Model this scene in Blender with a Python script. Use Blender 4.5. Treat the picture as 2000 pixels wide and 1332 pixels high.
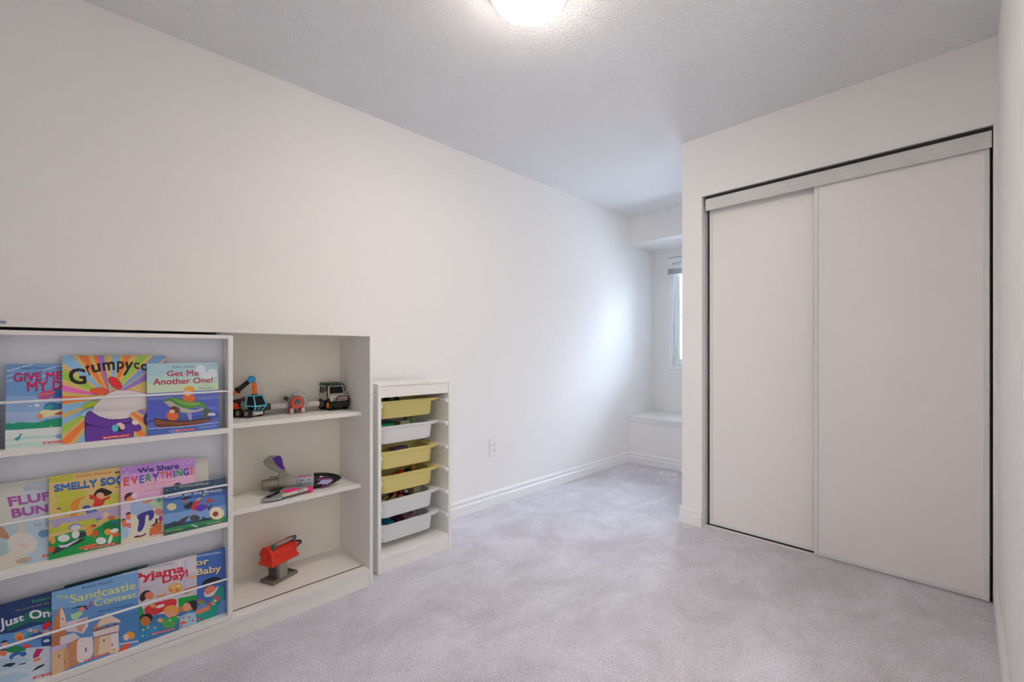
import bpy, bmesh, math, random
from mathutils import Vector, Matrix
from mathutils.geometry import tessellate_polygon

random.seed(7)
for o in list(bpy.data.objects):
    bpy.data.objects.remove(o, do_unlink=True)
scene = bpy.context.scene
COL = scene.collection

# ------------------------------------------------------------------ camera
cam_data = bpy.data.cameras.new('camera')
cam_data.sensor_fit = 'HORIZONTAL'
cam_data.sensor_width = 36.0
cam_data.lens = 872.21 / 2000.0 * 36.0
cam_data.shift_y = 22.5 / 2000.0
cam_data.clip_start = 0.01
camera = bpy.data.objects.new('camera', cam_data)
camera.location = (2.3728, 0.0, 1.0916)
camera.rotation_euler = (math.radians(90), 0, 0.7943)
COL.objects.link(camera)
scene.camera = camera

# ------------------------------------------------------------------ exposure
vs = scene.view_settings
vs.view_transform = 'Standard'
vs.look = 'None'
vs.gamma = 1.0
vs.use_curve_mapping = False
vs.exposure = 0.0
scene.cycles.diffuse_bounces = 10
scene.cycles.max_bounces = 14

# ------------------------------------------------------------------ daylight and added hall fill
world = bpy.data.worlds.new('sky')
scene.world = world
world.use_nodes = True
wn = world.node_tree
wn.nodes.clear()
w_out = wn.nodes.new('ShaderNodeOutputWorld')
w_bg = wn.nodes.new('ShaderNodeBackground')
w_tc = wn.nodes.new('ShaderNodeTexCoord')
w_sep = wn.nodes.new('ShaderNodeSeparateXYZ')
w_ramp = wn.nodes.new('ShaderNodeValToRGB')
w_half = wn.nodes.new('ShaderNodeMath')              # elevation -1..1 -> 0..1
w_half.operation = 'MULTIPLY_ADD'
w_half.inputs[1].default_value = 0.5
w_half.inputs[2].default_value = 0.5
cr = w_ramp.color_ramp                               # levels shaped to balance the room: added ground glow, dimmed horizon, bright overcast
cr.elements[0].position = 0.30
cr.elements[0].color = (0.50, 0.57, 0.68, 1)
cr.elements[1].position = 0.78
cr.elements[1].color = (1.40, 1.66, 2.05, 1)
for pos, c in ((0.47, (0.27, 0.31, 0.38, 1)), (0.54, (0.32, 0.37, 0.45, 1))):
    e = cr.elements.new(pos)
    e.color = c
wn.links.new(w_tc.outputs['Generated'], w_sep.inputs[0])
wn.links.new(w_sep.outputs['Z'], w_half.inputs[0])
wn.links.new(w_half.outputs[0], w_ramp.inputs[0])
wn.links.new(w_ramp.outputs[0], w_bg.inputs['Color'])
w_bg.inputs['Strength'].default_value = SKY_STRENGTH = 26.0
wn.links.new(w_bg.outputs[0], w_out.inputs[0])

pl = bpy.data.lights.new('window_portal', 'AREA')
pl.shape = 'RECTANGLE'
pl.size, pl.size_y = 0.70, 1.15
pl.cycles.is_portal = True
po = bpy.data.objects.new('window_portal', pl)
po.location = (0.5425, 4.53, 1.495)
po.rotation_euler = (math.radians(-90), 0, 0)      # emits towards -y
COL.objects.link(po)

hl = bpy.data.lights.new('hall_fill_light', 'AREA')   # added fill light in the unseen hall, standing in for daylight
hl.shape = 'RECTANGLE'
hl.size, hl.size_y = 1.0, 1.5
hl.energy = HALL_POWER = 35.0
hl.color = (0.97, 0.97, 0.97)
ho = bpy.data.objects.new('hall_fill_light', hl)
ho.location = (3.35, 0.05, 1.35)
ho.rotation_euler = (math.radians(90), 0, math.radians(66))      # emits through the doorway, towards the closet
COL.objects.link(ho)

LAMP_EMISSION = 90.0                                # the ceiling lamp's glass (built below)

# ------------------------------------------------------------------ helpers
def lin(h):
    if isinstance(h, str):
        c = [int(h[i:i + 2], 16) / 255 for i in (0, 2, 4)]
        return tuple(x / 12.92 if x <= 0.04045 else ((x + 0.055) / 1.055) ** 2.4 for x in c)
    return tuple(h)

MATS = {}
def mat(name, color, rough=0.5, metal=0.0, spec=0.5, bump=None, var=None, emit=None, alpha=None, coat=0):
    """procedural principled material; bump = (scale, strength, distance), var = (scale, colour2, contrast)"""
    if name in MATS:
        return MATS[name]
    m = bpy.data.materials.new(name)
    m.use_nodes = True
    nt = m.node_tree
    b = nt.nodes['Principled BSDF']
    b.inputs['Base Color'].default_value = (*lin(color), 1)
    b.inputs['Roughness'].default_value = rough
    b.inputs['Metallic'].default_value = metal
    b.inputs['Specular IOR Level'].default_value = spec
    b.inputs['Coat Weight'].default_value = coat
    tc = None
    if bump or var:
        tc = nt.nodes.new('ShaderNodeTexCoord')
    if var:
        n = nt.nodes.new('ShaderNodeTexNoise')
        n.inputs['Scale'].default_value = var[0]
        n.inputs['Detail'].default_value = 4
        nt.links.new(tc.outputs['Object'], n.inputs['Vector'])
        r = nt.nodes.new('ShaderNodeValToRGB')
        r.color_ramp.elements[0].position = 0.5 - var[2]
        r.color_ramp.elements[1].position = 0.5 + var[2]
        r.color_ramp.elements[0].color = (*lin(color), 1)
        r.color_ramp.elements[1].color = (*lin(var[1]), 1)
        nt.links.new(n.outputs['Fac'], r.inputs[0])
        nt.links.new(r.outputs[0], b.inputs['Base Color'])
    if bump:
        n = nt.nodes.new('ShaderNodeTexNoise')
        n.inputs['Scale'].default_value = bump[0]
        n.inputs['Detail'].default_value = 3
        nt.links.new(tc.outputs['Object'], n.inputs['Vector'])
        bp = nt.nodes.new('ShaderNodeBump')
        bp.inputs['Strength'].default_value = bump[1]
        bp.inputs['Distance'].default_value = bump[2]
        nt.links.new(n.outputs['Fac'], bp.inputs['Height'])
        nt.links.new(bp.outputs[0], b.inputs['Normal'])
    if emit:
        b.inputs['Emission Color'].default_value = (*emit[:3], 1)
        b.inputs['Emission Strength'].default_value = emit[3]
    MATS[name] = m
    return m

def world_loc(o):
    v = Vector((0, 0, 0))
    while o is not None:
        v = v + o.location
        o = o.parent
    return v

class MB:
    """collects shapes and links them as ONE mesh object"""
    def __init__(self):
        self.bm = bmesh.new()
    def poly(self, pts):
        vs_ = [self.bm.verts.new(p) for p in pts]
        return self.bm.faces.new(vs_)
    def box(self, x0, x1, y0, y1, z0, z1):
        v = [self.bm.verts.new((x, y, z)) for x in (x0, x1) for y in (y0, y1) for z in (z0, z1)]
        for f in ((0, 1, 3, 2), (4, 6, 7, 5), (0, 4, 5, 1), (2, 3, 7, 6), (0, 2, 6, 4), (1, 5, 7, 3)):
            self.bm.faces.new([v[i] for i in f])
        return self
    def rings(self, rings, cap0=True, cap1=True, closed=False):
        rs = [[self.bm.verts.new(p) for p in r] for r in rings]
        n = len(rs[0])
        pairs = list(zip(rs[:-1], rs[1:]))
        if closed:
            pairs.append((rs[-1], rs[0]))
        for a, b in pairs:
            for i in range(n):
                j = (i + 1) % n
                self.bm.faces.new((a[i], a[j], b[j], b[i]))
        if not closed:
            if cap0:
                self.bm.faces.new(list(reversed(rs[0])))
            if cap1:
                self.bm.faces.new(rs[-1])
        return self
    def cyl(self, p, q, r, r2=None, n=20):
        p, q = Vector(p), Vector(q)
        r2 = r if r2 is None else r2
        d = (q - p).normalized()
        a = d.orthogonal().normalized()
        b = d.cross(a)
        mk = lambda c, rr: [c + (a * math.cos(2 * math.pi * i / n) + b * math.sin(2 * math.pi * i / n)) * rr for i in range(n)]
        return self.rings([mk(p, r), mk(q, r2)])
    def lathe(self, prof, c=(0, 0, 0), axis='Z', n=32):
        """prof = [(radius, height)...] around an axis through c"""
        c = Vector(c)
        rs = []
        for r, h in prof:
            ring = []
            for i in range(n):
                a = 2 * math.pi * i / n
                u, w = max(r, 1e-5) * math.cos(a), max(r, 1e-5) * math.sin(a)
                if axis == 'Z': ring.append(c + Vector((u, w, h)))
                elif axis == 'X': ring.append(c + Vector((h, u, w)))
                else: ring.append(c + Vector((w, h, u)))
            rs.append(ring)
        return self.rings(rs)
    def tube(self, pts, r, n=10, closed=False):
        pts = [Vector(p) for p in pts]
        rs = []
        up = Vector((0.13, 0.21, 0.97))
        m = len(pts)
        for i, p in enumerate(pts):
            if closed:
                d = pts[(i + 1) % m] - pts[i - 1]
            else:
                d = pts[min(i + 1, m - 1)] - pts[max(i - 1, 0)]
            d.normalize()
            a = (up - d * up.dot(d))
            if a.length < 0.05: a = d.orthogonal()
            a.normalize()
            b = d.cross(a)
            rs.append([p + (a * math.cos(2 * math.pi * k / n) + b * math.sin(2 * math.pi * k / n)) * r for k in range(n)])
        return self.rings(rs, closed=closed)
    def ball(self, c, r, s=(1, 1, 1), n=16):
        c = Vector(c)
        res = bmesh.ops.create_uvsphere(self.bm, u_segments=n, v_segments=n // 2 + 2, radius=r)
        for v in res['verts']:
            v.co = Vector((v.co.x * s[0], v.co.y * s[1], v.co.z * s[2])) + c
        return self
    def prism(self, pts, t0, t1, axis='X'):
        """2-D outline extruded along an axis: X -> (t, a, b), Y -> (a, t, b), Z -> (a, b, t)"""
        f = {'X': lambda a, b, t: (t, a, b), 'Y': lambda a, b, t: (a, t, b), 'Z': lambda a, b, t: (a, b, t)}[axis]
        return self.rings([[f(a, b, t0) for a, b in pts], [f(a, b, t1) for a, b in pts]])
    def build(self, name, material, parent=None, bevel=0, smooth=False, seg=2, world=True, label=None):
        bm = self.bm
        bmesh.ops.recalc_face_normals(bm, faces=bm.faces)
        if parent is not None and world:
            off = world_loc(parent)
            for v in bm.verts:
                v.co = v.co - off
        me = bpy.data.meshes.new(name)
        bm.to_mesh(me)
        bm.free()
        me.materials.append(material)
        o = bpy.data.objects.new(name, me)
        COL.objects.link(o)
        if parent is not None:
            o.parent = parent
        if smooth:
            for p in me.polygons:
                p.use_smooth = True
            if smooth != 'all':
                me.set_sharp_from_angle(angle=math.radians(35))
        if bevel:
            b = o.modifiers.new('bevel', 'BEVEL')
            b.width = bevel
            b.segments = seg
            b.limit_method = 'ANGLE'
            b.angle_limit = math.radians(40)
            b.harden_normals = False
        if label:
            o['label'] = label
        return o

def thing(name, label, cat, loc=(0, 0, 0), rotz=0, group=None):
    o = bpy.data.objects.new(name, None)
    COL.objects.link(o)
    o.location = loc
    o.rotation_euler = (0, 0, rotz)
    o.empty_display_size = 0.05
    o['label'] = label
    o['category'] = cat
    if group:
        o['group'] = group
    return o

def structure(o):
    o['kind'] = 'structure'
    return o

def rrect(x0, x1, y0, y1, r, z, n=6):
    """rounded rectangle ring in a horizontal plane"""
    pts = []
    for cx, cy, a0 in ((x1 - r, y1 - r, 0), (x0 + r, y1 - r, 90), (x0 + r, y0 + r, 180), (x1 - r, y0 + r, 270)):
        for i in range(n + 1):
            a = math.radians(a0 + 90 * i / n)
            pts.append((cx + r * math.cos(a), cy + r * math.sin(a), z))
    return pts

# ------------------------------------------------------------------ materials of the room
M_wall = mat('wall_paint', (0.84, 0.825, 0.81), 0.8, spec=0.15, bump=(260, 0.08, 0.002))
M_trim = mat('trim_paint', (0.84, 0.835, 0.82), 0.35)
M_white = mat('white_laminate', (0.84, 0.825, 0.79), 0.38)
M_back = mat('cream_hardboard', (0.85, 0.82, 0.73), 0.5)
M_rackback = mat('rack_back_laminate', (0.85, 0.89, 0.96), 0.4)
M_door = mat('closet_door_panel', (0.84, 0.815, 0.79), 0.42)
M_stile = mat('closet_door_stile', (0.74, 0.74, 0.73), 0.28)
M_dark = mat('dark_gap', (0.02, 0.018, 0.016), 0.8)
M_vinyl = mat('window_vinyl', (0.84, 0.86, 0.88), 0.3)
M_plastic = mat('white_plastic', (0.82, 0.82, 0.81), 0.3)

def fascia_mat():
    m = bpy.data.materials.new('hammered_white_metal')
    m.use_nodes = True
    nt = m.node_tree
    b = nt.nodes['Principled BSDF']
    b.inputs['Base Color'].default_value = (0.72, 0.72, 0.70, 1)
    b.inputs['Roughness'].default_value = 0.10
    tc = nt.nodes.new('ShaderNodeTexCoord')
    v = nt.nodes.new('ShaderNodeTexVoronoi')
    v.inputs['Scale'].default_value = 190
    nt.links.new(tc.outputs['Object'], v.inputs['Vector'])
    bp = nt.nodes.new('ShaderNodeBump')
    bp.inputs['Strength'].default_value = 0.8
    bp.inputs['Distance'].default_value = 0.004
    nt.links.new(v.outputs['Distance'], bp.inputs['Height'])
    nt.links.new(bp.outputs[0], b.inputs['Normal'])
    return m
M_fascia = fascia_mat()

def carpet_mat():
    m = bpy.data.materials.new('lilac_grey_carpet')
    m.use_nodes = True
    nt = m.node_tree
    L = nt.links
    b = nt.nodes['Principled BSDF']
    b.inputs['Roughness'].default_value = 1.0
    b.inputs['Specular IOR Level'].default_value = 0.05
    b.inputs['Sheen Weight'].default_value = 0.25
    tc = nt.nodes.new('ShaderNodeTexCoord')
    def noise(scale, detail, rough=0.55, dist=0.0, mapping=None):
        n = nt.nodes.new('ShaderNodeTexNoise')
        n.inputs['Scale'].default_value = scale
        n.inputs['Detail'].default_value = detail
        n.inputs['Roughness'].default_value = rough
        n.inputs['Distortion'].default_value = dist
        if mapping:
            mp = nt.nodes.new('ShaderNodeMapping')
            mp.inputs['Scale'].default_value = mapping
            mp.inputs['Rotation'].default_value = (0, 0, 0.6)
            L.new(tc.outputs['Object'], mp.inputs['Vector'])
            L.new(mp.outputs[0], n.inputs['Vector'])
        else:
            L.new(tc.outputs['Object'], n.inputs['Vector'])
        return n
    patches = noise(3.0, 9, 0.74, 0.4, (1.0, 0.7, 1))       # pile brushed this way and that
    tufts = noise(190, 5, 0.8)
    fine = noise(520, 2, 0.6)
    r1 = nt.nodes.new('ShaderNodeValToRGB')
    r1.color_ramp.elements[0].position = 0.38
    r1.color_ramp.elements[0].color = (*CARPET_DARK, 1)
    r1.color_ramp.elements[1].position = 0.62
    r1.color_ramp.elements[1].color = (*CARPET_LIGHT, 1)
    L.new(patches.outputs['Fac'], r1.inputs[0])
    r2 = nt.nodes.new('ShaderNodeValToRGB')
    r2.color_ramp.elements[0].position = 0.38
    r2.color_ramp.elements[0].color = (0.50, 0.48, 0.50, 1)
    r2.color_ramp.elements[1].position = 0.60
    r2.color_ramp.elements[1].color = (1.24, 1.24, 1.24, 1)
    L.new(tufts.outputs['Fac'], r2.inputs[0])
    mx = nt.nodes.new('ShaderNodeMix')
    mx.data_type = 'RGBA'
    mx.blend_type = 'MULTIPLY'
    mx.inputs['Factor'].default_value = 0.75
    L.new(r1.outputs[0], mx.inputs['A'])
    L.new(r2.outputs[0], mx.inputs['B'])
    L.new(mx.outputs['Result'], b.inputs['Base Color'])
    add = nt.nodes.new('ShaderNodeMath')
    add.operation = 'ADD'
    L.new(tufts.outputs['Fac'], add.inputs[0])
    L.new(fine.outputs['Fac'], add.inputs[1])
    bp = nt.nodes.new('ShaderNodeBump')
    bp.inputs['Strength'].default_value = 0.7
    bp.inputs['Distance'].default_value = 0.005
    L.new(add.outputs[0], bp.inputs['Height'])
    L.new(bp.outputs[0], b.inputs['Normal'])
    return m
CARPET_DARK = (0.64, 0.61, 0.65)
CARPET_LIGHT = (0.85, 0.825, 0.885)
M_carpet = carpet_mat()

def ceiling_mat():
    m = bpy.data.materials.new('stippled_ceiling')
    m.use_nodes = True
    nt = m.node_tree
    b = nt.nodes['Principled BSDF']
    b.inputs['Base Color'].default_value = (0.86, 0.86, 0.87, 1)
    b.inputs['Specular IOR Level'].default_value = 0.1
    b.inputs['Roughness'].default_value = 0.9
    tc = nt.nodes.new('ShaderNodeTexCoord')
    n1 = nt.nodes.new('ShaderNodeTexNoise')
    n1.inputs['Scale'].default_value = 95
    n1.inputs['Detail'].default_value = 4
    n1.inputs['Roughness'].default_value = 0.65
    nt.links.new(tc.outputs['Object'], n1.inputs['Vector'])
    r = nt.nodes.new('ShaderNodeValToRGB')
    r.color_ramp.elements[0].position = 0.45
    r.color_ramp.elements[1].position = 0.62
    nt.links.new(n1.outputs['Fac'], r.inputs[0])
    bp = nt.nodes.new('ShaderNodeBump')
    bp.inputs['Strength'].default_value = 0.6
    bp.inputs['Distance'].default_value = 0.005
    nt.links.new(r.outputs[0], bp.inputs['Height'])
    nt.links.new(bp.outputs[0], b.inputs['Normal'])
    return m
M_ceil = ceiling_mat()

def glass_mat():
    m = bpy.data.materials.new('window_glass')
    m.use_nodes = True
    nt = m.node_tree
    nt.nodes.clear()
    o = nt.nodes.new('ShaderNodeOutputMaterial')
    t = nt.nodes.new('ShaderNodeBsdfTransparent')
    t.inputs['Color'].default_value = (0.93, 0.96, 0.97, 1)
    g = nt.nodes.new('ShaderNodeBsdfGlossy')
    g.inputs['Roughness'].default_value = 0.02
    f = nt.nodes.new('ShaderNodeFresnel')
    f.inputs['IOR'].default_value = 1.45
    mx = nt.nodes.new('ShaderNodeMixShader')
    nt.links.new(f.outputs[0], mx.inputs[0])
    nt.links.new(t.outputs[0], mx.inputs[1])
    nt.links.new(g.outputs[0], mx.inputs[2])
    nt.links.new(mx.outputs[0], o.inputs[0])
    return m
M_glass = glass_mat()

# ------------------------------------------------------------------ room shell
H = 2.44
XR = 2.467           # right wall
YC = 2.804           # closet face
XN = 1.085           # side of the closet = right side of the window nook
YB = 3.973           # front of window seat and bulkhead
YW = 4.456           # window wall
YF = -0.62           # wall behind the camera
WX0, WX1, WZ0, WZ1 = 0.178, 0.907, 0.911, 2.078     # window opening

structure(MB().box(-0.12, XR + 0.12, YF - 0.12, YW + 0.12, -0.10, 0.0).build('floor', M_carpet))
structure(MB().box(-0.12, XR + 0.12, YF - 0.12, YW + 0.12, H, H + 0.1).build('ceiling', M_ceil))
structure(MB().box(-0.12, 0.0, YF - 0.12, YW + 0.12, 0, H).build('wall_left', M_wall))
structure(MB().box(0, XR, YF - 0.12, YF, 0, H).build('wall_front', M_wall))
w = MB()
w.box(0, WX0, YW, YW + 0.12, 0, H).box(WX1, XN, YW, YW + 0.12, 0, H)
w.box(WX0, WX1, YW, YW + 0.12, 0, WZ0).box(WX0, WX1, YW, YW + 0.12, WZ1, H)
structure(w.build('wall_back', M_wall))
structure(MB().box(0, XN, YB, YW, 2.171, H).build('wall_bulkhead', M_wall))
structure(MB().box(0, XN, YB, YW, 0, 0.447).build('wall_seat', M_wall))
# closet: face wall with its opening, side wall of the nook and dark inside
CX0, CX1, CZ = 1.213, 2.453, 2.067
w = MB()
w.box(XN, CX0, YC, YC + 0.10, 0, H).box(CX1, XR, YC, YC + 0.10, 0, H).box(CX0, CX1, YC, YC + 0.10, CZ, H)
structure(w.build('wall_closet', M_wall))
structure(MB().box(XN, XN + 0.10, YC + 0.10, YW, 0, H).build('wall_nook', M_wall))
structure(MB().box(XN + 0.10, XR, 3.50, 3.60, 0, H).build('wall_closet_back', M_wall))
# right wall with the doorway next to the camera
w = MB()
w.box(XR, XR + 0.12, 1.315, YW + 0.12, 0, H).box(XR, XR + 0.12, YF - 0.12, 0.50, 0, H).box(XR, XR + 0.12, 0.50, 1.315, 2.05, H)
structure(w.build('wall_right', M_wall))
w = MB()
w.box(XR - 0.017, XR - 0.0005, 1.315, 1.383, 0, 2.05).box(XR - 0.017, XR - 0.0005, 0.432, 0.50, 0, 2.05).box(XR - 0.017, XR - 0.0005, 0.432, 1.383, 2.05, 2.118)
structure(w.build('trim_1', M_trim, bevel=0.003))
# hall beyond the doorway
w = MB()
w.box(3.80, 3.90, -0.5, 2.1, 0, H).box(XR + 0.12, 3.80, -0.6, -0.5, 0, H).box(XR + 0.12, 3.80, 2.1, 2.2, 0, H)
structure(w.build('wall_hall', M_wall))
structure(MB().box(XR + 0.121, 3.90, -0.6, 2.2, -0.10, 0.0).build('floor_hall', M_carpet))
structure(MB().box(XR + 0.121, 3.90, -0.6, 2.2, H, H + 0.1).build('ceiling_hall', M_ceil))
w = MB().box(XR + 0.001, XR + 0.12, 1.300, 1.3145, 0, 2.049).box(XR + 0.001, XR + 0.12, 0.5005, 0.515, 0, 2.049).box(XR + 0.001, XR + 0.12, 0.515, 1.300, 2.035, 2.049)
structure(w.build('trim_9', M_trim))

# window seat board with its little apron moulding
w = MB()
w.box(0.0005, XN - 0.0005, YB - 0.026, YW, 0.447, 0.468)
w.prism([(YB - 0.0005, 0.405), (YB - 0.010, 0.409), (YB - 0.012, 0.420), (YB - 0.017, 0.447), (YB - 0.0005, 0.447)], 0.0005, XN - 0.0005, 'X')
structure(w.build('trim_2', M_trim, bevel=0.004, seg=3))

# baseboards
BB = [(0, 0), (0.013, 0), (0.013, 0.056), (0.0115, 0.062), (0.0075, 0.067), (0.0065, 0.077), (0.0105, 0.083), (0.0105, 0.089), (0.006, 0.098), (0.003, 0.1045), (0, 0.1045)]
def baseboard(name, p, q, nrm):
    """profile pushed along p -> q; nrm points into the room"""
    p, q, nrm = Vector((*p, 0)), Vector((*q, 0)), Vector((*nrm, 0))
    mb = MB()
    mb.rings([[c + nrm * (d + 0.0004) + Vector((0, 0, z)) for d, z in BB] for c in (p, q)])
    return structure(mb.build(name, M_trim))
baseboard('baseboard_left', (0, YF), (0, YB), (1, 0))
baseboard('baseboard_back', (0.0135, YB), (XN, YB), (0, -1))
baseboard('baseboard_nook', (XN, YC - 0.013), (XN, YB), (-1, 0))
baseboard('baseboard_closet', (XN - 0.013, YC), (CX0 + 0.001, YC), (0, -1))
baseboard('baseboard_right', (XR, 1.383), (XR, YC - 0.001), (-1, 0))
baseboard('baseboard_front', (0.0135, YF), (XR, YF), (0, 1))

# ------------------------------------------------------------------ window
win = structure(bpy.data.objects.new('window_1', None))
COL.objects.link(win)
win.location = ((WX0 + WX1) / 2, YW + 0.05, WZ0)
def frame_ring(x0, x1, z0, z1, t, y0, y1):
    return MB().box(x0, x0 + t, y0, y1, z0, z1).box(x1 - t, x1, y0, y1, z0, z1).box(x0 + t, x1 - t, y0, y1, z0, z0 + t).box(x0 + t, x1 - t, y0, y1, z1 - t, z1)
frame_ring(WX0 + 0.001, WX1 - 0.001, WZ0 + 0.001, WZ1 - 0.001, 0.050, YW - 0.006, YW + 0.10).build('window_frame', M_vinyl, win, bevel=0.004)
frame_ring(WX0 + 0.052, WX1 - 0.052, WZ0 + 0.052, WZ1 - 0.052, 0.062, YW + 0.022, YW + 0.085).build('sash', M_vinyl, win, bevel=0.006)
MB().box(WX0 + 0.114, WX1 - 0.114, YW + 0.05, YW + 0.056, WZ0 + 0.114, WZ1 - 0.114).build('window_pane', M_glass, win)
w = MB()
gx0, gx1, gz0, gz1 = WX0 + 0.114, WX1 - 0.114, WZ0 + 0.114, WZ1 - 0.114
w.box(gx0, gx1, YW + 0.044, YW + 0.048, 1.468, 1.480).box((gx0 + gx1) / 2 - 0.006, (gx0 + gx1) / 2 + 0.006, YW + 0.044, YW + 0.048, gz0, gz1)
w.build('muntin_bar', mat('muntin_grey', (0.55, 0.57, 0.6), 0.4), win)
w = MB()
w.box(0.236, 0.254, YW - 0.004, YW + 0.018, 1.02, 1.15)
w.tube([(0.245, YW - 0.002, 1.03), (0.245, YW - 0.022, 1.05), (0.245, YW - 0.026, 1.10), (0.242, YW - 0.02, 1.14)], 0.006)
w.build('lock_lever', M_plastic, win, bevel=0.002, smooth=True)
# sill ledge under the frame
structure(MB().box(WX0 - 0.02, WX1 + 0.02, YW - 0.014, YW - 0.0005, 0.872, WZ0).box(WX0 - 0.01, WX1 + 0.01, YW - 0.007, YW - 0.0005, 0.828, 0.872).build('trim_3', M_trim, bevel=0.003))
structure(MB().box(WX0 - 0.004, WX1 + 0.004, YW - 0.0035, YW - 0.0005, 2.079, 2.083).build('trim_4', mat('grey_caulk', (0.25, 0.25, 0.26), 0.7)))

# rolled-up blind hanging in front of the window
bl = thing('window_blind', 'white mini blind pulled fully up at the top of the window, with cord and wand', 'blind', (0.5425, YW - 0.03, 1.90))
MB().box(0.186, 0.899, YW - 0.045, YW - 0.007, 1.958, 1.990).build('headrail', M_plastic, bl, bevel=0.002)
for k in range(9):
    zz = 1.905 + k * 0.0056
    MB().box(0.188, 0.897, YW - 0.042, YW - 0.010, zz, zz + 0.0030).build('slat', mat('blind_slat', (0.60, 0.63, 0.67), 0.4), bl)
MB().box(0.188, 0.897, YW - 0.044, YW - 0.008, 1.893, 1.902).build('bottom_rail', M_plastic, bl, bevel=0.002)
MB().tube([(0.272, YW - 0.05, 1.975), (0.268, YW - 0.052, 1.80), (0.258, YW - 0.05, 1.60), (0.247, YW - 0.05, 1.40)], 0.0028, 8).build('tilt_wand', M_plastic, bl, smooth=True)
w = MB().tube([(0.262, YW - 0.048, 1.97), (0.262, YW - 0.048, 1.42)], 0.0012, 6)
w.lathe([(0.001, 0.03), (0.005, 0.024), (0.007, 0.0), (0.001, -0.002)], (0.262, YW - 0.048, 1.392), 'Z', 12)
w.build('lift_cord', M_plastic, bl, smooth=True)

# ------------------------------------------------------------------ closet doors
def closet_door(name, x0, x1, y, z0=0.012, z1=2.03):
    d = structure(bpy.data.objects.new(name, None))
    COL.objects.link(d)
    d.location = ((x0 + x1) / 2, y, z0)
    MB().box(x0 + 0.010, x1 - 0.010, y - 0.004, y + 0.006, z0 + 0.006, z1 - 0.004).build('door_panel', M_door, d)
    for a, b in ((x0, x0 + 0.019), (x1 - 0.019, x1)):
        s = MB().box(a, b, y - 0.010, y + 0.012, z0, z1)
        s.build('stile', M_stile, d, bevel=0.003)
        c = (a + b) / 2
    MB().box(x0 + 0.019, x1 - 0.019, y - 0.006, y + 0.010, z0, z0 + 0.016).build('bottom_rail', M_stile, d, bevel=0.001)
    return d
closet_door('door_1', 1.800, 2.443, 2.836)
closet_door('door_2', 1.236, 1.862, 2.872)
# fascia of the upper track and the floor track
w = MB()
w.prism([(2.812, 1.974), (2.809, 1.978), (2.809, 2.030), (2.813, 2.046), (2.818, 2.046), (2.818, 1.974)], 1.233, 2.4485, 'X')
structure(w.build('trim_5', M_fascia))
structure(MB().box(1.225, 2.4515, 2.8185, 2.90, 2.036, 2.062).build('gap_shade_top', M_dark))  # dark filler: shade of the gap above the fascia put into its colour
structure(MB().box(1.2145, 2.4515, 2.838, 2.8600, 0.0, 0.006).build('trim_7', M_stile))
structure(MB().box(1.2145, 2.4515, 2.8605, 2.905, 0.0, 0.003).build('gap_shade_floor', M_dark))  # dark strip painting the shaded gap beneath the doors
# thin drywall corner edge around the opening
structure(MB().box(CX0 - 0.003, CX1 + 0.003, YC - 0.002, YC - 0.0004, CZ - 0.001, CZ + 0.004).build('trim_8', M_wall))

# ------------------------------------------------------------------ ceiling lamp
LX, LY = 1.245, 1.195
lamp = thing('ceiling_lamp', 'round white glass dome ceiling lamp, switched on', 'lamp', (LX, LY, H))
MB().lathe([(0.01, -0.001), (0.150, -0.001), (0.153, -0.008), (0.151, -0.018), (0.142, -0.020), (0.01, -0.020)], (LX, LY, H), 'Z', 64).build('base_ring', mat('lamp_ring', (0.80, 0.78, 0.75), 0.3), lamp, smooth=True)
prof = [(0.136, -0.020)]
for k in range(1, 13):
    a = math.pi / 2 * k / 12
    prof.append((0.139 * math.cos(a) ** 0.8 + 0.0005, -0.024 - 0.066 * math.sin(a)))
M_dome = mat('lit_opal_glass', (0.9, 0.88, 0.84), 0.25, emit=(1.0, 0.88, 0.765, LAMP_EMISSION))
nt = M_dome.node_tree                     # emission graded by height: rim dimmed so the ceiling catches less light
tc_ = nt.nodes.new('ShaderNodeTexCoord')
sx_ = nt.nodes.new('ShaderNodeSeparateXYZ')
mr_ = nt.nodes.new('ShaderNodeMapRange')
mr_.inputs['From Min'].default_value = -0.030
mr_.inputs['From Max'].default_value = -0.085
mr_.inputs['To Min'].default_value = LAMP_EMISSION * 0.09
mr_.inputs['To Max'].default_value = LAMP_EMISSION
nt.links.new(tc_.outputs['Object'], sx_.inputs[0])
nt.links.new(sx_.outputs['Z'], mr_.inputs['Value'])
nt.links.new(mr_.outputs['Result'], nt.nodes['Principled BSDF'].inputs['Emission Strength'])
MB().lathe(prof, (LX, LY, H), 'Z', 64).build('glass_dome', M_dome, lamp, smooth='all')

# ------------------------------------------------------------------ outlet and floor register
ou = thing('wall_outlet', 'white duplex wall outlet on the left wall beside the small bin rack', 'outlet', (0.0005, 2.146, 0.415))
MB().box(0.0005, 0.0065, 2.105, 2.187, 0.353, 0.476).build('cover_plate', M_plastic, ou, bevel=0.003, seg=3)
for zc in (0.436, 0.394):
    pts = []
    for i in range(24):
        a = 2 * math.pi * i / 24
        pts.append((2.146 + max(-0.0165, min(0.0165, 0.0185 * math.cos(a))), zc + 0.0145 * math.sin(a)))
    rc = MB().prism(pts, 0.004, 0.0078, 'X').build('receptacle', mat('outlet_face', (0.76, 0.76, 0.75), 0.3), ou)
    w = MB().box(0.0076, 0.0081, 2.138, 2.1395, zc - 0.001, zc + 0.007).box(0.0076, 0.0081, 2.1525, 2.154, zc - 0.001, zc + 0.007).cyl((0.0076, 2.146, zc - 0.007), (0.0081, 2.146, zc - 0.007), 0.0022, n=10)
    w.build('slot', M_dark, rc)
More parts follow.
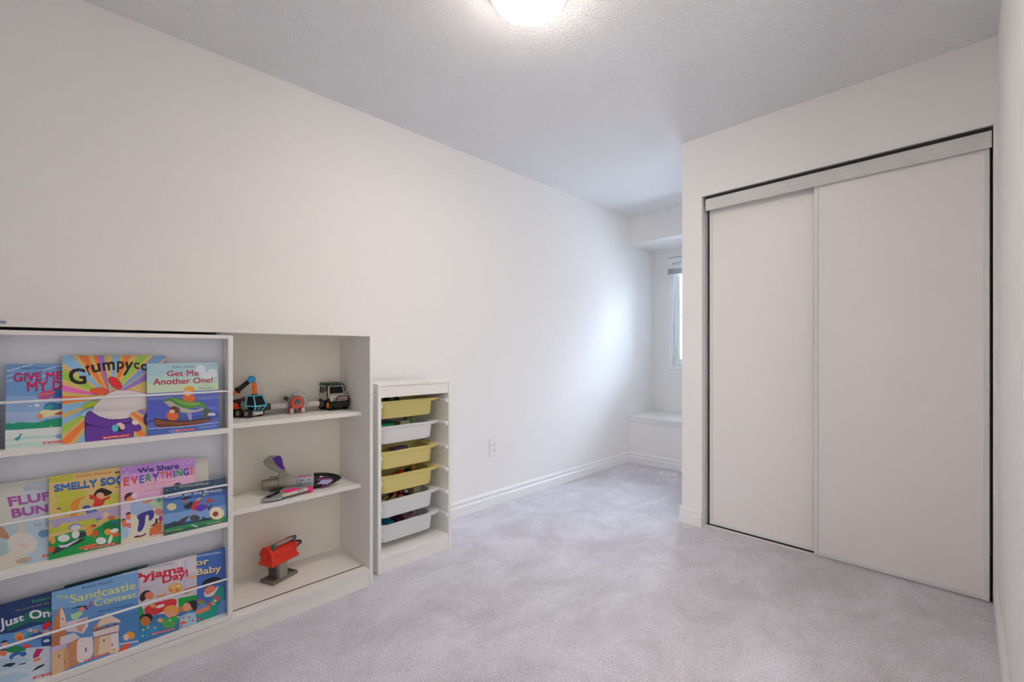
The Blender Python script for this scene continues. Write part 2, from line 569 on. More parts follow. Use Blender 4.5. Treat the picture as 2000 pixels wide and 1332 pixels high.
MB().cyl((0.0065, 2.146, 0.415), (0.0074, 2.146, 0.415), 0.0022, n=12).build('screw', M_stile, ou)

vx, vy = 0.494, 3.815
fv = thing('floor_register', 'round white slotted air register lying in the carpet by the window seat', 'air vent', (vx, vy, 0.0))
MB().lathe([(0.001, 0.0), (0.078, 0.0), (0.079, 0.003), (0.072, 0.007), (0.060, 0.0065), (0.001, 0.0055)], (vx, vy, 0.0005), 'Z', 48).build('grille', M_plastic, fv, smooth=True)
for ring_r, cnt in ((0.047, 10), (0.028, 6)):
    for k in range(cnt):
        a = 2 * math.pi * k / cnt
        ca, sa = math.cos(a), math.sin(a)
        pts = [(vx + ring_r * ca + u * -sa * 1 + v_ * ca, vy + ring_r * sa + u * ca + v_ * sa) for u, v_ in ((-0.009, -0.0028), (0.009, -0.0028), (0.009, 0.0028), (-0.009, 0.0028))]
        MB().prism(pts, 0.0058, 0.0078, 'Z').build('slot', mat('vent_slot_grey', (0.32, 0.32, 0.33), 0.7), fv)

BOOK_PLANES = {
  'give': [0.394, 0.36, -0.143, 0.058, 0.806, 1.056, 0.004],
  'grumpy': [0.401, 0.368, -0.025, 0.236, 0.806, 1.0815, 0.004],
  'getme': [0.409, 0.385, 0.181, 0.391, 0.806, 1.0535, 0.004],
  'fluffy': [0.386, 0.362, -0.156, 0.06, 0.4525, 0.7015, 0.004],
  'smelly': [0.393, 0.373, -0.054, 0.15, 0.4525, 0.7055, 0.004],
  'share': [0.4, 0.38, 0.113, 0.319, 0.4525, 0.7065, 0.004],
  'broom': [0.414, 0.399, 0.225, 0.413, 0.4525, 0.6175, 0.011],
  'just': [0.398, 0.38, -0.156, 0.048, 0.1005, 0.3485, 0.004],
  'baby': [0.3925, 0.374, 0.21, 0.4155, 0.1005, 0.342, 0.004],
  'pyj': [0.3995, 0.381, 0.117, 0.324, 0.1005, 0.3465, 0.004],
  'sand': [0.4065, 0.388, -0.048, 0.158, 0.1005, 0.3485, 0.004],
}
BOOK_ART = {
  'give': ('6f9fd4', [
    ('P','8fb4de',[(-0.004,0.622),(0.665,0.585),(0.665,0.392),(-0.002,0.441)]),
    ('P','a9bfe4',[(-0.01,0.442),(0.665,0.392),(0.665,0.258),(-0.008,0.298)]),
    ('P','c9dcf0',[(0.009,0.91),(0.274,0.993),(0.27,1.008),(0.006,0.924)]),
    ('P','c9dcf0',[(0.009,0.853),(0.194,0.904),(0.192,0.913),(0.007,0.862)]),
    ('P','c9dcf0',[(0.01,0.794),(0.117,0.823),(0.115,0.831),(0.008,0.802)]),
    ('P','c9dcf0',[(0.379,0.923),(0.623,0.981),(0.621,0.99),(0.377,0.932)]),
    ('P','b9d0ec',[(0.275,0.82),(0.597,0.892),(0.595,0.905),(0.272,0.833)]),
    ('T','20407c','Robert Munsch',[(0.142,0.967),(0.421,0.964),(0.421,0.939),(0.142,0.941)],0),
    ('T','20407c','Mic',[(0.524,0.962),(0.587,0.963),(0.587,0.941),(0.524,0.941)],0),
    ('T','4a1a66','GIVE ME',[(0.069,0.896),(0.583,0.906),(0.586,0.802),(0.073,0.788)],0.045),
    ('T','d8205c','GIVE ME',[(0.072,0.891),(0.579,0.91),(0.581,0.81),(0.076,0.795)],0.02),
    ('T','d8205c','BACK',[(0.613,0.915),(0.932,0.93),(0.932,0.83),(0.613,0.815)],0.02),
    ('T','4a1a66','MY D',[(0.207,0.79),(0.589,0.79),(0.591,0.668),(0.211,0.669)],0.035),
    ('T','d8205c','MY D',[(0.21,0.792),(0.584,0.792),(0.584,0.682),(0.214,0.682)],0.02),
    ('P','c84a78',[(0.322,0.576),(0.331,0.632),(0.379,0.671),(0.445,0.673),(0.508,0.661),(0.487,0.595),(0.413,0.561)]),
    ('P','e88a4a',[(0.332,0.612),(0.5,0.634),(0.499,0.646),(0.33,0.623)]),
    ('P','8a6ad0',[(0.328,0.59),(0.488,0.609),(0.486,0.619),(0.327,0.599)]),
    ('P','2a62b4',[(0.487,0.595),(0.512,0.67),(0.665,0.672),(0.665,0.546),(0.496,0.556)]),
    ('P','c060c0',[(0.487,0.576),(0.665,0.585),(0.665,0.527),(0.496,0.547)]),
    ('P','2a70a8',[(0.381,0.451),(0.405,0.505),(0.462,0.525),(0.665,0.488),(0.665,0.354),(0.43,0.4)]),
    ('P','38a09a',[(0.381,0.432),(0.401,0.477),(0.446,0.498),(0.496,0.48),(0.446,0.408)]),
    ('P','e8e4b0',[(0.326,0.352),(0.345,0.406),(0.381,0.441),(0.496,0.419),(0.665,0.45),(0.665,0.373),(0.455,0.351),(0.349,0.33)]),
    ('P','ee9a58',[(0.384,0.359),(0.382,0.35),(0.378,0.342),(0.371,0.336),(0.363,0.332),(0.353,0.331),(0.344,0.334),(0.335,0.339),(0.328,0.346),(0.324,0.354),(0.322,0.364),(0.324,0.373),(0.328,0.381),(0.335,0.387),(0.343,0.39),(0.353,0.391),(0.362,0.389),(0.371,0.384),(0.378,0.377),(0.382,0.368)]),
    ('P','d84a30',[(0.5,0.376),(0.546,0.399),(0.665,0.397),(0.665,0.363),(0.513,0.365)]),
    ('P','e6eef0',[(0.345,0.494),(0.343,0.488),(0.339,0.484),(0.333,0.48),(0.325,0.478),(0.316,0.477),(0.307,0.479),(0.299,0.482),(0.292,0.487),(0.288,0.492),(0.287,0.498),(0.288,0.504),(0.292,0.509),(0.299,0.512),(0.307,0.514),(0.316,0.515),(0.325,0.513),(0.333,0.51),(0.339,0.505),(0.343,0.5)]),
    ('P','e6eef0',[(0.258,0.487),(0.257,0.484),(0.256,0.482),(0.254,0.48),(0.251,0.479),(0.248,0.478),(0.245,0.479),(0.242,0.48),(0.24,0.483),(0.239,0.485),(0.239,0.488),(0.239,0.491),(0.24,0.494),(0.242,0.495),(0.245,0.497),(0.248,0.497),(0.251,0.496),(0.254,0.495),(0.256,0.492),(0.257,0.49)]),
    ('P','0f9a76',[(-0,0.302),(0.045,0.305),(0.068,0.292),(0.106,0.304),(0.167,0.307),(0.206,0.298),(0.293,0.285),(0.365,0.295),(0.414,0.315),(0.48,0.313),(0.513,0.33),(0.665,0.306),(0.665,0.21),(-0.007,0.222)]),
    ('P','dfe8e6',[(-0.007,0.222),(0.665,0.212),(0.666,-0.142),(-0.011,-0.056)]),
    ('P','bcdcd8',[(-0.006,0.12),(0.271,0.131),(0.666,0.105),(0.666,0.076),(0.271,0.099),(-0.005,0.093)]),
    ('P','c4e0dc',[(-0.005,0.058),(0.335,0.056),(0.666,0.01),(0.666,-0.019),(-0.004,0.022)]),
    ('P','3f9aa6',[(0.091,0.102),(0.1,0.131),(0.13,0.137),(0.145,0.172),(0.176,0.171),(0.153,0.144),(0.147,0.113),(0.123,0.088)]),
    ('P','7fa8d8',[(0.598,0.093),(0.596,0.084),(0.59,0.077),(0.58,0.072),(0.569,0.069),(0.556,0.069),(0.543,0.072),(0.531,0.077),(0.522,0.084),(0.516,0.093),(0.514,0.102),(0.516,0.11),(0.522,0.117),(0.531,0.123),(0.542,0.125),(0.555,0.126),(0.568,0.123),(0.58,0.118),(0.589,0.11),(0.595,0.102)]),
    ('P','c8b47a',[(0.483,0.229),(0.482,0.225),(0.48,0.222),(0.477,0.22),(0.472,0.219),(0.468,0.219),(0.463,0.22),(0.459,0.222),(0.456,0.224),(0.454,0.228),(0.453,0.231),(0.454,0.235),(0.456,0.238),(0.459,0.24),(0.463,0.241),(0.468,0.241),(0.472,0.24),(0.476,0.238),(0.48,0.235),(0.482,0.232)]),
    ('P','d8202c',[(0.388,0.048),(0.752,0.043),(0.752,0.019),(0.383,0.023)]),
    ('T','f4e4e4','SCHOLASTIC',[(0.458,0.041),(0.733,0.038),(0.733,0.025),(0.456,0.028)],0.02),
    ('P','f4e4e4',[(0.404,0.04),(0.421,0.038),(0.443,0.04),(0.441,0.029),(0.419,0.026),(0.402,0.029)]),
  ]),
  'grumpy': ('dcbf72', [
    ('P','ee6fc6',[(0.386,0.508),(-0.293,0.662),(-0.278,0.779),(0.387,0.513)]),
    ('P','9ccb4c',[(0.389,0.521),(-0.254,0.88),(-0.206,1.018),(0.392,0.527)]),
    ('P','8fc0e8',[(0.395,0.533),(-0.169,1.095),(-0.077,1.239),(0.4,0.539)]),
    ('P','ef7f3c',[(0.403,0.543),(-0.033,1.29),(0.067,1.382),(0.408,0.547)]),
    ('P','ef7f3c',[(0.413,0.549),(0.133,1.427),(0.239,1.479),(0.418,0.551)]),
    ('P','9a78cf',[(0.417,0.551),(0.208,1.466),(0.319,1.505),(0.423,0.552)]),
    ('P','8fc0e8',[(0.433,0.552),(0.482,1.523),(0.631,1.504),(0.439,0.55)]),
    ('P','ef7f3c',[(0.444,0.549),(0.698,1.484),(0.815,1.429),(0.449,0.546)]),
    ('P','9ccb4c',[(0.455,0.541),(0.917,1.36),(1.021,1.263),(0.459,0.536)]),
    ('P','7fa4d8',[(0.461,0.533),(1.062,1.214),(1.148,1.09),(0.465,0.528)]),
    ('P','9a78cf',[(0.466,0.525),(1.163,1.064),(1.23,0.921),(0.469,0.519)]),
    ('P','ef7f3c',[(0.386,0.494),(-0.291,0.422),(-0.298,0.573),(0.386,0.501)]),
    ('P','8fc0e8',[(0.388,0.483),(-0.261,0.249),(-0.288,0.396),(0.386,0.491)]),
    ('P','8fc0e8',[(0.392,0.473),(-0.202,0.068),(-0.237,0.163),(0.39,0.477)]),
    ('P','9ccb4c',[(0.394,0.467),(-0.155,-0.031),(-0.198,0.059),(0.392,0.471)]),
    ('P','ef7f3c',[(0.4,0.459),(-0.064,-0.173),(-0.127,-0.079),(0.397,0.463)]),
    ('P','8fc0e8',[(0.407,0.452),(0.046,-0.295),(-0.02,-0.227),(0.403,0.455)]),
    ('P','9ccb4c',[(0.451,0.448),(0.847,-0.429),(0.747,-0.472),(0.447,0.446)]),
    ('P','ef7f3c',[(0.459,0.455),(1.009,-0.313),(0.919,-0.385),(0.455,0.452)]),
    ('P','ef7f3c',[(0.466,0.465),(1.154,-0.132),(1.093,-0.221),(0.463,0.461)]),
    ('P','9a78cf',[(0.47,0.474),(1.24,0.043),(1.194,-0.062),(0.468,0.47)]),
    ('P','8fc0e8',[(0.472,0.485),(1.298,0.26),(1.272,0.142),(0.471,0.48)]),
    ('T','241a1a','G',[(0.048,0.855),(0.203,0.851),(0.216,0.664),(0.066,0.671)],0.03),
    ('T','241a1a','r',[(0.199,0.875),(0.23,0.896),(0.266,0.788),(0.24,0.76)],0.03),
    ('T','241a1a','u',[(0.25,0.886),(0.335,0.914),(0.347,0.813),(0.272,0.791)],0.03),
    ('T','241a1a','m',[(0.353,0.914),(0.473,0.932),(0.477,0.826),(0.367,0.816)],0.03),
    ('T','241a1a','p',[(0.498,0.932),(0.568,0.929),(0.561,0.79),(0.496,0.792)],0.03),
    ('T','241a1a','y',[(0.577,0.922),(0.66,0.922),(0.639,0.757),(0.55,0.755)],0.03),
    ('T','241a1a','c',[(0.663,0.917),(0.722,0.908),(0.717,0.826),(0.665,0.835)],0.03),
    ('T','241a1a','o',[(0.731,0.898),(0.811,0.893),(0.813,0.806),(0.734,0.812)],0.03),
    ('T','241a1a','rn',[(0.83,0.887),(0.977,0.855),(0.975,0.766),(0.829,0.799)],0.03),
    ('P','241a1a',[(0.539,0.6),(0.527,0.591),(0.511,0.59),(0.491,0.596),(0.47,0.609),(0.45,0.628),(0.433,0.651),(0.42,0.675),(0.413,0.699),(0.412,0.719),(0.418,0.735),(0.429,0.744),(0.445,0.746),(0.465,0.74),(0.485,0.727),(0.506,0.708),(0.523,0.685),(0.536,0.661),(0.543,0.637),(0.544,0.616)]),
    ('P','e2202c',[(0.536,0.603),(0.525,0.595),(0.51,0.594),(0.491,0.6),(0.471,0.613),(0.452,0.631),(0.435,0.653),(0.423,0.676),(0.416,0.698),(0.415,0.718),(0.42,0.732),(0.431,0.741),(0.446,0.742),(0.464,0.736),(0.484,0.723),(0.504,0.705),(0.521,0.683),(0.533,0.66),(0.541,0.637),(0.542,0.618)]),
    ('P','241a1a',[(0.418,0.564),(0.413,0.551),(0.399,0.541),(0.379,0.535),(0.354,0.533),(0.327,0.535),(0.3,0.541),(0.276,0.551),(0.257,0.563),(0.246,0.576),(0.242,0.589),(0.247,0.601),(0.26,0.611),(0.28,0.617),(0.304,0.62),(0.332,0.618),(0.359,0.612),(0.383,0.603),(0.402,0.591),(0.414,0.577)]),
    ('P','ee5836',[(0.415,0.564),(0.41,0.553),(0.397,0.544),(0.377,0.538),(0.353,0.537),(0.327,0.539),(0.301,0.544),(0.278,0.553),(0.26,0.564),(0.249,0.577),(0.245,0.589),(0.25,0.6),(0.262,0.609),(0.281,0.614),(0.305,0.616),(0.331,0.614),(0.358,0.609),(0.381,0.6),(0.4,0.589),(0.411,0.576)]),
    ('P','241a1a',[(0.399,0.522),(0.395,0.512),(0.382,0.502),(0.361,0.492),(0.334,0.483),(0.304,0.477),(0.274,0.474),(0.247,0.474),(0.225,0.477),(0.211,0.483),(0.205,0.491),(0.208,0.5),(0.221,0.51),(0.241,0.52),(0.267,0.528),(0.297,0.535),(0.327,0.538),(0.355,0.538),(0.378,0.536),(0.393,0.53)]),
    ('P','d5c27a',[(0.396,0.521),(0.392,0.513),(0.38,0.503),(0.359,0.494),(0.333,0.487),(0.304,0.481),(0.275,0.477),(0.248,0.477),(0.227,0.479),(0.213,0.484),(0.208,0.491),(0.211,0.499),(0.223,0.508),(0.243,0.517),(0.268,0.525),(0.297,0.531),(0.327,0.535),(0.354,0.535),(0.376,0.533),(0.39,0.528)]),
    ('P','241a1a',[(0.331,0.454),(0.329,0.442),(0.32,0.429),(0.303,0.415),(0.281,0.402),(0.256,0.392),(0.23,0.385),(0.207,0.382),(0.187,0.384),(0.173,0.389),(0.167,0.398),(0.169,0.409),(0.178,0.422),(0.194,0.435),(0.215,0.448),(0.24,0.458),(0.266,0.465),(0.29,0.469),(0.31,0.468),(0.324,0.462)]),
    ('P','a9c62c',[(0.328,0.453),(0.326,0.442),(0.317,0.43),(0.301,0.417),(0.279,0.406),(0.255,0.396),(0.23,0.389),(0.208,0.386),(0.189,0.386),(0.176,0.391),(0.17,0.398),(0.171,0.409),(0.18,0.421),(0.196,0.433),(0.217,0.445),(0.241,0.455),(0.266,0.462),(0.289,0.465),(0.308,0.465),(0.322,0.46)]),
    ('P','241a1a',[(0.296,0.381),(0.296,0.369),(0.289,0.354),(0.276,0.338),(0.257,0.322),(0.236,0.309),(0.213,0.298),(0.191,0.292),(0.173,0.291),(0.16,0.295),(0.153,0.303),(0.152,0.315),(0.159,0.33),(0.172,0.345),(0.19,0.361),(0.212,0.375),(0.234,0.385),(0.256,0.392),(0.275,0.393),(0.289,0.389)]),
    ('P','9ccbe0',[(0.294,0.38),(0.294,0.368),(0.287,0.355),(0.273,0.34),(0.255,0.325),(0.234,0.312),(0.213,0.302),(0.192,0.296),(0.174,0.294),(0.162,0.297),(0.155,0.304),(0.155,0.315),(0.162,0.329),(0.175,0.344),(0.192,0.358),(0.213,0.371),(0.235,0.382),(0.256,0.388),(0.274,0.39),(0.287,0.387)]),
    ('P','c8485c',[(0.255,0.321),(0.272,0.4),(0.329,0.468),(0.386,0.537),(0.488,0.586),(0.654,0.572),(0.89,0.491),(0.887,0.332),(0.729,0.326),(0.621,0.286),(0.612,0.215),(0.428,0.224),(0.314,0.271)]),
    ('P','e4dcdc',[(0.26,0.323),(0.276,0.398),(0.333,0.464),(0.39,0.531),(0.49,0.58),(0.654,0.567),(0.889,0.484),(0.888,0.34),(0.727,0.33),(0.615,0.289),(0.608,0.22),(0.428,0.229),(0.317,0.276)]),
    ('P','3c1a66',[(0.196,0.216),(0.191,0.265),(0.217,0.342),(0.244,0.356),(0.328,0.279),(0.428,0.233),(0.575,0.232),(0.632,0.245),(0.639,0.207),(0.73,0.128),(0.732,0.081),(0.695,0.061),(0.651,0.076),(0.651,-0.16),(0.209,-0.097),(0.194,0.097)]),
    ('P','6a3aa4',[(0.202,0.22),(0.196,0.265),(0.22,0.333),(0.243,0.347),(0.325,0.27),(0.428,0.224),(0.575,0.223),(0.629,0.236),(0.631,0.194),(0.56,0.178),(0.442,0.145),(0.3,0.174)]),
    ('P','6434a0',[(0.208,0.193),(0.299,0.163),(0.442,0.137),(0.574,0.168),(0.65,0.174),(0.725,0.124),(0.725,0.086),(0.693,0.07),(0.643,0.081),(0.644,-0.159),(0.215,-0.098),(0.201,0.097)]),
    ('P','4a2486',[(0.236,0.317),(0.241,0.201),(0.244,0.201),(0.239,0.317)]),
    ('P','4a2486',[(0.264,0.311),(0.269,0.197),(0.272,0.197),(0.266,0.311)]),
    ('P','4a2486',[(0.295,0.303),(0.3,0.193),(0.303,0.192),(0.298,0.303)]),
    ('P','4a2486',[(0.327,0.295),(0.332,0.188),(0.335,0.188),(0.329,0.295)]),
    ('P','4a2486',[(0.362,0.286),(0.367,0.183),(0.37,0.183),(0.365,0.286)]),
    ('P','4a2486',[(0.398,0.278),(0.403,0.178),(0.406,0.178),(0.401,0.278)]),
    ('P','4a2486',[(0.434,0.269),(0.439,0.173),(0.442,0.173),(0.437,0.269)]),
    ('P','4a2486',[(0.47,0.26),(0.475,0.167),(0.478,0.167),(0.473,0.26)]),
    ('P','231830',[(0.563,0.112),(0.558,0.098),(0.548,0.087),(0.535,0.081),(0.52,0.08),(0.505,0.084),(0.491,0.093),(0.48,0.106),(0.472,0.121),(0.468,0.137),(0.47,0.153),(0.475,0.167),(0.485,0.178),(0.498,0.184),(0.512,0.185),(0.527,0.181),(0.541,0.172),(0.553,0.159),(0.561,0.144),(0.564,0.128)]),
    ('P','4fc0c4',[(0.507,0.117),(0.503,0.105),(0.497,0.095),(0.489,0.089),(0.479,0.086),(0.469,0.087),(0.46,0.093),(0.452,0.101),(0.446,0.112),(0.443,0.125),(0.444,0.138),(0.447,0.15),(0.453,0.16),(0.461,0.167),(0.471,0.17),(0.481,0.168),(0.491,0.163),(0.499,0.155),(0.504,0.143),(0.507,0.13)]),
    ('P','f0c8c4',[(0.482,0.177),(0.523,0.191),(0.567,0.155),(0.566,0.108),(0.533,0.103),(0.515,0.142)]),
    ('P','f0d8d8',[(0.705,0.162),(0.702,0.155),(0.695,0.149),(0.687,0.145),(0.677,0.144),(0.666,0.146),(0.655,0.151),(0.646,0.158),(0.64,0.166),(0.636,0.176),(0.635,0.184),(0.638,0.192),(0.644,0.198),(0.653,0.202),(0.663,0.203),(0.674,0.201),(0.685,0.196),(0.694,0.189),(0.701,0.181),(0.704,0.171)]),
    ('P','26246a',[(0.845,0.196),(0.843,0.173),(0.836,0.153),(0.825,0.137),(0.812,0.127),(0.797,0.125),(0.782,0.131),(0.769,0.143),(0.759,0.16),(0.753,0.182),(0.751,0.206),(0.753,0.229),(0.76,0.249),(0.771,0.265),(0.784,0.275),(0.799,0.277),(0.813,0.272),(0.827,0.26),(0.837,0.242),(0.843,0.22)]),
    ('P','f0e8d8',[(0.812,0.2),(0.811,0.191),(0.809,0.183),(0.806,0.177),(0.802,0.174),(0.797,0.173),(0.793,0.175),(0.789,0.179),(0.786,0.186),(0.784,0.194),(0.784,0.203),(0.784,0.211),(0.787,0.219),(0.79,0.225),(0.794,0.229),(0.798,0.23),(0.803,0.228),(0.806,0.223),(0.81,0.217),(0.811,0.209)]),
    ('P','d8202c',[(0.355,0.043),(0.625,0.045),(0.62,0.012),(0.348,0.011)]),
    ('T','f4e4e4','SCHOLASTIC',[(0.406,0.035),(0.609,0.036),(0.607,0.019),(0.402,0.018)],0.02),
    ('P','f4e4e4',[(0.366,0.033),(0.379,0.03),(0.395,0.033),(0.392,0.019),(0.375,0.016),(0.363,0.019)]),
  ]),
  'getme': ('a9cbd6', [
    ('P','b6d6d2',[(-0.021,0.825),(1.047,0.824),(1.043,0.676),(-0.022,0.701)]),
    ('P','cadfc0',[(-0.022,0.71),(1.044,0.692),(1.041,0.586),(-0.023,0.584)]),
    ('P','d9e2ea',[(0.808,0.903),(0.804,0.882),(0.793,0.864),(0.777,0.849),(0.757,0.84),(0.735,0.838),(0.713,0.842),(0.694,0.852),(0.678,0.867),(0.669,0.886),(0.666,0.906),(0.67,0.927),(0.68,0.945),(0.696,0.96),(0.716,0.969),(0.737,0.972),(0.759,0.968),(0.779,0.958),(0.795,0.943),(0.804,0.924)]),
    ('P','d9e2ea',[(0.989,0.836),(0.984,0.815),(0.973,0.796),(0.955,0.782),(0.933,0.773),(0.908,0.77),(0.884,0.774),(0.863,0.785),(0.846,0.8),(0.835,0.819),(0.832,0.84),(0.836,0.861),(0.848,0.88),(0.865,0.894),(0.887,0.903),(0.911,0.906),(0.935,0.902),(0.957,0.892),(0.974,0.876),(0.985,0.857)]),
    ('P','d9e2ea',[(0.909,0.807),(0.904,0.792),(0.891,0.78),(0.87,0.77),(0.844,0.764),(0.815,0.763),(0.787,0.766),(0.761,0.774),(0.741,0.785),(0.728,0.798),(0.724,0.812),(0.729,0.826),(0.742,0.839),(0.763,0.849),(0.788,0.855),(0.817,0.856),(0.845,0.853),(0.871,0.846),(0.892,0.835),(0.905,0.821)]),
    ('T','2a4868','Robert Munsch',[(0.341,0.963),(0.652,0.966),(0.651,0.933),(0.343,0.929)],0),
    ('T','b4203c','Get Me',[(0.262,0.893),(0.708,0.895),(0.71,0.802),(0.263,0.813)],0.022),
    ('T','b4203c','Another One!',[(0.08,0.787),(0.915,0.779),(0.913,0.698),(0.079,0.695)],0.022),
    ('T','506a78','illustrated by',[(0.737,0.666),(0.864,0.665),(0.864,0.65),(0.736,0.652)],0),
    ('T','40607a','Mike Boldt',[(0.707,0.639),(0.905,0.636),(0.905,0.607),(0.706,0.61)],0),
    ('P','5668b8',[(-0.023,0.584),(1.041,0.587),(1.024,-0.158),(-0.03,-0.057)]),
    ('P','4c5cc4',[(-0.024,0.472),(1.038,0.455),(1.032,0.194),(-0.027,0.244)]),
    ('P','6f80cc',[(0.011,0.527),(0.339,0.527),(0.358,0.496),(0.011,0.489)]),
    ('P','7484d0',[(0.678,0.487),(1.018,0.498),(1.017,0.456),(0.687,0.446)]),
    ('P','3c4cb0',[(0.008,0.222),(0.429,0.215),(1.012,0.237),(1.01,0.165),(0.008,0.175)]),
    ('P','6474c8',[(0.451,0.401),(1.014,0.321),(1.013,0.289),(0.47,0.36)]),
    ('P','4464b4',[(-0.028,0.107),(0.523,0.087),(1.03,0.106),(1.024,-0.179),(-0.03,-0.057)]),
    ('P','dfe4ee',[(-0.002,0.094),(0.475,0.08),(0.475,0.088),(-0.002,0.102)]),
    ('P','dfe4ee',[(0.466,0.079),(1.02,0.092),(1.019,0.1),(0.465,0.087)]),
    ('P','6c86cc',[(0.267,0.044),(0.389,0.066),(0.464,0.014),(0.35,-0.033)]),
    ('P','6c86cc',[(0.68,0.062),(0.924,0.069),(0.976,0.033),(0.719,0.028)]),
    ('P','b8b4a8',[(0.204,0.467),(0.311,0.482),(0.432,0.373),(0.625,0.298),(0.786,0.337),(0.755,0.288),(0.526,0.266),(0.355,0.329),(0.245,0.425)]),
    ('P','4a8a3a',[(0.195,0.467),(0.246,0.498),(0.339,0.507),(0.434,0.487),(0.588,0.432),(0.707,0.434),(0.787,0.399),(0.816,0.325),(0.765,0.328),(0.676,0.363),(0.606,0.33),(0.47,0.35),(0.375,0.406),(0.31,0.47),(0.227,0.46)]),
    ('P','7ab048',[(0.32,0.494),(0.395,0.489),(0.568,0.418),(0.687,0.415),(0.756,0.375),(0.666,0.381),(0.587,0.372),(0.47,0.395),(0.357,0.457)]),
    ('P','46583c',[(0.812,0.34),(0.887,0.268),(0.886,0.227),(0.803,0.182),(0.753,0.192),(0.765,0.298)]),
    ('P','e8702c',[(0.655,0.463),(0.647,0.447),(0.63,0.435),(0.607,0.428),(0.58,0.427),(0.551,0.433),(0.524,0.443),(0.501,0.458),(0.484,0.476),(0.475,0.496),(0.474,0.514),(0.483,0.53),(0.499,0.542),(0.521,0.549),(0.548,0.55),(0.577,0.545),(0.604,0.535),(0.628,0.52),(0.646,0.502),(0.655,0.482)]),
    ('P','e8a43c',[(0.648,0.611),(0.644,0.598),(0.633,0.586),(0.616,0.578),(0.594,0.573),(0.571,0.572),(0.547,0.576),(0.526,0.583),(0.509,0.593),(0.499,0.605),(0.495,0.618),(0.499,0.631),(0.51,0.642),(0.527,0.651),(0.548,0.656),(0.572,0.657),(0.596,0.654),(0.617,0.647),(0.634,0.637),(0.645,0.624)]),
    ('P','f0c8a0',[(0.595,0.558),(0.592,0.545),(0.585,0.535),(0.574,0.526),(0.56,0.521),(0.545,0.52),(0.53,0.523),(0.517,0.53),(0.506,0.539),(0.499,0.551),(0.497,0.563),(0.5,0.575),(0.507,0.586),(0.518,0.594),(0.531,0.599),(0.547,0.601),(0.562,0.598),(0.575,0.592),(0.586,0.582),(0.593,0.57)]),
    ('P','e06a2a',[(0.409,0.226),(0.401,0.207),(0.387,0.191),(0.367,0.181),(0.343,0.178),(0.318,0.181),(0.295,0.191),(0.275,0.206),(0.261,0.225),(0.253,0.247),(0.253,0.268),(0.261,0.288),(0.275,0.303),(0.295,0.313),(0.318,0.317),(0.343,0.314),(0.367,0.304),(0.387,0.289),(0.401,0.27),(0.409,0.248)]),
    ('P','6a3424',[(0.433,0.309),(0.426,0.296),(0.412,0.286),(0.394,0.281),(0.373,0.281),(0.352,0.287),(0.332,0.296),(0.315,0.31),(0.303,0.325),(0.297,0.342),(0.297,0.357),(0.304,0.37),(0.318,0.38),(0.335,0.385),(0.356,0.385),(0.378,0.38),(0.398,0.37),(0.415,0.357),(0.428,0.341),(0.434,0.324)]),
    ('P','f0c8a0',[(0.364,0.309),(0.362,0.301),(0.357,0.294),(0.349,0.289),(0.338,0.286),(0.326,0.286),(0.315,0.288),(0.305,0.293),(0.296,0.299),(0.291,0.306),(0.29,0.314),(0.292,0.322),(0.297,0.329),(0.305,0.334),(0.316,0.337),(0.327,0.337),(0.339,0.335),(0.349,0.33),(0.357,0.324),(0.363,0.317)]),
    ('P','a0a0b8',[(0.526,0.266),(0.595,0.271),(0.598,0.155),(0.568,0.153)]),
    ('P','4a5a80',[(0.421,0.265),(0.468,0.271),(0.467,0.182),(0.419,0.181)]),
    ('P','3a1c1c',[(0.075,0.25),(0.223,0.198),(0.524,0.162),(0.773,0.175),(0.885,0.181),(0.863,0.121),(0.601,0.089),(0.259,0.095),(0.104,0.106)]),
    ('P','8a4a2c',[(0.084,0.23),(0.223,0.179),(0.524,0.139),(0.772,0.155),(0.869,0.158),(0.853,0.122),(0.601,0.097),(0.259,0.105),(0.109,0.112)]),
    ('P','6a3420',[(0.105,0.156),(0.428,0.116),(0.823,0.135),(0.601,0.093),(0.259,0.101),(0.113,0.111)]),
    ('P','d8dce8',[(0.946,0.217),(0.943,0.209),(0.935,0.202),(0.921,0.197),(0.904,0.195),(0.886,0.195),(0.867,0.198),(0.851,0.203),(0.838,0.21),(0.829,0.218),(0.827,0.227),(0.83,0.235),(0.838,0.241),(0.852,0.246),(0.868,0.249),(0.887,0.248),(0.905,0.246),(0.922,0.24),(0.935,0.233),(0.944,0.225)]),
    ('P','404860',[(0.723,0.204),(0.927,0.193),(0.927,0.202),(0.723,0.212)]),
    ('P','d8202c',[(0.36,0.048),(0.642,0.041),(0.637,0.016),(0.354,0.023)]),
    ('T','f4e4e4','SCHOLASTIC',[(0.414,0.04),(0.626,0.035),(0.624,0.022),(0.411,0.027)],0.02),
    ('P','f4e4e4',[(0.372,0.04),(0.386,0.037),(0.403,0.039),(0.4,0.028),(0.383,0.026),(0.37,0.029)]),
  ]),
  'fluffy': ('d3d6cc', [
    ('P','c4cedc',[(0.222,0.971),(1.082,0.96),(1.075,-0.662),(0.231,-0.39)]),
    ('P','b8d0d4',[(-0.3,0.587),(0.203,0.513),(0.172,0.203),(-0.297,0.298)]),
    ('P','a8c8c8',[(-0.298,0.377),(0.073,0.296),(0.086,0.116),(-0.295,0.168)]),
    ('P','bcd0e0',[(0.17,0.52),(0.477,0.494),(0.479,-0.062),(0.251,-0.025)]),
    ('T','a8b0b4','What',[(0.217,0.927),(0.42,0.92),(0.422,0.856),(0.221,0.87)],0.01),
    ('T','a85aa8','FLUF',[(0.069,0.832),(0.481,0.822),(0.491,0.719),(0.092,0.714)],0.05),
    ('T','a85aa8','BUN',[(0.105,0.687),(0.458,0.674),(0.468,0.577),(0.119,0.576)],0.05),
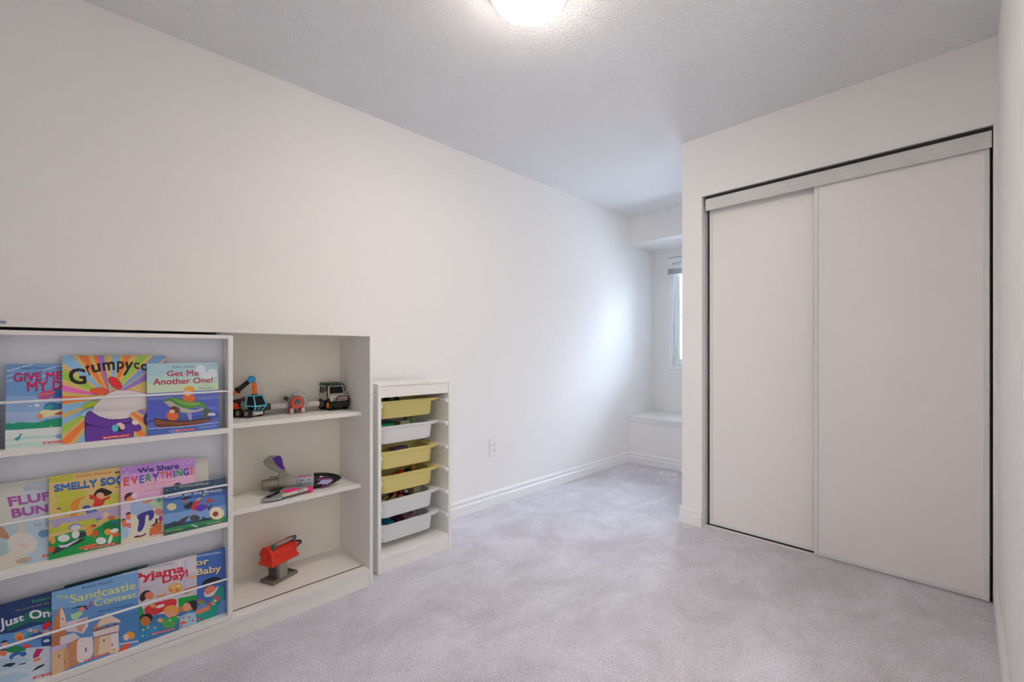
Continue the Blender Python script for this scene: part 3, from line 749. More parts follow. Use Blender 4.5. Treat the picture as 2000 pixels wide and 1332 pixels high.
    ('T','7ea0b8','to the',[(0.321,0.486),(0.549,0.479),(0.549,0.406),(0.325,0.426)],0),
    ('P','c08a70',[(-0.055,0.477),(0.029,0.498),(0.073,0.419),(0.111,0.328),(0.041,0.359),(-0.055,0.423)]),
    ('P','d8cfc0',[(0.232,0.434),(0.229,0.408),(0.224,0.386),(0.216,0.369),(0.207,0.36),(0.197,0.359),(0.188,0.367),(0.18,0.381),(0.174,0.402),(0.17,0.427),(0.17,0.454),(0.173,0.48),(0.179,0.502),(0.186,0.518),(0.196,0.528),(0.205,0.529),(0.215,0.522),(0.223,0.507),(0.229,0.486),(0.232,0.461)]),
    ('P','e0ded6',[(0.359,0.205),(0.349,0.17),(0.325,0.144),(0.291,0.129),(0.25,0.128),(0.206,0.139),(0.163,0.162),(0.126,0.195),(0.097,0.233),(0.08,0.274),(0.076,0.314),(0.086,0.348),(0.108,0.374),(0.141,0.389),(0.181,0.392),(0.225,0.382),(0.269,0.36),(0.307,0.327),(0.337,0.288),(0.355,0.246)]),
    ('P','ded8cc',[(0.268,0.107),(0.267,0.079),(0.253,0.054),(0.229,0.034),(0.195,0.02),(0.157,0.015),(0.117,0.018),(0.08,0.029),(0.048,0.047),(0.026,0.07),(0.015,0.096),(0.016,0.123),(0.029,0.148),(0.052,0.168),(0.085,0.182),(0.123,0.188),(0.163,0.186),(0.201,0.175),(0.233,0.157),(0.256,0.134)]),
    ('P','b8a48c',[(0.304,0.06),(0.302,0.05),(0.293,0.041),(0.277,0.033),(0.257,0.028),(0.234,0.026),(0.21,0.026),(0.189,0.03),(0.171,0.036),(0.159,0.045),(0.153,0.054),(0.155,0.064),(0.164,0.073),(0.179,0.08),(0.199,0.085),(0.222,0.088),(0.245,0.087),(0.267,0.084),(0.286,0.077),(0.298,0.069)]),
    ('P','ded6cc',[(0.106,0.086),(0.106,0.065),(0.098,0.046),(0.084,0.032),(0.064,0.023),(0.042,0.021),(0.019,0.026),(-0.002,0.037),(-0.021,0.053),(-0.034,0.072),(-0.04,0.094),(-0.04,0.115),(-0.032,0.133),(-0.018,0.148),(0.001,0.157),(0.023,0.159),(0.046,0.155),(0.068,0.144),(0.086,0.128),(0.1,0.108)]),
    ('P','e0ccc4',[(0.272,0.218),(0.269,0.207),(0.263,0.198),(0.253,0.192),(0.241,0.189),(0.227,0.191),(0.213,0.196),(0.201,0.205),(0.191,0.216),(0.185,0.229),(0.183,0.241),(0.185,0.252),(0.191,0.262),(0.201,0.268),(0.213,0.27),(0.227,0.269),(0.24,0.263),(0.253,0.255),(0.263,0.243),(0.269,0.231)]),
    ('P','6f9cc0',[(0.477,0.323),(0.476,0.308),(0.47,0.294),(0.46,0.284),(0.445,0.277),(0.429,0.275),(0.411,0.278),(0.395,0.286),(0.382,0.297),(0.372,0.311),(0.367,0.326),(0.368,0.341),(0.373,0.354),(0.384,0.365),(0.398,0.372),(0.415,0.374),(0.432,0.371),(0.448,0.364),(0.462,0.352),(0.472,0.339)]),
    ('P','d8202c',[(0.413,0.072),(0.694,0.046),(0.694,0.02),(0.413,0.044)]),
    ('T','f4e4e4','SCHOLASTIC',[(0.468,0.06),(0.68,0.041),(0.68,0.027),(0.468,0.045)],0.02),
    ('P','f4e4e4',[(0.427,0.062),(0.441,0.058),(0.457,0.06),(0.457,0.047),(0.441,0.046),(0.427,0.05)]),
  ]),
  'smelly': ('dcc07c', [
    ('P','c2c24a',[(-0.004,0.989),(0.272,0.993),(0.262,0.916),(0.077,0.914),(-0.004,0.937)]),
    ('P','c6c64c',[(0.05,0.795),(0.187,0.813),(0.435,0.75),(0.396,0.693),(0.243,0.678),(0.206,0.478),(0.151,0.489),(0.096,0.623),(0.042,0.644),(0.105,0.704),(0.05,0.754)]),
    ('P','c8c858',[(0.435,0.686),(0.882,0.661),(0.881,0.517),(0.572,0.532)]),
    ('T','e8643c','Robert Munsch',[(0.296,0.967),(0.704,0.966),(0.708,0.935),(0.3,0.939)],0.02),
    ('T','1c3c7c','SMELLY SOCKS',[(0.052,0.892),(1.023,0.883),(1.027,0.774),(0.057,0.804)],0.05),
    ('T','3a78cc','SMELLY SOCKS',[(0.055,0.895),(1.019,0.888),(1.021,0.788),(0.059,0.814)],0.03),
    ('P','8a5a34',[(0.745,0.949),(0.81,0.95),(0.81,0.923),(0.757,0.923)]),
    ('P','3a3428',[(0.789,0.766),(0.883,0.767),(0.882,0.778),(0.787,0.777)]),
    ('P','3a3428',[(0.747,0.742),(0.883,0.741),(0.882,0.748),(0.746,0.749)]),
    ('P','8a6a3c',[(0.134,0.589),(0.133,0.586),(0.129,0.583),(0.123,0.582),(0.115,0.582),(0.107,0.583),(0.098,0.585),(0.091,0.588),(0.085,0.592),(0.081,0.596),(0.08,0.6),(0.081,0.603),(0.085,0.605),(0.091,0.607),(0.098,0.607),(0.107,0.606),(0.115,0.603),(0.123,0.6),(0.129,0.597),(0.133,0.593)]),
    ('P','e09438',[(0.229,0.598),(0.243,0.652),(0.3,0.678),(0.396,0.698),(0.41,0.674),(0.348,0.659),(0.319,0.58),(0.319,0.486),(0.262,0.461),(0.22,0.485),(0.253,0.531)]),
    ('P','1c1a1c',[(0.435,0.665),(0.493,0.686),(0.523,0.745),(0.593,0.768),(0.654,0.734),(0.73,0.685),(0.674,0.656),(0.613,0.654),(0.553,0.643),(0.493,0.633)]),
    ('P','e8a888',[(0.621,0.663),(0.619,0.652),(0.612,0.642),(0.601,0.635),(0.587,0.632),(0.573,0.633),(0.558,0.638),(0.545,0.646),(0.534,0.656),(0.527,0.668),(0.525,0.68),(0.527,0.692),(0.534,0.701),(0.545,0.708),(0.558,0.711),(0.573,0.711),(0.588,0.706),(0.601,0.698),(0.612,0.688),(0.619,0.676)]),
    ('P','d83a2c',[(0.435,0.707),(0.513,0.682),(0.573,0.618),(0.633,0.629),(0.694,0.65),(0.694,0.618),(0.628,0.597),(0.607,0.536),(0.473,0.538),(0.513,0.618),(0.454,0.672)]),
    ('P','3a5ab4',[(0.357,0.568),(0.434,0.58),(0.473,0.54),(0.612,0.427),(0.597,0.371),(0.532,0.367),(0.493,0.409),(0.522,0.435),(0.434,0.453),(0.405,0.501)]),
    ('P','5a8ccc',[(0.42,0.508),(0.513,0.501),(0.612,0.427),(0.572,0.382),(0.512,0.378),(0.532,0.433),(0.454,0.459)]),
    ('P','c83a3c',[(0.528,0.3),(0.526,0.293),(0.521,0.288),(0.513,0.285),(0.503,0.283),(0.492,0.285),(0.482,0.288),(0.472,0.294),(0.464,0.3),(0.459,0.308),(0.457,0.315),(0.459,0.322),(0.464,0.328),(0.472,0.331),(0.482,0.332),(0.493,0.331),(0.503,0.328),(0.513,0.322),(0.521,0.316),(0.526,0.308)]),
    ('P','3a9a6c',[(0.553,0.348),(0.551,0.343),(0.546,0.34),(0.538,0.338),(0.528,0.337),(0.517,0.339),(0.506,0.342),(0.496,0.346),(0.489,0.352),(0.484,0.358),(0.482,0.363),(0.484,0.368),(0.489,0.372),(0.496,0.374),(0.506,0.374),(0.517,0.373),(0.528,0.37),(0.538,0.365),(0.546,0.36),(0.551,0.354)]),
    ('P','b4a8d0',[(-0.012,0.482),(0.376,0.464),(0.881,0.495),(0.88,0.363),(0.572,0.382),(0.3,0.396),(-0.012,0.421)]),
    ('P','c8cc48',[(-0.011,0.38),(0.3,0.396),(0.493,0.398),(0.572,0.318),(0.281,0.317),(-0.011,0.31)]),
    ('P','9a94c8',[(0.355,0.341),(0.354,0.328),(0.346,0.316),(0.331,0.306),(0.311,0.3),(0.289,0.297),(0.266,0.299),(0.244,0.305),(0.226,0.314),(0.214,0.325),(0.208,0.338),(0.209,0.351),(0.217,0.363),(0.232,0.373),(0.251,0.379),(0.273,0.382),(0.296,0.38),(0.318,0.375),(0.336,0.366),(0.349,0.354)]),
    ('P','e8e8ec',[(0.346,0.326),(0.345,0.316),(0.339,0.307),(0.328,0.3),(0.313,0.295),(0.296,0.293),(0.279,0.295),(0.263,0.299),(0.249,0.306),(0.24,0.314),(0.235,0.324),(0.236,0.334),(0.242,0.343),(0.253,0.35),(0.268,0.355),(0.285,0.357),(0.302,0.356),(0.318,0.352),(0.332,0.345),(0.342,0.336)]),
    ('P','a4a0d0',[(0.129,0.402),(0.129,0.395),(0.123,0.389),(0.113,0.382),(0.099,0.377),(0.084,0.373),(0.068,0.371),(0.053,0.371),(0.04,0.373),(0.032,0.376),(0.027,0.382),(0.028,0.388),(0.034,0.394),(0.044,0.401),(0.057,0.406),(0.072,0.41),(0.089,0.412),(0.104,0.412),(0.116,0.411),(0.125,0.407)]),
    ('P','0c9a4a',[(-0.011,0.259),(0.151,0.273),(0.3,0.292),(0.492,0.25),(0.672,0.34),(0.88,0.319),(0.876,-0.327),(-0.01,-0.092)]),
    ('P','e8ecec',[(0.226,0.22),(0.225,0.207),(0.217,0.195),(0.203,0.187),(0.186,0.182),(0.166,0.181),(0.145,0.185),(0.126,0.193),(0.111,0.203),(0.1,0.216),(0.095,0.23),(0.097,0.243),(0.104,0.255),(0.118,0.263),(0.135,0.268),(0.155,0.269),(0.175,0.265),(0.194,0.258),(0.21,0.247),(0.221,0.234)]),
    ('P','e8a04c',[(0.073,0.22),(0.072,0.206),(0.067,0.195),(0.06,0.187),(0.052,0.182),(0.043,0.182),(0.033,0.187),(0.025,0.195),(0.018,0.207),(0.014,0.22),(0.012,0.234),(0.014,0.247),(0.018,0.259),(0.024,0.267),(0.033,0.271),(0.042,0.271),(0.052,0.267),(0.06,0.259),(0.067,0.247),(0.071,0.234)]),
    ('P','e8a04c',[(0.484,0.225),(0.476,0.209),(0.464,0.197),(0.451,0.191),(0.437,0.19),(0.424,0.195),(0.412,0.205),(0.404,0.22),(0.4,0.237),(0.399,0.256),(0.404,0.274),(0.412,0.29),(0.423,0.302),(0.436,0.309),(0.45,0.31),(0.464,0.305),(0.475,0.295),(0.484,0.28),(0.488,0.262),(0.488,0.243)]),
    ('P','e4542c',[(0.061,0.116),(0.059,0.106),(0.054,0.097),(0.046,0.091),(0.036,0.088),(0.025,0.089),(0.014,0.093),(0.004,0.101),(-0.004,0.111),(-0.009,0.122),(-0.011,0.134),(-0.009,0.145),(-0.004,0.153),(0.004,0.16),(0.014,0.162),(0.025,0.161),(0.036,0.157),(0.046,0.149),(0.054,0.139),(0.059,0.128)]),
    ('P','2a2a34',[(0.088,0.145),(0.3,0.178),(0.414,0.167),(0.347,0.125),(0.17,0.095),(0.034,0.047),(0.043,0.085)]),
    ('P','d8dce4',[(0.097,0.153),(0.188,0.142),(0.338,0.184),(0.319,0.163),(0.197,0.109),(0.124,0.116)]),
    ('P','30303c',[(0.414,0.223),(0.413,0.211),(0.406,0.201),(0.394,0.192),(0.378,0.187),(0.359,0.185),(0.34,0.186),(0.322,0.192),(0.307,0.2),(0.296,0.211),(0.291,0.222),(0.292,0.234),(0.298,0.245),(0.31,0.254),(0.326,0.259),(0.345,0.261),(0.364,0.26),(0.383,0.254),(0.398,0.246),(0.409,0.235)]),
    ('P','e8e8ec',[(0.327,0.267),(0.333,0.253),(0.336,0.238),(0.333,0.224),(0.327,0.211),(0.317,0.201),(0.305,0.195),(0.291,0.194),(0.277,0.198),(0.264,0.205),(0.254,0.217),(0.248,0.231),(0.246,0.246),(0.248,0.26),(0.254,0.273),(0.264,0.283),(0.276,0.289),(0.29,0.29),(0.304,0.287),(0.317,0.279)]),
    ('P','e8ecec',[(0.643,0.082),(0.64,0.069),(0.631,0.059),(0.617,0.052),(0.6,0.05),(0.581,0.052),(0.562,0.059),(0.545,0.069),(0.531,0.082),(0.523,0.096),(0.52,0.111),(0.523,0.124),(0.531,0.134),(0.545,0.141),(0.562,0.144),(0.581,0.141),(0.6,0.135),(0.617,0.125),(0.631,0.111),(0.64,0.097)]),
    ('P','3c6cb0',[(0.794,0.288),(0.793,0.279),(0.786,0.271),(0.774,0.264),(0.758,0.26),(0.74,0.257),(0.721,0.257),(0.704,0.26),(0.689,0.265),(0.679,0.271),(0.674,0.279),(0.675,0.288),(0.682,0.296),(0.694,0.302),(0.709,0.307),(0.727,0.31),(0.746,0.31),(0.764,0.307),(0.778,0.303),(0.789,0.296)]),
    ('P','0a7a44',[(0.785,0.218),(0.78,0.199),(0.767,0.184),(0.746,0.174),(0.721,0.17),(0.692,0.173),(0.664,0.183),(0.639,0.198),(0.619,0.216),(0.606,0.237),(0.601,0.258),(0.606,0.277),(0.619,0.292),(0.639,0.302),(0.664,0.306),(0.693,0.303),(0.721,0.294),(0.747,0.279),(0.767,0.26),(0.78,0.239)]),
    ('P','e8a04c',[(0.723,0.177),(0.72,0.165),(0.713,0.155),(0.702,0.149),(0.687,0.146),(0.672,0.148),(0.656,0.153),(0.642,0.162),(0.631,0.174),(0.624,0.187),(0.621,0.2),(0.624,0.212),(0.631,0.222),(0.642,0.228),(0.656,0.231),(0.672,0.23),(0.688,0.224),(0.702,0.215),(0.713,0.204),(0.72,0.191)]),
    ('P','e4743c',[(0.816,0.124),(0.813,0.116),(0.804,0.11),(0.79,0.107),(0.772,0.107),(0.753,0.11),(0.734,0.115),(0.717,0.123),(0.704,0.133),(0.695,0.142),(0.692,0.152),(0.695,0.16),(0.704,0.166),(0.717,0.169),(0.735,0.169),(0.754,0.166),(0.773,0.16),(0.79,0.153),(0.804,0.143),(0.813,0.133)]),
    ('P','e8ecec',[(0.793,0.192),(0.793,0.183),(0.788,0.175),(0.778,0.167),(0.765,0.163),(0.75,0.16),(0.735,0.161),(0.72,0.164),(0.707,0.17),(0.698,0.177),(0.694,0.186),(0.694,0.195),(0.699,0.203),(0.709,0.21),(0.722,0.215),(0.737,0.218),(0.752,0.217),(0.767,0.214),(0.78,0.208),(0.789,0.201)]),
    ('P','e4542c',[(0.54,0.186),(0.533,0.172),(0.524,0.162),(0.514,0.156),(0.504,0.154),(0.495,0.157),(0.487,0.164),(0.482,0.176),(0.48,0.19),(0.48,0.205),(0.484,0.22),(0.491,0.233),(0.499,0.244),(0.509,0.25),(0.519,0.252),(0.529,0.249),(0.537,0.241),(0.542,0.23),(0.544,0.216),(0.544,0.201)]),
    ('P','f0e8e0',[(0.713,0.074),(0.705,0.057),(0.696,0.044),(0.687,0.034),(0.678,0.03),(0.671,0.031),(0.665,0.038),(0.662,0.05),(0.662,0.065),(0.665,0.082),(0.671,0.1),(0.678,0.117),(0.687,0.13),(0.697,0.14),(0.705,0.144),(0.713,0.143),(0.718,0.136),(0.721,0.125),(0.721,0.11),(0.718,0.092)]),
    ('P','e0703c',[(0.548,0.066),(0.543,0.061),(0.528,0.055),(0.503,0.051),(0.472,0.047),(0.437,0.045),(0.402,0.045),(0.371,0.047),(0.345,0.05),(0.329,0.054),(0.322,0.059),(0.326,0.065),(0.341,0.07),(0.365,0.074),(0.395,0.078),(0.43,0.08),(0.465,0.08),(0.497,0.079),(0.523,0.076),(0.541,0.071)]),
    ('P','e8c8b0',[(0.683,0.402),(0.681,0.389),(0.675,0.379),(0.666,0.371),(0.655,0.367),(0.642,0.367),(0.63,0.372),(0.618,0.381),(0.61,0.392),(0.604,0.405),(0.602,0.419),(0.604,0.432),(0.61,0.442),(0.619,0.45),(0.63,0.454),(0.642,0.454),(0.655,0.449),(0.666,0.441),(0.675,0.429),(0.681,0.416)]),
    ('P','d86c3c',[(0.75,0.351),(0.748,0.342),(0.741,0.336),(0.731,0.332),(0.718,0.331),(0.703,0.332),(0.689,0.337),(0.675,0.343),(0.665,0.352),(0.659,0.361),(0.656,0.37),(0.659,0.378),(0.665,0.385),(0.676,0.389),(0.689,0.39),(0.703,0.389),(0.718,0.384),(0.731,0.378),(0.741,0.369),(0.748,0.36)]),
    ('P','d8202c',[(0.366,0.045),(0.774,0.036),(0.773,0.007),(0.36,0.024)]),
    ('T','f4e4e4','SCHOLASTIC',[(0.444,0.038),(0.752,0.029),(0.752,0.014),(0.441,0.026)],0.02),
    ('P','f4e4e4',[(0.384,0.038),(0.403,0.036),(0.428,0.037),(0.426,0.027),(0.401,0.026),(0.382,0.029)]),
  ]),
  'share': ('e6b4d8', [
    ('P','b98ad6',[(-0.015,1.008),(1.083,0.998),(1.08,0.768),(0.559,0.826),(-0.016,0.837)]),
    ('P','cf9ce0',[(-0.016,0.904),(0.56,0.876),(1.081,0.83),(1.079,0.736),(-0.016,0.818)]),
    ('P','e9bcd8',[(-0.016,0.818),(1.079,0.747),(1.075,0.496),(-0.017,0.629)]),
    ('P','e8d8f0',[(0.048,0.971),(0.047,0.968),(0.046,0.966),(0.044,0.965),(0.041,0.964),(0.039,0.964),(0.036,0.965),(0.033,0.966),(0.031,0.968),(0.03,0.971),(0.03,0.973),(0.03,0.976),(0.031,0.977),(0.033,0.979),(0.036,0.98),(0.039,0.98),(0.042,0.979),(0.044,0.977),(0.046,0.975),(0.047,0.973)]),
    ('P','e8d8f0',[(0.093,0.916),(0.092,0.914),(0.091,0.912),(0.089,0.91),(0.087,0.91),(0.084,0.91),(0.081,0.91),(0.078,0.912),(0.076,0.914),(0.075,0.916),(0.075,0.919),(0.075,0.921),(0.076,0.923),(0.078,0.924),(0.081,0.925),(0.084,0.925),(0.087,0.924),(0.089,0.923),(0.091,0.921),(0.092,0.918)]),
    ('P','e8d8f0',[(0.13,0.968),(0.129,0.966),(0.128,0.964),(0.126,0.963),(0.124,0.962),(0.121,0.962),(0.118,0.963),(0.115,0.964),(0.113,0.966),(0.112,0.968),(0.112,0.971),(0.112,0.973),(0.113,0.975),(0.115,0.977),(0.118,0.977),(0.121,0.977),(0.124,0.976),(0.126,0.975),(0.128,0.973),(0.129,0.971)]),
    ('P','e8d8f0',[(0.836,0.917),(0.835,0.915),(0.834,0.913),(0.832,0.911),(0.829,0.911),(0.825,0.911),(0.822,0.911),(0.819,0.913),(0.817,0.915),(0.816,0.918),(0.815,0.92),(0.816,0.923),(0.817,0.925),(0.819,0.926),(0.822,0.927),(0.826,0.927),(0.829,0.926),(0.832,0.925),(0.834,0.922),(0.835,0.92)]),
    ('P','e8d8f0',[(0.92,0.926),(0.92,0.924),(0.918,0.922),(0.916,0.92),(0.913,0.919),(0.91,0.919),(0.906,0.92),(0.904,0.922),(0.901,0.924),(0.9,0.926),(0.899,0.929),(0.9,0.932),(0.901,0.934),(0.904,0.935),(0.907,0.936),(0.91,0.936),(0.913,0.935),(0.916,0.933),(0.919,0.931),(0.92,0.929)]),
    ('P','e8d8f0',[(0.964,0.962),(0.963,0.959),(0.962,0.957),(0.959,0.956),(0.956,0.955),(0.953,0.955),(0.95,0.956),(0.947,0.957),(0.944,0.96),(0.943,0.962),(0.942,0.965),(0.943,0.967),(0.944,0.969),(0.947,0.971),(0.95,0.972),(0.953,0.972),(0.956,0.971),(0.959,0.969),(0.962,0.967),(0.963,0.964)]),
    ('P','e8d8f0',[(0.185,0.873),(0.184,0.871),(0.183,0.869),(0.181,0.867),(0.178,0.867),(0.175,0.867),(0.172,0.868),(0.17,0.869),(0.168,0.871),(0.167,0.874),(0.166,0.876),(0.167,0.878),(0.168,0.88),(0.17,0.882),(0.173,0.882),(0.175,0.882),(0.178,0.881),(0.181,0.88),(0.183,0.878),(0.184,0.876)]),
    ('P','e8d8f0',[(0.065,0.891),(0.065,0.889),(0.064,0.887),(0.062,0.886),(0.059,0.885),(0.056,0.885),(0.054,0.886),(0.051,0.887),(0.049,0.889),(0.048,0.892),(0.047,0.894),(0.048,0.896),(0.049,0.898),(0.051,0.9),(0.054,0.9),(0.056,0.9),(0.059,0.9),(0.062,0.898),(0.064,0.896),(0.065,0.894)]),
    ('P','e8d8f0',[(0.857,0.956),(0.857,0.953),(0.855,0.951),(0.853,0.949),(0.85,0.949),(0.847,0.949),(0.844,0.95),(0.841,0.951),(0.838,0.953),(0.837,0.956),(0.837,0.958),(0.837,0.961),(0.839,0.963),(0.841,0.964),(0.844,0.965),(0.847,0.965),(0.85,0.964),(0.853,0.963),(0.856,0.961),(0.857,0.958)]),
    ('P','e8d8f0',[(0.921,0.978),(0.921,0.975),(0.919,0.973),(0.917,0.972),(0.914,0.971),(0.911,0.971),(0.907,0.972),(0.904,0.973),(0.902,0.976),(0.901,0.978),(0.9,0.981),(0.901,0.983),(0.902,0.985),(0.904,0.987),(0.907,0.988),(0.911,0.988),(0.914,0.987),(0.917,0.985),(0.919,0.983),(0.921,0.981)]),
    ('P','e8d8f0',[(0.511,0.953),(0.51,0.951),(0.509,0.949),(0.507,0.947),(0.504,0.946),(0.501,0.946),(0.498,0.947),(0.495,0.949),(0.493,0.951),(0.492,0.953),(0.491,0.956),(0.492,0.958),(0.493,0.96),(0.495,0.962),(0.498,0.962),(0.501,0.962),(0.504,0.962),(0.507,0.96),(0.509,0.958),(0.511,0.955)]),
    ('T','3a2a86','We Share',[(0.209,0.951),(0.77,0.953),(0.775,0.865),(0.216,0.886)],0.045),
    ('T','dc5438','E',[(0.038,0.854),(0.107,0.854),(0.11,0.746),(0.037,0.745)],0.04),
    ('T','d83a3c','V',[(0.129,0.849),(0.216,0.853),(0.191,0.744),(0.162,0.744)],0.04),
    ('T','4a5cc4','E',[(0.237,0.85),(0.297,0.854),(0.302,0.746),(0.238,0.746)],0.04),
    ('T','18a04a','R',[(0.316,0.855),(0.383,0.86),(0.394,0.752),(0.321,0.754)],0.04),
    ('T','52349c','Y',[(0.402,0.854),(0.5,0.863),(0.464,0.733),(0.428,0.735)],0.04),
    ('T','e0703c','T',[(0.5,0.857),(0.576,0.863),(0.57,0.756),(0.527,0.757)],0.04),
    ('T','dc4440','H',[(0.592,0.861),(0.666,0.862),(0.667,0.757),(0.594,0.758)],0.04),
    ('T','4a6cd0','I',[(0.688,0.855),(0.717,0.855),(0.72,0.755),(0.689,0.755)],0.04),
    ('T','18a04a','N',[(0.734,0.858),(0.816,0.865),(0.819,0.758),(0.74,0.76)],0.04),
    ('T','4a2c90','G',[(0.827,0.863),(0.909,0.855),(0.912,0.754),(0.832,0.758)],0.04),
    ('T','e0703c','!',[(0.93,0.871),(0.967,0.872),(0.967,0.753),(0.931,0.755)],0.04),
    ('T','e87c90','by Robert Munsch',[(0.249,0.723),(0.705,0.722),(0.709,0.694),(0.252,0.694)],0.01),
    ('T','a06a90','Illustrated by',[(0.401,0.663),(0.547,0.658),(0.547,0.648),(0.401,0.651)],0),
    ('T','a06a90','Michael Martchenko',[(0.305,0.64),(0.577,0.635),(0.577,0.619),(0.305,0.622)],0),
    ('P','e0cfe6',[(-0.018,0.535),(1.074,0.455),(1.062,-0.309),(-0.021,-0.045)]),
    ('P','e8dcc0',[(-0.02,0.094),(0.551,0.091),(1.068,0.04),(1.062,-0.309),(-0.021,-0.045)]),
    ('P','e2dfc4',[(0.126,0.355),(0.535,0.392),(0.551,0.091),(0.328,0.024),(0.124,0.071)]),
    ('P','4a1e30',[(0.19,0.597),(0.192,0.577),(0.187,0.558),(0.175,0.541),(0.158,0.529),(0.136,0.523),(0.113,0.522),(0.091,0.528),(0.071,0.54),(0.056,0.556),(0.047,0.575),(0.045,0.595),(0.05,0.614),(0.062,0.63),(0.079,0.643),(0.1,0.649),(0.123,0.65),(0.145,0.644),(0.165,0.633),(0.181,0.617)]),
    ('P','e08a50',[(0.19,0.57),(0.191,0.557),(0.185,0.543),(0.174,0.532),(0.158,0.523),(0.139,0.518),(0.119,0.517),(0.1,0.521),(0.084,0.528),(0.071,0.538),(0.065,0.551),(0.064,0.564),(0.069,0.577),(0.081,0.589),(0.096,0.598),(0.115,0.603),(0.135,0.604),(0.154,0.601),(0.171,0.593),(0.183,0.583)]),
    ('P','ecd2e4',[(0.216,0.588),(0.214,0.576),(0.208,0.566),(0.198,0.56),(0.186,0.556),(0.173,0.557),(0.16,0.561),(0.148,0.569),(0.139,0.579),(0.133,0.591),(0.131,0.603),(0.133,0.614),(0.139,0.624),(0.149,0.631),(0.161,0.634),(0.174,0.634),(0.187,0.63),(0.199,0.622),(0.208,0.612),(0.214,0.6)]),
    ('P','aac4e4',[(0.114,0.51),(0.266,0.521),(0.38,0.49),(0.496,0.508),(0.456,0.407),(0.302,0.339),(0.208,0.329),(0.126,0.375)]),
    ('P','e08a50',[(0.266,0.496),(0.399,0.506),(0.409,0.475),(0.284,0.473)]),
    ('P','3a3490',[(0.19,0.323),(0.265,0.356),(0.417,0.375),(0.426,0.275),(0.377,0.227),(0.349,0.233),(0.359,0.308),(0.311,0.318),(0.301,0.185),(0.253,0.108),(0.198,0.121),(0.231,0.257)]),
    ('P','ecdcdc',[(0.184,0.095),(0.281,0.102),(0.319,0.074),(0.197,0.064)]),
    ('P','5a3030',[(0.16,0.062),(0.197,0.073),(0.262,0.058),(0.319,0.084),(0.314,0.056),(0.253,0.041),(0.169,0.046)]),
    ('P','ecdcdc',[(0.358,0.221),(0.454,0.21),(0.454,0.162),(0.377,0.159)]),
    ('P','3a2428',[(0.367,0.151),(0.435,0.185),(0.445,0.242),(0.474,0.236),(0.464,0.169),(0.415,0.15)]),
    ('P','e8845c',[(0.125,0.337),(0.123,0.323),(0.119,0.311),(0.112,0.302),(0.103,0.298),(0.093,0.297),(0.084,0.302),(0.075,0.31),(0.069,0.321),(0.064,0.335),(0.063,0.349),(0.065,0.363),(0.069,0.375),(0.076,0.383),(0.085,0.388),(0.094,0.389),(0.104,0.384),(0.112,0.376),(0.119,0.365),(0.123,0.351)]),
    ('P','3a2a38',[(0.058,0.379),(0.09,0.401),(0.126,0.384),(0.126,0.373),(0.062,0.368)]),
    ('P','e8845c',[(0.071,0.277),(0.069,0.266),(0.064,0.257),(0.056,0.251),(0.046,0.248),(0.034,0.248),(0.023,0.253),(0.013,0.26),(0.006,0.269),(0.001,0.28),(-0.001,0.292),(0.001,0.302),(0.006,0.311),(0.014,0.318),(0.024,0.321),(0.035,0.32),(0.046,0.316),(0.056,0.309),(0.064,0.299),(0.069,0.288)]),
    ('P','3a2430',[(-0.001,0.311),(0.035,0.327),(0.071,0.314),(0.026,0.3)]),
    ('P','e87a68',[(0.008,0.266),(0.125,0.251),(0.125,0.185),(0.016,0.218)]),
    ('P','a4cce0',[(0,0.221),(0.093,0.215),(0.092,0.078),(0.002,0.061)]),
    ('P','c4d8b8',[(0.37,0.482),(0.536,0.501),(0.544,0.39),(0.417,0.385)]),
    ('P','3cae74',[(0.447,0.487),(0.496,0.508),(0.536,0.486),(0.496,0.448)]),
    ('P','d88a8c',[(0.544,0.311),(0.541,0.297),(0.532,0.286),(0.519,0.279),(0.502,0.276),(0.484,0.277),(0.466,0.283),(0.45,0.293),(0.437,0.305),(0.429,0.319),(0.426,0.334),(0.429,0.347),(0.438,0.358),(0.451,0.366),(0.467,0.369),(0.485,0.367),(0.503,0.362),(0.52,0.352),(0.533,0.339),(0.541,0.325)]),
    ('P','d8743c',[(0.367,0.122),(0.415,0.15),(0.523,0.216),(0.521,0.058),(0.357,0.047)]),
    ('P','a83a90',[(0.532,0.224),(0.53,0.212),(0.527,0.202),(0.522,0.194),(0.515,0.19),(0.508,0.189),(0.501,0.193),(0.494,0.2),(0.489,0.21),(0.486,0.221),(0.485,0.234),(0.486,0.245),(0.489,0.256),(0.495,0.263),(0.501,0.268),(0.509,0.268),(0.516,0.265),(0.522,0.258),(0.527,0.248),(0.531,0.236)]),
    ('P','3a1828',[(0.693,0.659),(0.739,0.676),(0.791,0.668),(0.79,0.637),(0.693,0.649)]),
    ('P','d8202c',[(0.368,0.052),(0.752,0.047),(0.751,0.023),(0.364,0.027)]),
    ('T','f4e4e4','SCHOLASTIC',[(0.442,0.045),(0.732,0.042),(0.731,0.029),(0.44,0.032)],0.02),
    ('P','f4e4e4',[(0.385,0.044),(0.404,0.042),(0.427,0.044),(0.425,0.033),(0.402,0.031),(0.384,0.033)]),
  ]),
  'broom': ('2e62b0', [
    ('P','2a4a6c',[(-0.035,1.052),(1.017,1.021),(1.013,0.742),(-0.016,0.82)]),
    ('P','4a7cc0',[(-0.038,0.72),(1.011,0.61),(1.002,0.12),(-0.042,0.269)]),
    ('P','7aa4d8',[(-0.04,0.449),(1.007,0.381),(1.002,0.12),(-0.042,0.254)]),
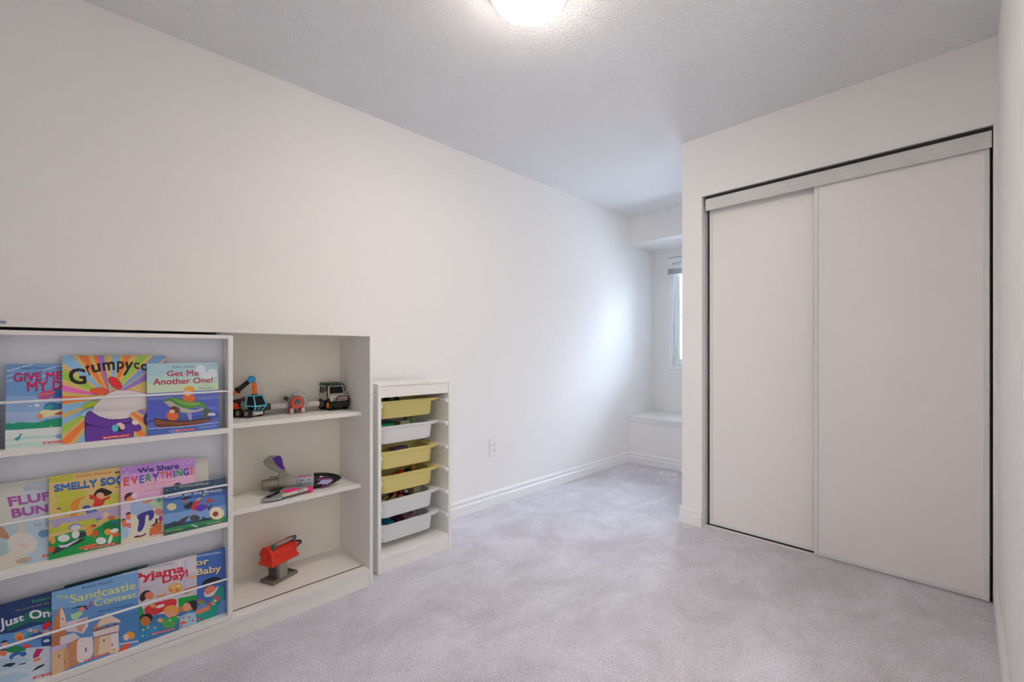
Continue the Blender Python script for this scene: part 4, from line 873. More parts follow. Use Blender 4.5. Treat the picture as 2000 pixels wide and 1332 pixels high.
    ('P','e8ecf0',[(0.058,0.931),(0.058,0.929),(0.056,0.927),(0.055,0.926),(0.053,0.925),(0.05,0.925),(0.048,0.926),(0.046,0.928),(0.044,0.93),(0.043,0.932),(0.043,0.935),(0.043,0.937),(0.044,0.939),(0.046,0.94),(0.048,0.941),(0.05,0.94),(0.053,0.94),(0.055,0.938),(0.057,0.936),(0.058,0.933)]),
    ('P','e8ecf0',[(0.19,0.938),(0.19,0.935),(0.189,0.933),(0.187,0.932),(0.185,0.932),(0.182,0.932),(0.18,0.933),(0.178,0.934),(0.176,0.936),(0.175,0.939),(0.175,0.941),(0.175,0.944),(0.176,0.946),(0.178,0.947),(0.18,0.947),(0.183,0.947),(0.185,0.946),(0.187,0.945),(0.189,0.943),(0.19,0.94)]),
    ('P','e8ecf0',[(0.234,0.85),(0.234,0.847),(0.233,0.846),(0.231,0.844),(0.229,0.844),(0.226,0.844),(0.224,0.845),(0.222,0.846),(0.22,0.849),(0.219,0.851),(0.218,0.854),(0.219,0.856),(0.22,0.858),(0.222,0.859),(0.224,0.86),(0.226,0.859),(0.229,0.858),(0.231,0.857),(0.233,0.855),(0.234,0.852)]),
    ('P','e8ecf0',[(0.907,0.669),(0.906,0.666),(0.905,0.664),(0.903,0.663),(0.901,0.662),(0.898,0.663),(0.895,0.664),(0.893,0.665),(0.891,0.668),(0.89,0.67),(0.89,0.673),(0.89,0.675),(0.891,0.677),(0.893,0.679),(0.896,0.679),(0.898,0.679),(0.901,0.678),(0.903,0.676),(0.905,0.674),(0.907,0.671)]),
    ('P','e8ecf0',[(0.639,0.767),(0.639,0.764),(0.637,0.762),(0.636,0.761),(0.633,0.76),(0.631,0.761),(0.628,0.762),(0.626,0.763),(0.624,0.766),(0.623,0.768),(0.622,0.771),(0.623,0.773),(0.624,0.775),(0.626,0.776),(0.628,0.777),(0.631,0.777),(0.633,0.776),(0.636,0.774),(0.638,0.772),(0.639,0.769)]),
    ('P','e8ecf0',[(0.348,0.869),(0.347,0.867),(0.346,0.865),(0.344,0.863),(0.342,0.863),(0.34,0.863),(0.337,0.864),(0.335,0.866),(0.333,0.868),(0.332,0.87),(0.332,0.873),(0.332,0.875),(0.333,0.877),(0.335,0.878),(0.337,0.879),(0.34,0.879),(0.342,0.878),(0.344,0.876),(0.346,0.874),(0.347,0.871)]),
    ('P','e8ecf0',[(0.035,0.777),(0.034,0.774),(0.033,0.773),(0.032,0.771),(0.029,0.771),(0.027,0.771),(0.025,0.772),(0.023,0.774),(0.021,0.776),(0.02,0.778),(0.02,0.78),(0.02,0.783),(0.021,0.785),(0.023,0.786),(0.025,0.786),(0.027,0.786),(0.03,0.785),(0.032,0.784),(0.033,0.781),(0.034,0.779)]),
    ('P','e8ecf0',[(0.823,0.868),(0.823,0.866),(0.821,0.864),(0.819,0.862),(0.817,0.862),(0.814,0.862),(0.812,0.863),(0.809,0.865),(0.807,0.867),(0.806,0.869),(0.806,0.872),(0.806,0.874),(0.808,0.876),(0.81,0.878),(0.812,0.878),(0.815,0.878),(0.817,0.877),(0.82,0.875),(0.822,0.873),(0.823,0.871)]),
    ('P','e8ecf0',[(0.698,0.688),(0.698,0.685),(0.697,0.684),(0.695,0.682),(0.692,0.682),(0.69,0.682),(0.687,0.683),(0.685,0.685),(0.683,0.687),(0.682,0.689),(0.681,0.692),(0.682,0.694),(0.683,0.696),(0.685,0.698),(0.687,0.698),(0.69,0.698),(0.692,0.697),(0.695,0.695),(0.697,0.693),(0.698,0.69)]),
    ('P','e8ecf0',[(0.3,0.724),(0.3,0.722),(0.299,0.72),(0.297,0.719),(0.295,0.718),(0.292,0.719),(0.29,0.72),(0.288,0.721),(0.286,0.724),(0.285,0.726),(0.285,0.728),(0.285,0.731),(0.286,0.733),(0.288,0.734),(0.29,0.734),(0.293,0.734),(0.295,0.733),(0.297,0.732),(0.299,0.729),(0.3,0.727)]),
    ('T','d8d8a4','NATIONAL BESTSELLER',[(0.245,0.978),(0.715,0.954),(0.717,0.915),(0.248,0.943)],0.02),
    ('T','dfe4f0','Room on the Broom',[(0.023,0.84),(0.932,0.777),(0.931,0.702),(0.027,0.763)],0.02),
    ('P','e2d8a8',[(0.194,0.562),(0.192,0.538),(0.183,0.518),(0.168,0.503),(0.148,0.494),(0.126,0.493),(0.104,0.5),(0.083,0.514),(0.066,0.533),(0.055,0.555),(0.05,0.58),(0.051,0.603),(0.06,0.623),(0.075,0.638),(0.094,0.647),(0.116,0.648),(0.139,0.642),(0.16,0.628),(0.177,0.609),(0.189,0.586)]),
    ('P','d8e048',[(0.655,0.689),(0.654,0.683),(0.651,0.679),(0.647,0.676),(0.641,0.674),(0.635,0.675),(0.63,0.677),(0.624,0.681),(0.62,0.686),(0.617,0.692),(0.617,0.699),(0.618,0.704),(0.62,0.709),(0.625,0.712),(0.63,0.713),(0.636,0.713),(0.642,0.711),(0.647,0.706),(0.651,0.701),(0.654,0.695)]),
    ('P','1c2834',[(0.427,0.703),(0.425,0.695),(0.415,0.687),(0.398,0.68),(0.377,0.674),(0.353,0.671),(0.329,0.67),(0.307,0.672),(0.289,0.676),(0.277,0.682),(0.272,0.69),(0.274,0.698),(0.284,0.706),(0.3,0.713),(0.321,0.718),(0.345,0.722),(0.369,0.723),(0.392,0.721),(0.41,0.717),(0.422,0.711)]),
    ('P','1c2430',[(0.296,0.539),(0.371,0.582),(0.44,0.61),(0.463,0.557),(0.415,0.46),(0.335,0.466)]),
    ('P','c82c38',[(0.433,0.502),(0.463,0.589),(0.557,0.58),(0.605,0.615),(0.544,0.52),(0.484,0.394),(0.426,0.426)]),
    ('P','d8b080',[(0.587,0.644),(0.587,0.636),(0.584,0.627),(0.576,0.618),(0.566,0.609),(0.554,0.601),(0.54,0.596),(0.528,0.593),(0.517,0.593),(0.509,0.596),(0.505,0.602),(0.504,0.609),(0.508,0.618),(0.515,0.627),(0.525,0.636),(0.538,0.644),(0.551,0.649),(0.563,0.652),(0.574,0.652),(0.582,0.649)]),
    ('P','5834b0',[(0.479,0.443),(0.544,0.496),(0.639,0.487),(0.698,0.431),(0.649,0.381),(0.577,0.345),(0.496,0.391)]),
    ('P','b04a40',[(0.627,0.53),(0.688,0.546),(0.713,0.636),(0.743,0.58),(0.821,0.511),(0.735,0.502)]),
    ('P','c8603c',[(0.368,0.605),(0.365,0.6),(0.359,0.597),(0.349,0.597),(0.336,0.6),(0.323,0.605),(0.31,0.612),(0.299,0.62),(0.29,0.629),(0.284,0.637),(0.283,0.644),(0.286,0.649),(0.292,0.652),(0.302,0.652),(0.314,0.649),(0.328,0.644),(0.341,0.637),(0.352,0.629),(0.361,0.62),(0.367,0.612)]),
    ('P','20304c',[(0.673,0.39),(0.747,0.45),(0.765,0.437),(0.709,0.332)]),
    ('P','c08058',[(0.382,0.284),(0.493,0.37),(0.486,0.384),(0.375,0.298)]),
    ('P','4a3040',[(0.164,0.207),(0.242,0.261),(0.367,0.317),(0.39,0.288),(0.309,0.195),(0.196,0.144)]),
    ('P','38404c',[(0.555,0.209),(0.551,0.188),(0.54,0.172),(0.522,0.162),(0.5,0.159),(0.475,0.163),(0.451,0.173),(0.429,0.19),(0.412,0.21),(0.401,0.232),(0.398,0.254),(0.402,0.274),(0.413,0.29),(0.431,0.3),(0.453,0.304),(0.477,0.3),(0.501,0.29),(0.523,0.274),(0.541,0.254),(0.552,0.231)]),
    ('P','1a3440',[(-0.043,0.179),(0.109,0.246),(0.187,0.262),(0.219,0.191),(0.332,0.173),(0.563,0.151),(0.611,0.232),(0.67,0.167),(1.003,0.169),(0.99,-0.592),(-0.047,-0.239)]),
    ('P','1f8c54',[(-0.033,0.131),(0.219,0.145),(0.563,0.128),(1.002,0.12),(0.99,-0.592),(-0.047,-0.239)]),
    ('P','2a5c48',[(-0.044,0.089),(0.33,0.065),(1.001,0.023),(0.99,-0.592),(-0.047,-0.239)]),
    ('P','a8ccd8',[(0.411,0.118),(0.468,0.093),(0.538,0.033),(0.503,0.028),(0.422,0.083)]),
    ('P','c8b898',[(0.963,0.2),(0.956,0.158),(0.937,0.123),(0.908,0.1),(0.872,0.09),(0.832,0.095),(0.793,0.113),(0.758,0.143),(0.731,0.182),(0.713,0.227),(0.708,0.272),(0.715,0.313),(0.733,0.348),(0.761,0.371),(0.797,0.382),(0.836,0.378),(0.876,0.36),(0.912,0.33),(0.94,0.291),(0.958,0.246)]),
    ('P','eee4c4',[(0.956,0.202),(0.949,0.163),(0.931,0.131),(0.904,0.109),(0.87,0.1),(0.832,0.104),(0.795,0.122),(0.762,0.15),(0.737,0.186),(0.72,0.228),(0.715,0.27),(0.721,0.308),(0.739,0.34),(0.766,0.362),(0.799,0.372),(0.836,0.368),(0.874,0.352),(0.907,0.324),(0.934,0.287),(0.95,0.245)]),
    ('P','8a3a28',[(0.861,0.235),(0.863,0.217),(0.86,0.2),(0.853,0.186),(0.842,0.176),(0.828,0.17),(0.813,0.17),(0.798,0.176),(0.785,0.186),(0.775,0.2),(0.768,0.217),(0.766,0.234),(0.769,0.251),(0.776,0.265),(0.787,0.275),(0.801,0.281),(0.816,0.281),(0.831,0.276),(0.844,0.265),(0.854,0.251)]),
    ('T','d8dc90','Julia Donaldson',[(0.037,0.097),(0.285,0.079),(0.289,0.04),(0.04,0.063)],0.01),
    ('T','d8dc90','Axel Scheffler',[(0.669,0.072),(0.913,0.056),(0.918,0.018),(0.671,0.037)],0.01),
  ]),
  'just': ('1c3a70', [
    ('T','3cb04c','Robert Munsch',[(0.325,0.962),(0.727,0.948),(0.731,0.908),(0.33,0.923)],0.01),
    ('T','b0a07c','Illustrated by Michael',[(0.161,0.895),(0.727,0.885),(0.731,0.855),(0.166,0.869)],0),
    ('P','186a60',[(0.072,0.748),(0.301,0.836),(0.559,0.809),(0.559,0.62),(0.301,0.707),(0.087,0.671)]),
    ('T','e6e8f0','Just',[(0.001,0.844),(0.242,0.826),(0.251,0.724),(0.017,0.687)],0.03),
    ('T','e6e8f0','One',[(0.294,0.847),(0.592,0.779),(0.601,0.682),(0.301,0.738)],0.035),
    ('P','5f94d0',[(-0.132,0.686),(0.163,0.636),(0.381,0.643),(0.991,0.533),(0.99,0.141),(-0.131,0.555)]),
    ('P','cfdcec',[(-0.131,0.511),(0.24,0.418),(0.56,0.337),(1.267,0.24),(1.263,-0.659),(-0.126,-0.055)]),
    ('P','b4cfe4',[(-0.13,0.38),(0.202,0.341),(0.319,0.261),(0.165,0.221),(-0.129,0.249)]),
    ('P','b4cfe4',[(-0.128,0.205),(0.203,0.16),(0.32,0.087),(0.166,0.059),(-0.128,0.118)]),
    ('P','e8a04c',[(0.247,0.551),(0.245,0.536),(0.239,0.525),(0.229,0.517),(0.216,0.514),(0.201,0.517),(0.187,0.525),(0.174,0.536),(0.164,0.551),(0.158,0.568),(0.155,0.584),(0.157,0.599),(0.164,0.611),(0.174,0.619),(0.187,0.621),(0.201,0.619),(0.215,0.611),(0.228,0.6),(0.238,0.585),(0.245,0.568)]),
    ('P','e07040',[(0.229,0.542),(0.228,0.533),(0.224,0.525),(0.218,0.521),(0.21,0.519),(0.201,0.521),(0.193,0.525),(0.185,0.532),(0.179,0.541),(0.175,0.551),(0.174,0.561),(0.175,0.57),(0.179,0.578),(0.185,0.582),(0.193,0.584),(0.201,0.582),(0.21,0.578),(0.217,0.571),(0.224,0.562),(0.228,0.552)]),
    ('P','e8a878',[(0.099,0.514),(0.097,0.507),(0.092,0.501),(0.084,0.498),(0.073,0.498),(0.062,0.501),(0.05,0.507),(0.04,0.514),(0.032,0.523),(0.027,0.533),(0.025,0.542),(0.026,0.549),(0.032,0.555),(0.04,0.558),(0.05,0.558),(0.062,0.555),(0.073,0.549),(0.084,0.542),(0.092,0.533),(0.097,0.523)]),
    ('P','20304c',[(0.013,0.563),(0.05,0.586),(0.103,0.558),(0.05,0.554)]),
    ('P','2c9a94',[(0.263,0.528),(0.286,0.583),(0.317,0.582),(0.31,0.529)]),
    ('P','28509a',[(0.31,0.538),(0.381,0.578),(0.445,0.528),(0.478,0.46),(0.334,0.484)]),
    ('P','e89060',[(0.387,0.57),(0.386,0.563),(0.383,0.558),(0.378,0.554),(0.372,0.553),(0.365,0.554),(0.358,0.558),(0.352,0.563),(0.347,0.57),(0.344,0.578),(0.343,0.586),(0.344,0.593),(0.347,0.598),(0.352,0.602),(0.358,0.603),(0.365,0.602),(0.372,0.598),(0.378,0.593),(0.383,0.586),(0.386,0.578)]),
    ('P','e8b8b0',[(0.335,0.599),(0.334,0.593),(0.33,0.588),(0.325,0.586),(0.318,0.585),(0.311,0.587),(0.304,0.59),(0.297,0.595),(0.292,0.602),(0.289,0.608),(0.288,0.615),(0.289,0.621),(0.292,0.625),(0.297,0.628),(0.304,0.629),(0.311,0.627),(0.318,0.624),(0.325,0.618),(0.33,0.612),(0.334,0.605)]),
    ('P','d8283c',[(0.525,0.629),(0.528,0.617),(0.526,0.604),(0.52,0.591),(0.509,0.579),(0.495,0.57),(0.48,0.565),(0.464,0.563),(0.45,0.566),(0.438,0.572),(0.43,0.582),(0.427,0.594),(0.428,0.607),(0.435,0.62),(0.445,0.631),(0.459,0.64),(0.474,0.646),(0.49,0.647),(0.505,0.645),(0.517,0.638)]),
    ('P','e8a888',[(0.534,0.516),(0.533,0.507),(0.527,0.5),(0.517,0.495),(0.505,0.493),(0.49,0.494),(0.475,0.497),(0.461,0.504),(0.449,0.512),(0.441,0.521),(0.438,0.53),(0.439,0.539),(0.444,0.546),(0.454,0.551),(0.467,0.553),(0.481,0.552),(0.496,0.548),(0.51,0.542),(0.522,0.534),(0.53,0.525)]),
    ('P','1c8a58',[(0.066,0.473),(0.163,0.482),(0.256,0.43),(0.271,0.388),(0.149,0.397),(0.073,0.443)]),
    ('P','d83c4c',[(0.319,0.421),(0.317,0.415),(0.312,0.41),(0.302,0.408),(0.291,0.407),(0.277,0.409),(0.264,0.414),(0.251,0.42),(0.241,0.427),(0.235,0.435),(0.232,0.443),(0.233,0.449),(0.239,0.454),(0.248,0.456),(0.26,0.457),(0.273,0.455),(0.287,0.45),(0.299,0.444),(0.309,0.437),(0.316,0.429)]),
    ('P','e87a4c',[(0.078,0.424),(0.076,0.415),(0.072,0.407),(0.064,0.403),(0.055,0.402),(0.044,0.405),(0.034,0.41),(0.024,0.418),(0.016,0.428),(0.012,0.439),(0.01,0.449),(0.011,0.459),(0.016,0.466),(0.024,0.47),(0.033,0.471),(0.044,0.469),(0.054,0.463),(0.064,0.455),(0.071,0.445),(0.076,0.434)]),
    ('P','3468b4',[(0.096,0.363),(0.126,0.406),(0.264,0.382),(0.279,0.33),(0.225,0.323),(0.202,0.368),(0.141,0.355),(0.127,0.325)]),
    ('P','1c3c80',[(0.417,0.445),(0.445,0.481),(0.559,0.45),(0.56,0.337),(0.429,0.375)]),
    ('P','e0e4ec',[(0.513,0.417),(0.512,0.412),(0.508,0.407),(0.501,0.404),(0.491,0.403),(0.481,0.404),(0.47,0.406),(0.459,0.411),(0.451,0.416),(0.445,0.422),(0.443,0.429),(0.443,0.434),(0.448,0.439),(0.455,0.442),(0.464,0.443),(0.475,0.442),(0.486,0.44),(0.496,0.435),(0.505,0.43),(0.51,0.424)]),
    ('P','b8246c',[(0.338,0.299),(0.374,0.368),(0.446,0.337),(0.414,0.298),(0.398,0.267),(0.342,0.261)]),
    ('P','e8804c',[(0.342,0.251),(0.422,0.249),(0.414,0.215),(0.35,0.221)]),
    ('P','e0dce0',[(0.437,0.183),(0.436,0.175),(0.431,0.169),(0.421,0.164),(0.409,0.162),(0.395,0.162),(0.381,0.165),(0.367,0.17),(0.356,0.176),(0.348,0.184),(0.344,0.192),(0.345,0.199),(0.35,0.206),(0.359,0.21),(0.371,0.213),(0.385,0.212),(0.4,0.21),(0.413,0.205),(0.425,0.198),(0.433,0.191)]),
    ('P','26304c',[(0.037,0.297),(0.089,0.304),(0.149,0.289),(0.172,0.272),(0.112,0.25),(0.089,0.268),(0.045,0.278)]),
    ('P','26304c',[(0.199,0.252),(0.264,0.245),(0.268,0.23),(0.203,0.24)]),
    ('P','20283c',[(0.323,0.113),(0.382,0.154),(0.454,0.158),(0.458,0.138),(0.374,0.12)]),
    ('P','d8202c',[(0.343,0.046),(0.901,-0.001),(0.901,-0.025),(0.339,0.021)]),
    ('T','f4e4e4','SCHOLASTIC',[(0.449,0.031),(0.871,-0.004),(0.871,-0.017),(0.447,0.018)],0.02),
    ('P','f4e4e4',[(0.368,0.036),(0.394,0.031),(0.427,0.031),(0.425,0.02),(0.393,0.02),(0.366,0.025)]),
  ]),
  'sand': ('5f92ca', [
    ('P','79a6d8',[(-0.009,1.015),(1.025,1.002),(1.022,0.628),(-0.008,0.79)]),
    ('P','4a84c0',[(0.665,0.498),(1.021,0.455),(1.017,0.036),(0.753,0.096)]),
    ('P','d8e0ec',[(0.472,1.011),(1.002,0.977),(0.999,0.99),(0.47,1.023)]),
    ('T','24407c','Robert Munsch',[(0.331,0.973),(0.672,0.954),(0.676,0.926),(0.335,0.941)],0.01),
    ('T','d8dc7c','The',[(0.048,0.946),(0.175,0.932),(0.179,0.875),(0.054,0.894)],0),
    ('T','d8dc7c','Sandcastle',[(0.194,0.91),(0.96,0.863),(0.971,0.758),(0.202,0.804)],0.015),
    ('T','d8dc7c','Contest',[(0.464,0.775),(0.973,0.72),(0.977,0.645),(0.47,0.676)],0.012),
    ('T','2a4478','illustrated by',[(0.644,0.635),(0.784,0.622),(0.784,0.612),(0.644,0.623)],0),
    ('T','24407c','Michael Martchenko',[(0.508,0.612),(0.932,0.58),(0.936,0.556),(0.51,0.588)],0.01),
    ('P','c8804c',[(0.021,0.634),(0.07,0.764),(0.1,0.807),(0.124,0.735),(0.154,0.635),(0.155,0.034),(0.003,0.005),(0.002,0.517)]),
    ('P','e6cdbc',[(0.09,0.713),(0.1,0.8),(0.129,0.722),(0.151,0.647),(0.152,0.51),(0.09,0.509)]),
    ('P','e4d4dc',[(0.152,0.59),(0.396,0.576),(0.398,0.459),(0.343,0.385),(0.24,0.445),(0.155,0.475)]),
    ('P','d8a47c',[(0.261,0.541),(0.396,0.565),(0.322,0.404),(0.271,0.457)]),
    ('P','c07850',[(0.002,0.461),(0.09,0.486),(0.18,0.364),(0.18,0.273),(0.002,0.294)]),
    ('P','e8dce4',[(0.09,0.43),(0.24,0.433),(0.307,0.352),(0.281,0.327),(0.19,0.326),(0.09,0.328)]),
    ('P','c4b8dc',[(0.002,0.339),(0.17,0.339),(0.165,0.278),(0.002,0.283)]),
    ('P','dcb890',[(0.002,0.283),(0.18,0.273),(0.188,0.02),(0.042,-0.011),(0.003,-0.006)]),
    ('P','d09c70',[(0.13,0.263),(0.184,0.269),(0.188,0.02),(0.13,0.01)]),
    ('P','c8885c',[(0.19,0.326),(0.291,0.344),(0.314,0.35),(0.314,0.028),(0.19,0.02)]),
    ('P','ecdfe0',[(0.271,0.319),(0.322,0.347),(0.343,0.328),(0.385,0.33),(0.395,0.309),(0.448,0.325),(0.46,0.052),(0.271,0.022)]),
    ('P','d49460',[(0.448,0.407),(0.556,0.511),(0.61,0.552),(0.599,0.449),(0.512,0.384)]),
    ('P','e8d0b8',[(0.512,0.455),(0.61,0.555),(0.777,0.401),(0.777,0.377),(0.654,0.407),(0.512,0.408)]),
    ('P','9a6450',[(0.448,0.389),(0.754,0.366),(0.76,0.34),(0.453,0.358)]),
    ('P','e8d8d8',[(0.453,0.364),(0.76,0.352),(0.754,0.264),(0.464,0.29)]),
    ('P','8a6478',[(0.464,0.296),(0.751,0.271),(0.749,0.254),(0.467,0.274)]),
    ('P','e6cfb4',[(0.464,0.282),(0.749,0.256),(0.763,-0.004),(0.46,0.052)]),
    ('P','d4a478',[(0.464,0.282),(0.533,0.273),(0.511,0.044),(0.46,0.052)]),
    ('P','eee2e2',[(0.664,0.26),(0.749,0.254),(0.759,0.022),(0.674,0.03)]),
    ('P','5a4a60',[(0.38,0.169),(0.38,0.16),(0.379,0.151),(0.377,0.144),(0.375,0.141),(0.372,0.14),(0.369,0.143),(0.367,0.148),(0.365,0.156),(0.364,0.165),(0.364,0.176),(0.364,0.185),(0.365,0.194),(0.367,0.2),(0.369,0.204),(0.372,0.205),(0.375,0.202),(0.377,0.197),(0.379,0.189),(0.38,0.18)]),
    ('P','5a4a60',[(0.587,0.21),(0.587,0.204),(0.586,0.198),(0.584,0.194),(0.581,0.192),(0.579,0.192),(0.576,0.194),(0.573,0.198),(0.572,0.203),(0.57,0.21),(0.57,0.216),(0.57,0.223),(0.572,0.228),(0.574,0.232),(0.576,0.234),(0.579,0.234),(0.581,0.232),(0.584,0.229),(0.586,0.223),(0.587,0.217)]),
    ('P','5a4a60',[(0.684,0.119),(0.683,0.113),(0.682,0.108),(0.681,0.105),(0.679,0.103),(0.677,0.102),(0.675,0.104),(0.673,0.108),(0.672,0.112),(0.671,0.118),(0.67,0.124),(0.671,0.13),(0.672,0.135),(0.673,0.138),(0.675,0.14),(0.677,0.141),(0.679,0.139),(0.681,0.135),(0.682,0.131),(0.683,0.125)]),
    ('P','6a5060',[(0.086,0.204),(0.085,0.198),(0.084,0.192),(0.083,0.187),(0.081,0.185),(0.079,0.185),(0.077,0.187),(0.075,0.19),(0.073,0.196),(0.072,0.203),(0.072,0.21),(0.072,0.217),(0.073,0.222),(0.075,0.227),(0.076,0.229),(0.079,0.23),(0.081,0.228),(0.083,0.224),(0.084,0.218),(0.085,0.212)]),
    ('P','6a5060',[(0.151,0.108),(0.15,0.106),(0.149,0.104),(0.147,0.103),(0.145,0.102),(0.142,0.103),(0.139,0.104),(0.137,0.107),(0.135,0.109),(0.133,0.112),(0.133,0.115),(0.133,0.118),(0.135,0.12),(0.137,0.121),(0.139,0.122),(0.142,0.121),(0.145,0.119),(0.147,0.117),(0.149,0.114),(0.15,0.111)]),
    ('P','5a3c90',[(0.125,0.639),(0.124,0.634),(0.123,0.631),(0.122,0.629),(0.12,0.627),(0.118,0.627),(0.115,0.629),(0.114,0.631),(0.112,0.635),(0.111,0.639),(0.111,0.643),(0.111,0.647),(0.112,0.651),(0.113,0.653),(0.115,0.655),(0.118,0.655),(0.12,0.653),(0.122,0.651),(0.123,0.647),(0.124,0.643)]),
    ('P','5a3c90',[(0.515,0.381),(0.515,0.376),(0.514,0.372),(0.512,0.369),(0.509,0.367),(0.507,0.367),(0.504,0.369),(0.502,0.372),(0.5,0.377),(0.499,0.382),(0.498,0.387),(0.499,0.392),(0.5,0.396),(0.502,0.399),(0.504,0.4),(0.507,0.4),(0.509,0.399),(0.512,0.395),(0.514,0.391),(0.515,0.386)]),
    ('P','5a3c90',[(0.624,0.381),(0.624,0.376),(0.622,0.372),(0.62,0.369),(0.618,0.367),(0.615,0.367),(0.612,0.369),(0.61,0.372),(0.608,0.377),(0.607,0.382),(0.606,0.387),(0.607,0.392),(0.608,0.396),(0.61,0.399),(0.613,0.401),(0.615,0.401),(0.618,0.399),(0.62,0.396),(0.622,0.391),(0.624,0.386)]),
    ('P','5a3c90',[(0.715,0.371),(0.714,0.367),(0.713,0.363),(0.712,0.36),(0.709,0.358),(0.707,0.358),(0.705,0.36),(0.702,0.363),(0.701,0.367),(0.7,0.372),(0.699,0.377),(0.7,0.381),(0.701,0.385),(0.702,0.388),(0.705,0.39),(0.707,0.39),(0.709,0.388),(0.712,0.385),(0.713,0.381),(0.714,0.376)]),
    ('P','1e2434',[(0.19,0.725),(0.292,0.744),(0.375,0.723),(0.398,0.658),(0.364,0.692),(0.292,0.727)]),
    ('P','e88a70',[(0.357,0.704),(0.359,0.695),(0.358,0.687),(0.354,0.679),(0.348,0.673),(0.339,0.668),(0.33,0.667),(0.32,0.668),(0.311,0.672),(0.304,0.678),(0.299,0.685),(0.297,0.693),(0.298,0.702),(0.302,0.71),(0.308,0.716),(0.316,0.72),(0.326,0.722),(0.336,0.721),(0.344,0.717),(0.352,0.711)]),
    ('P','a8d89c',[(0.2,0.665),(0.302,0.677),(0.343,0.64),(0.271,0.583),(0.22,0.601)]),
    ('P','c84870',[(0.401,0.668),(0.425,0.766),(0.443,0.748),(0.427,0.695)]),
    ('P','e8a040',[(0.954,0.145),(0.951,0.13),(0.942,0.118),(0.929,0.112),(0.913,0.11),(0.895,0.114),(0.878,0.123),(0.862,0.136),(0.849,0.152),(0.841,0.169),(0.838,0.186),(0.841,0.2),(0.849,0.212),(0.862,0.219),(0.878,0.22),(0.896,0.216),(0.914,0.208),(0.93,0.195),(0.943,0.179),(0.951,0.161)]),
    ('P','f0d0b8',[(0.878,0.147),(0.876,0.135),(0.871,0.125),(0.864,0.119),(0.854,0.116),(0.844,0.118),(0.833,0.124),(0.824,0.133),(0.816,0.145),(0.811,0.158),(0.81,0.172),(0.811,0.184),(0.816,0.193),(0.824,0.2),(0.833,0.202),(0.844,0.201),(0.855,0.195),(0.864,0.186),(0.872,0.174),(0.877,0.16)]),
    ('P','e0522c',[(0.741,0.01),(0.843,0.093),(0.889,0.088),(0.895,0.032),(0.854,0.004),(0.764,-0.002)]),
    ('P','e0b070',[(0.726,0.04),(0.724,0.036),(0.72,0.034),(0.714,0.033),(0.706,0.034),(0.697,0.037),(0.688,0.041),(0.68,0.046),(0.673,0.051),(0.669,0.057),(0.668,0.062),(0.669,0.066),(0.673,0.068),(0.68,0.069),(0.688,0.068),(0.697,0.065),(0.706,0.061),(0.714,0.056),(0.72,0.051),(0.724,0.045)]),
    ('P','c8d0e4',[(0.765,0.088),(1.007,0.042),(1.004,0.062),(0.763,0.108)]),
    ('P','d8202c',[(0.359,0.052),(0.641,0.047),(0.639,0.024),(0.355,0.03)]),
    ('T','f4e4e4','SCHOLASTIC',[(0.414,0.045),(0.626,0.041),(0.625,0.029),(0.412,0.034)],0.02),
    ('P','f4e4e4',[(0.372,0.045),(0.385,0.042),(0.402,0.044),(0.401,0.035),(0.383,0.033),(0.37,0.035)]),
  ]),
  'pyj': ('dad6dc', [
    ('P','cfc8d4',[(-0.124,0.915),(0.599,0.791),(1.181,0.731),(1.175,0.387),(-0.125,0.64)]),
    ('P','b8c4dc',[(0.433,0.828),(0.43,0.572),(0.458,0.563),(0.46,0.82)]),
    ('P','b8c4dc',[(0.827,0.959),(0.805,0.571),(0.839,0.559),(0.861,0.948)]),
    ('P','e8e4e0',[(0.747,1.002),(0.743,0.681),(0.766,0.674),(0.77,0.996)]),
    ('T','5a7090','Robert Munsch',[(0.354,0.995),(0.677,0.975),(0.681,0.949),(0.358,0.972)],0),
    ('T','d02848','Pyjama',[(0.134,0.951),(0.819,0.911),(0.827,0.76),(0.149,0.812)],0.045),
    ('T','d02848','Day!',[(0.511,0.826),(0.871,0.818),(0.884,0.686),(0.523,0.682)],0.045),
    ('T','a090a8','Illustrated by',[(0.225,0.746),(0.329,0.736),(0.329,0.728),(0.225,0.737)],0),
    ('T','8a80a0','Michael Martchenko',[(0.153,0.735),(0.452,0.717),(0.454,0.703),(0.153,0.72)],0),
    ('P','f0a878',[(1.009,0.682),(1.007,0.677),(0.998,0.673),(0.983,0.67),(0.964,0.669),(0.943,0.67),(0.921,0.673),(0.902,0.677),(0.886,0.682),(0.876,0.687),(0.871,0.693),(0.874,0.697),(0.882,0.701),(0.897,0.704),(0.915,0.705),(0.937,0.704),(0.958,0.702),(0.978,0.698),(0.994,0.693),(1.005,0.687)]),
    ('P','e0b068',[(0.801,0.581),(0.799,0.558),(0.786,0.539),(0.763,0.526),(0.734,0.52),(0.701,0.521),(0.667,0.531),(0.635,0.547),(0.61,0.568),(0.592,0.592),(0.584,0.616),(0.586,0.639),(0.599,0.658),(0.62,0.671),(0.649,0.678),(0.682,0.676),(0.716,0.667),(0.748,0.652),(0.775,0.631),(0.793,0.606)]),
    ('P','e8c88c',[(0.688,0.623),(0.687,0.617),(0.684,0.613),(0.678,0.611),(0.671,0.61),(0.664,0.612),(0.656,0.615),(0.649,0.62),(0.644,0.625),(0.64,0.631),(0.639,0.637),(0.641,0.643),(0.644,0.647),(0.65,0.649),(0.656,0.65),(0.664,0.648),(0.672,0.645),(0.678,0.64),(0.684,0.635),(0.687,0.629)]),
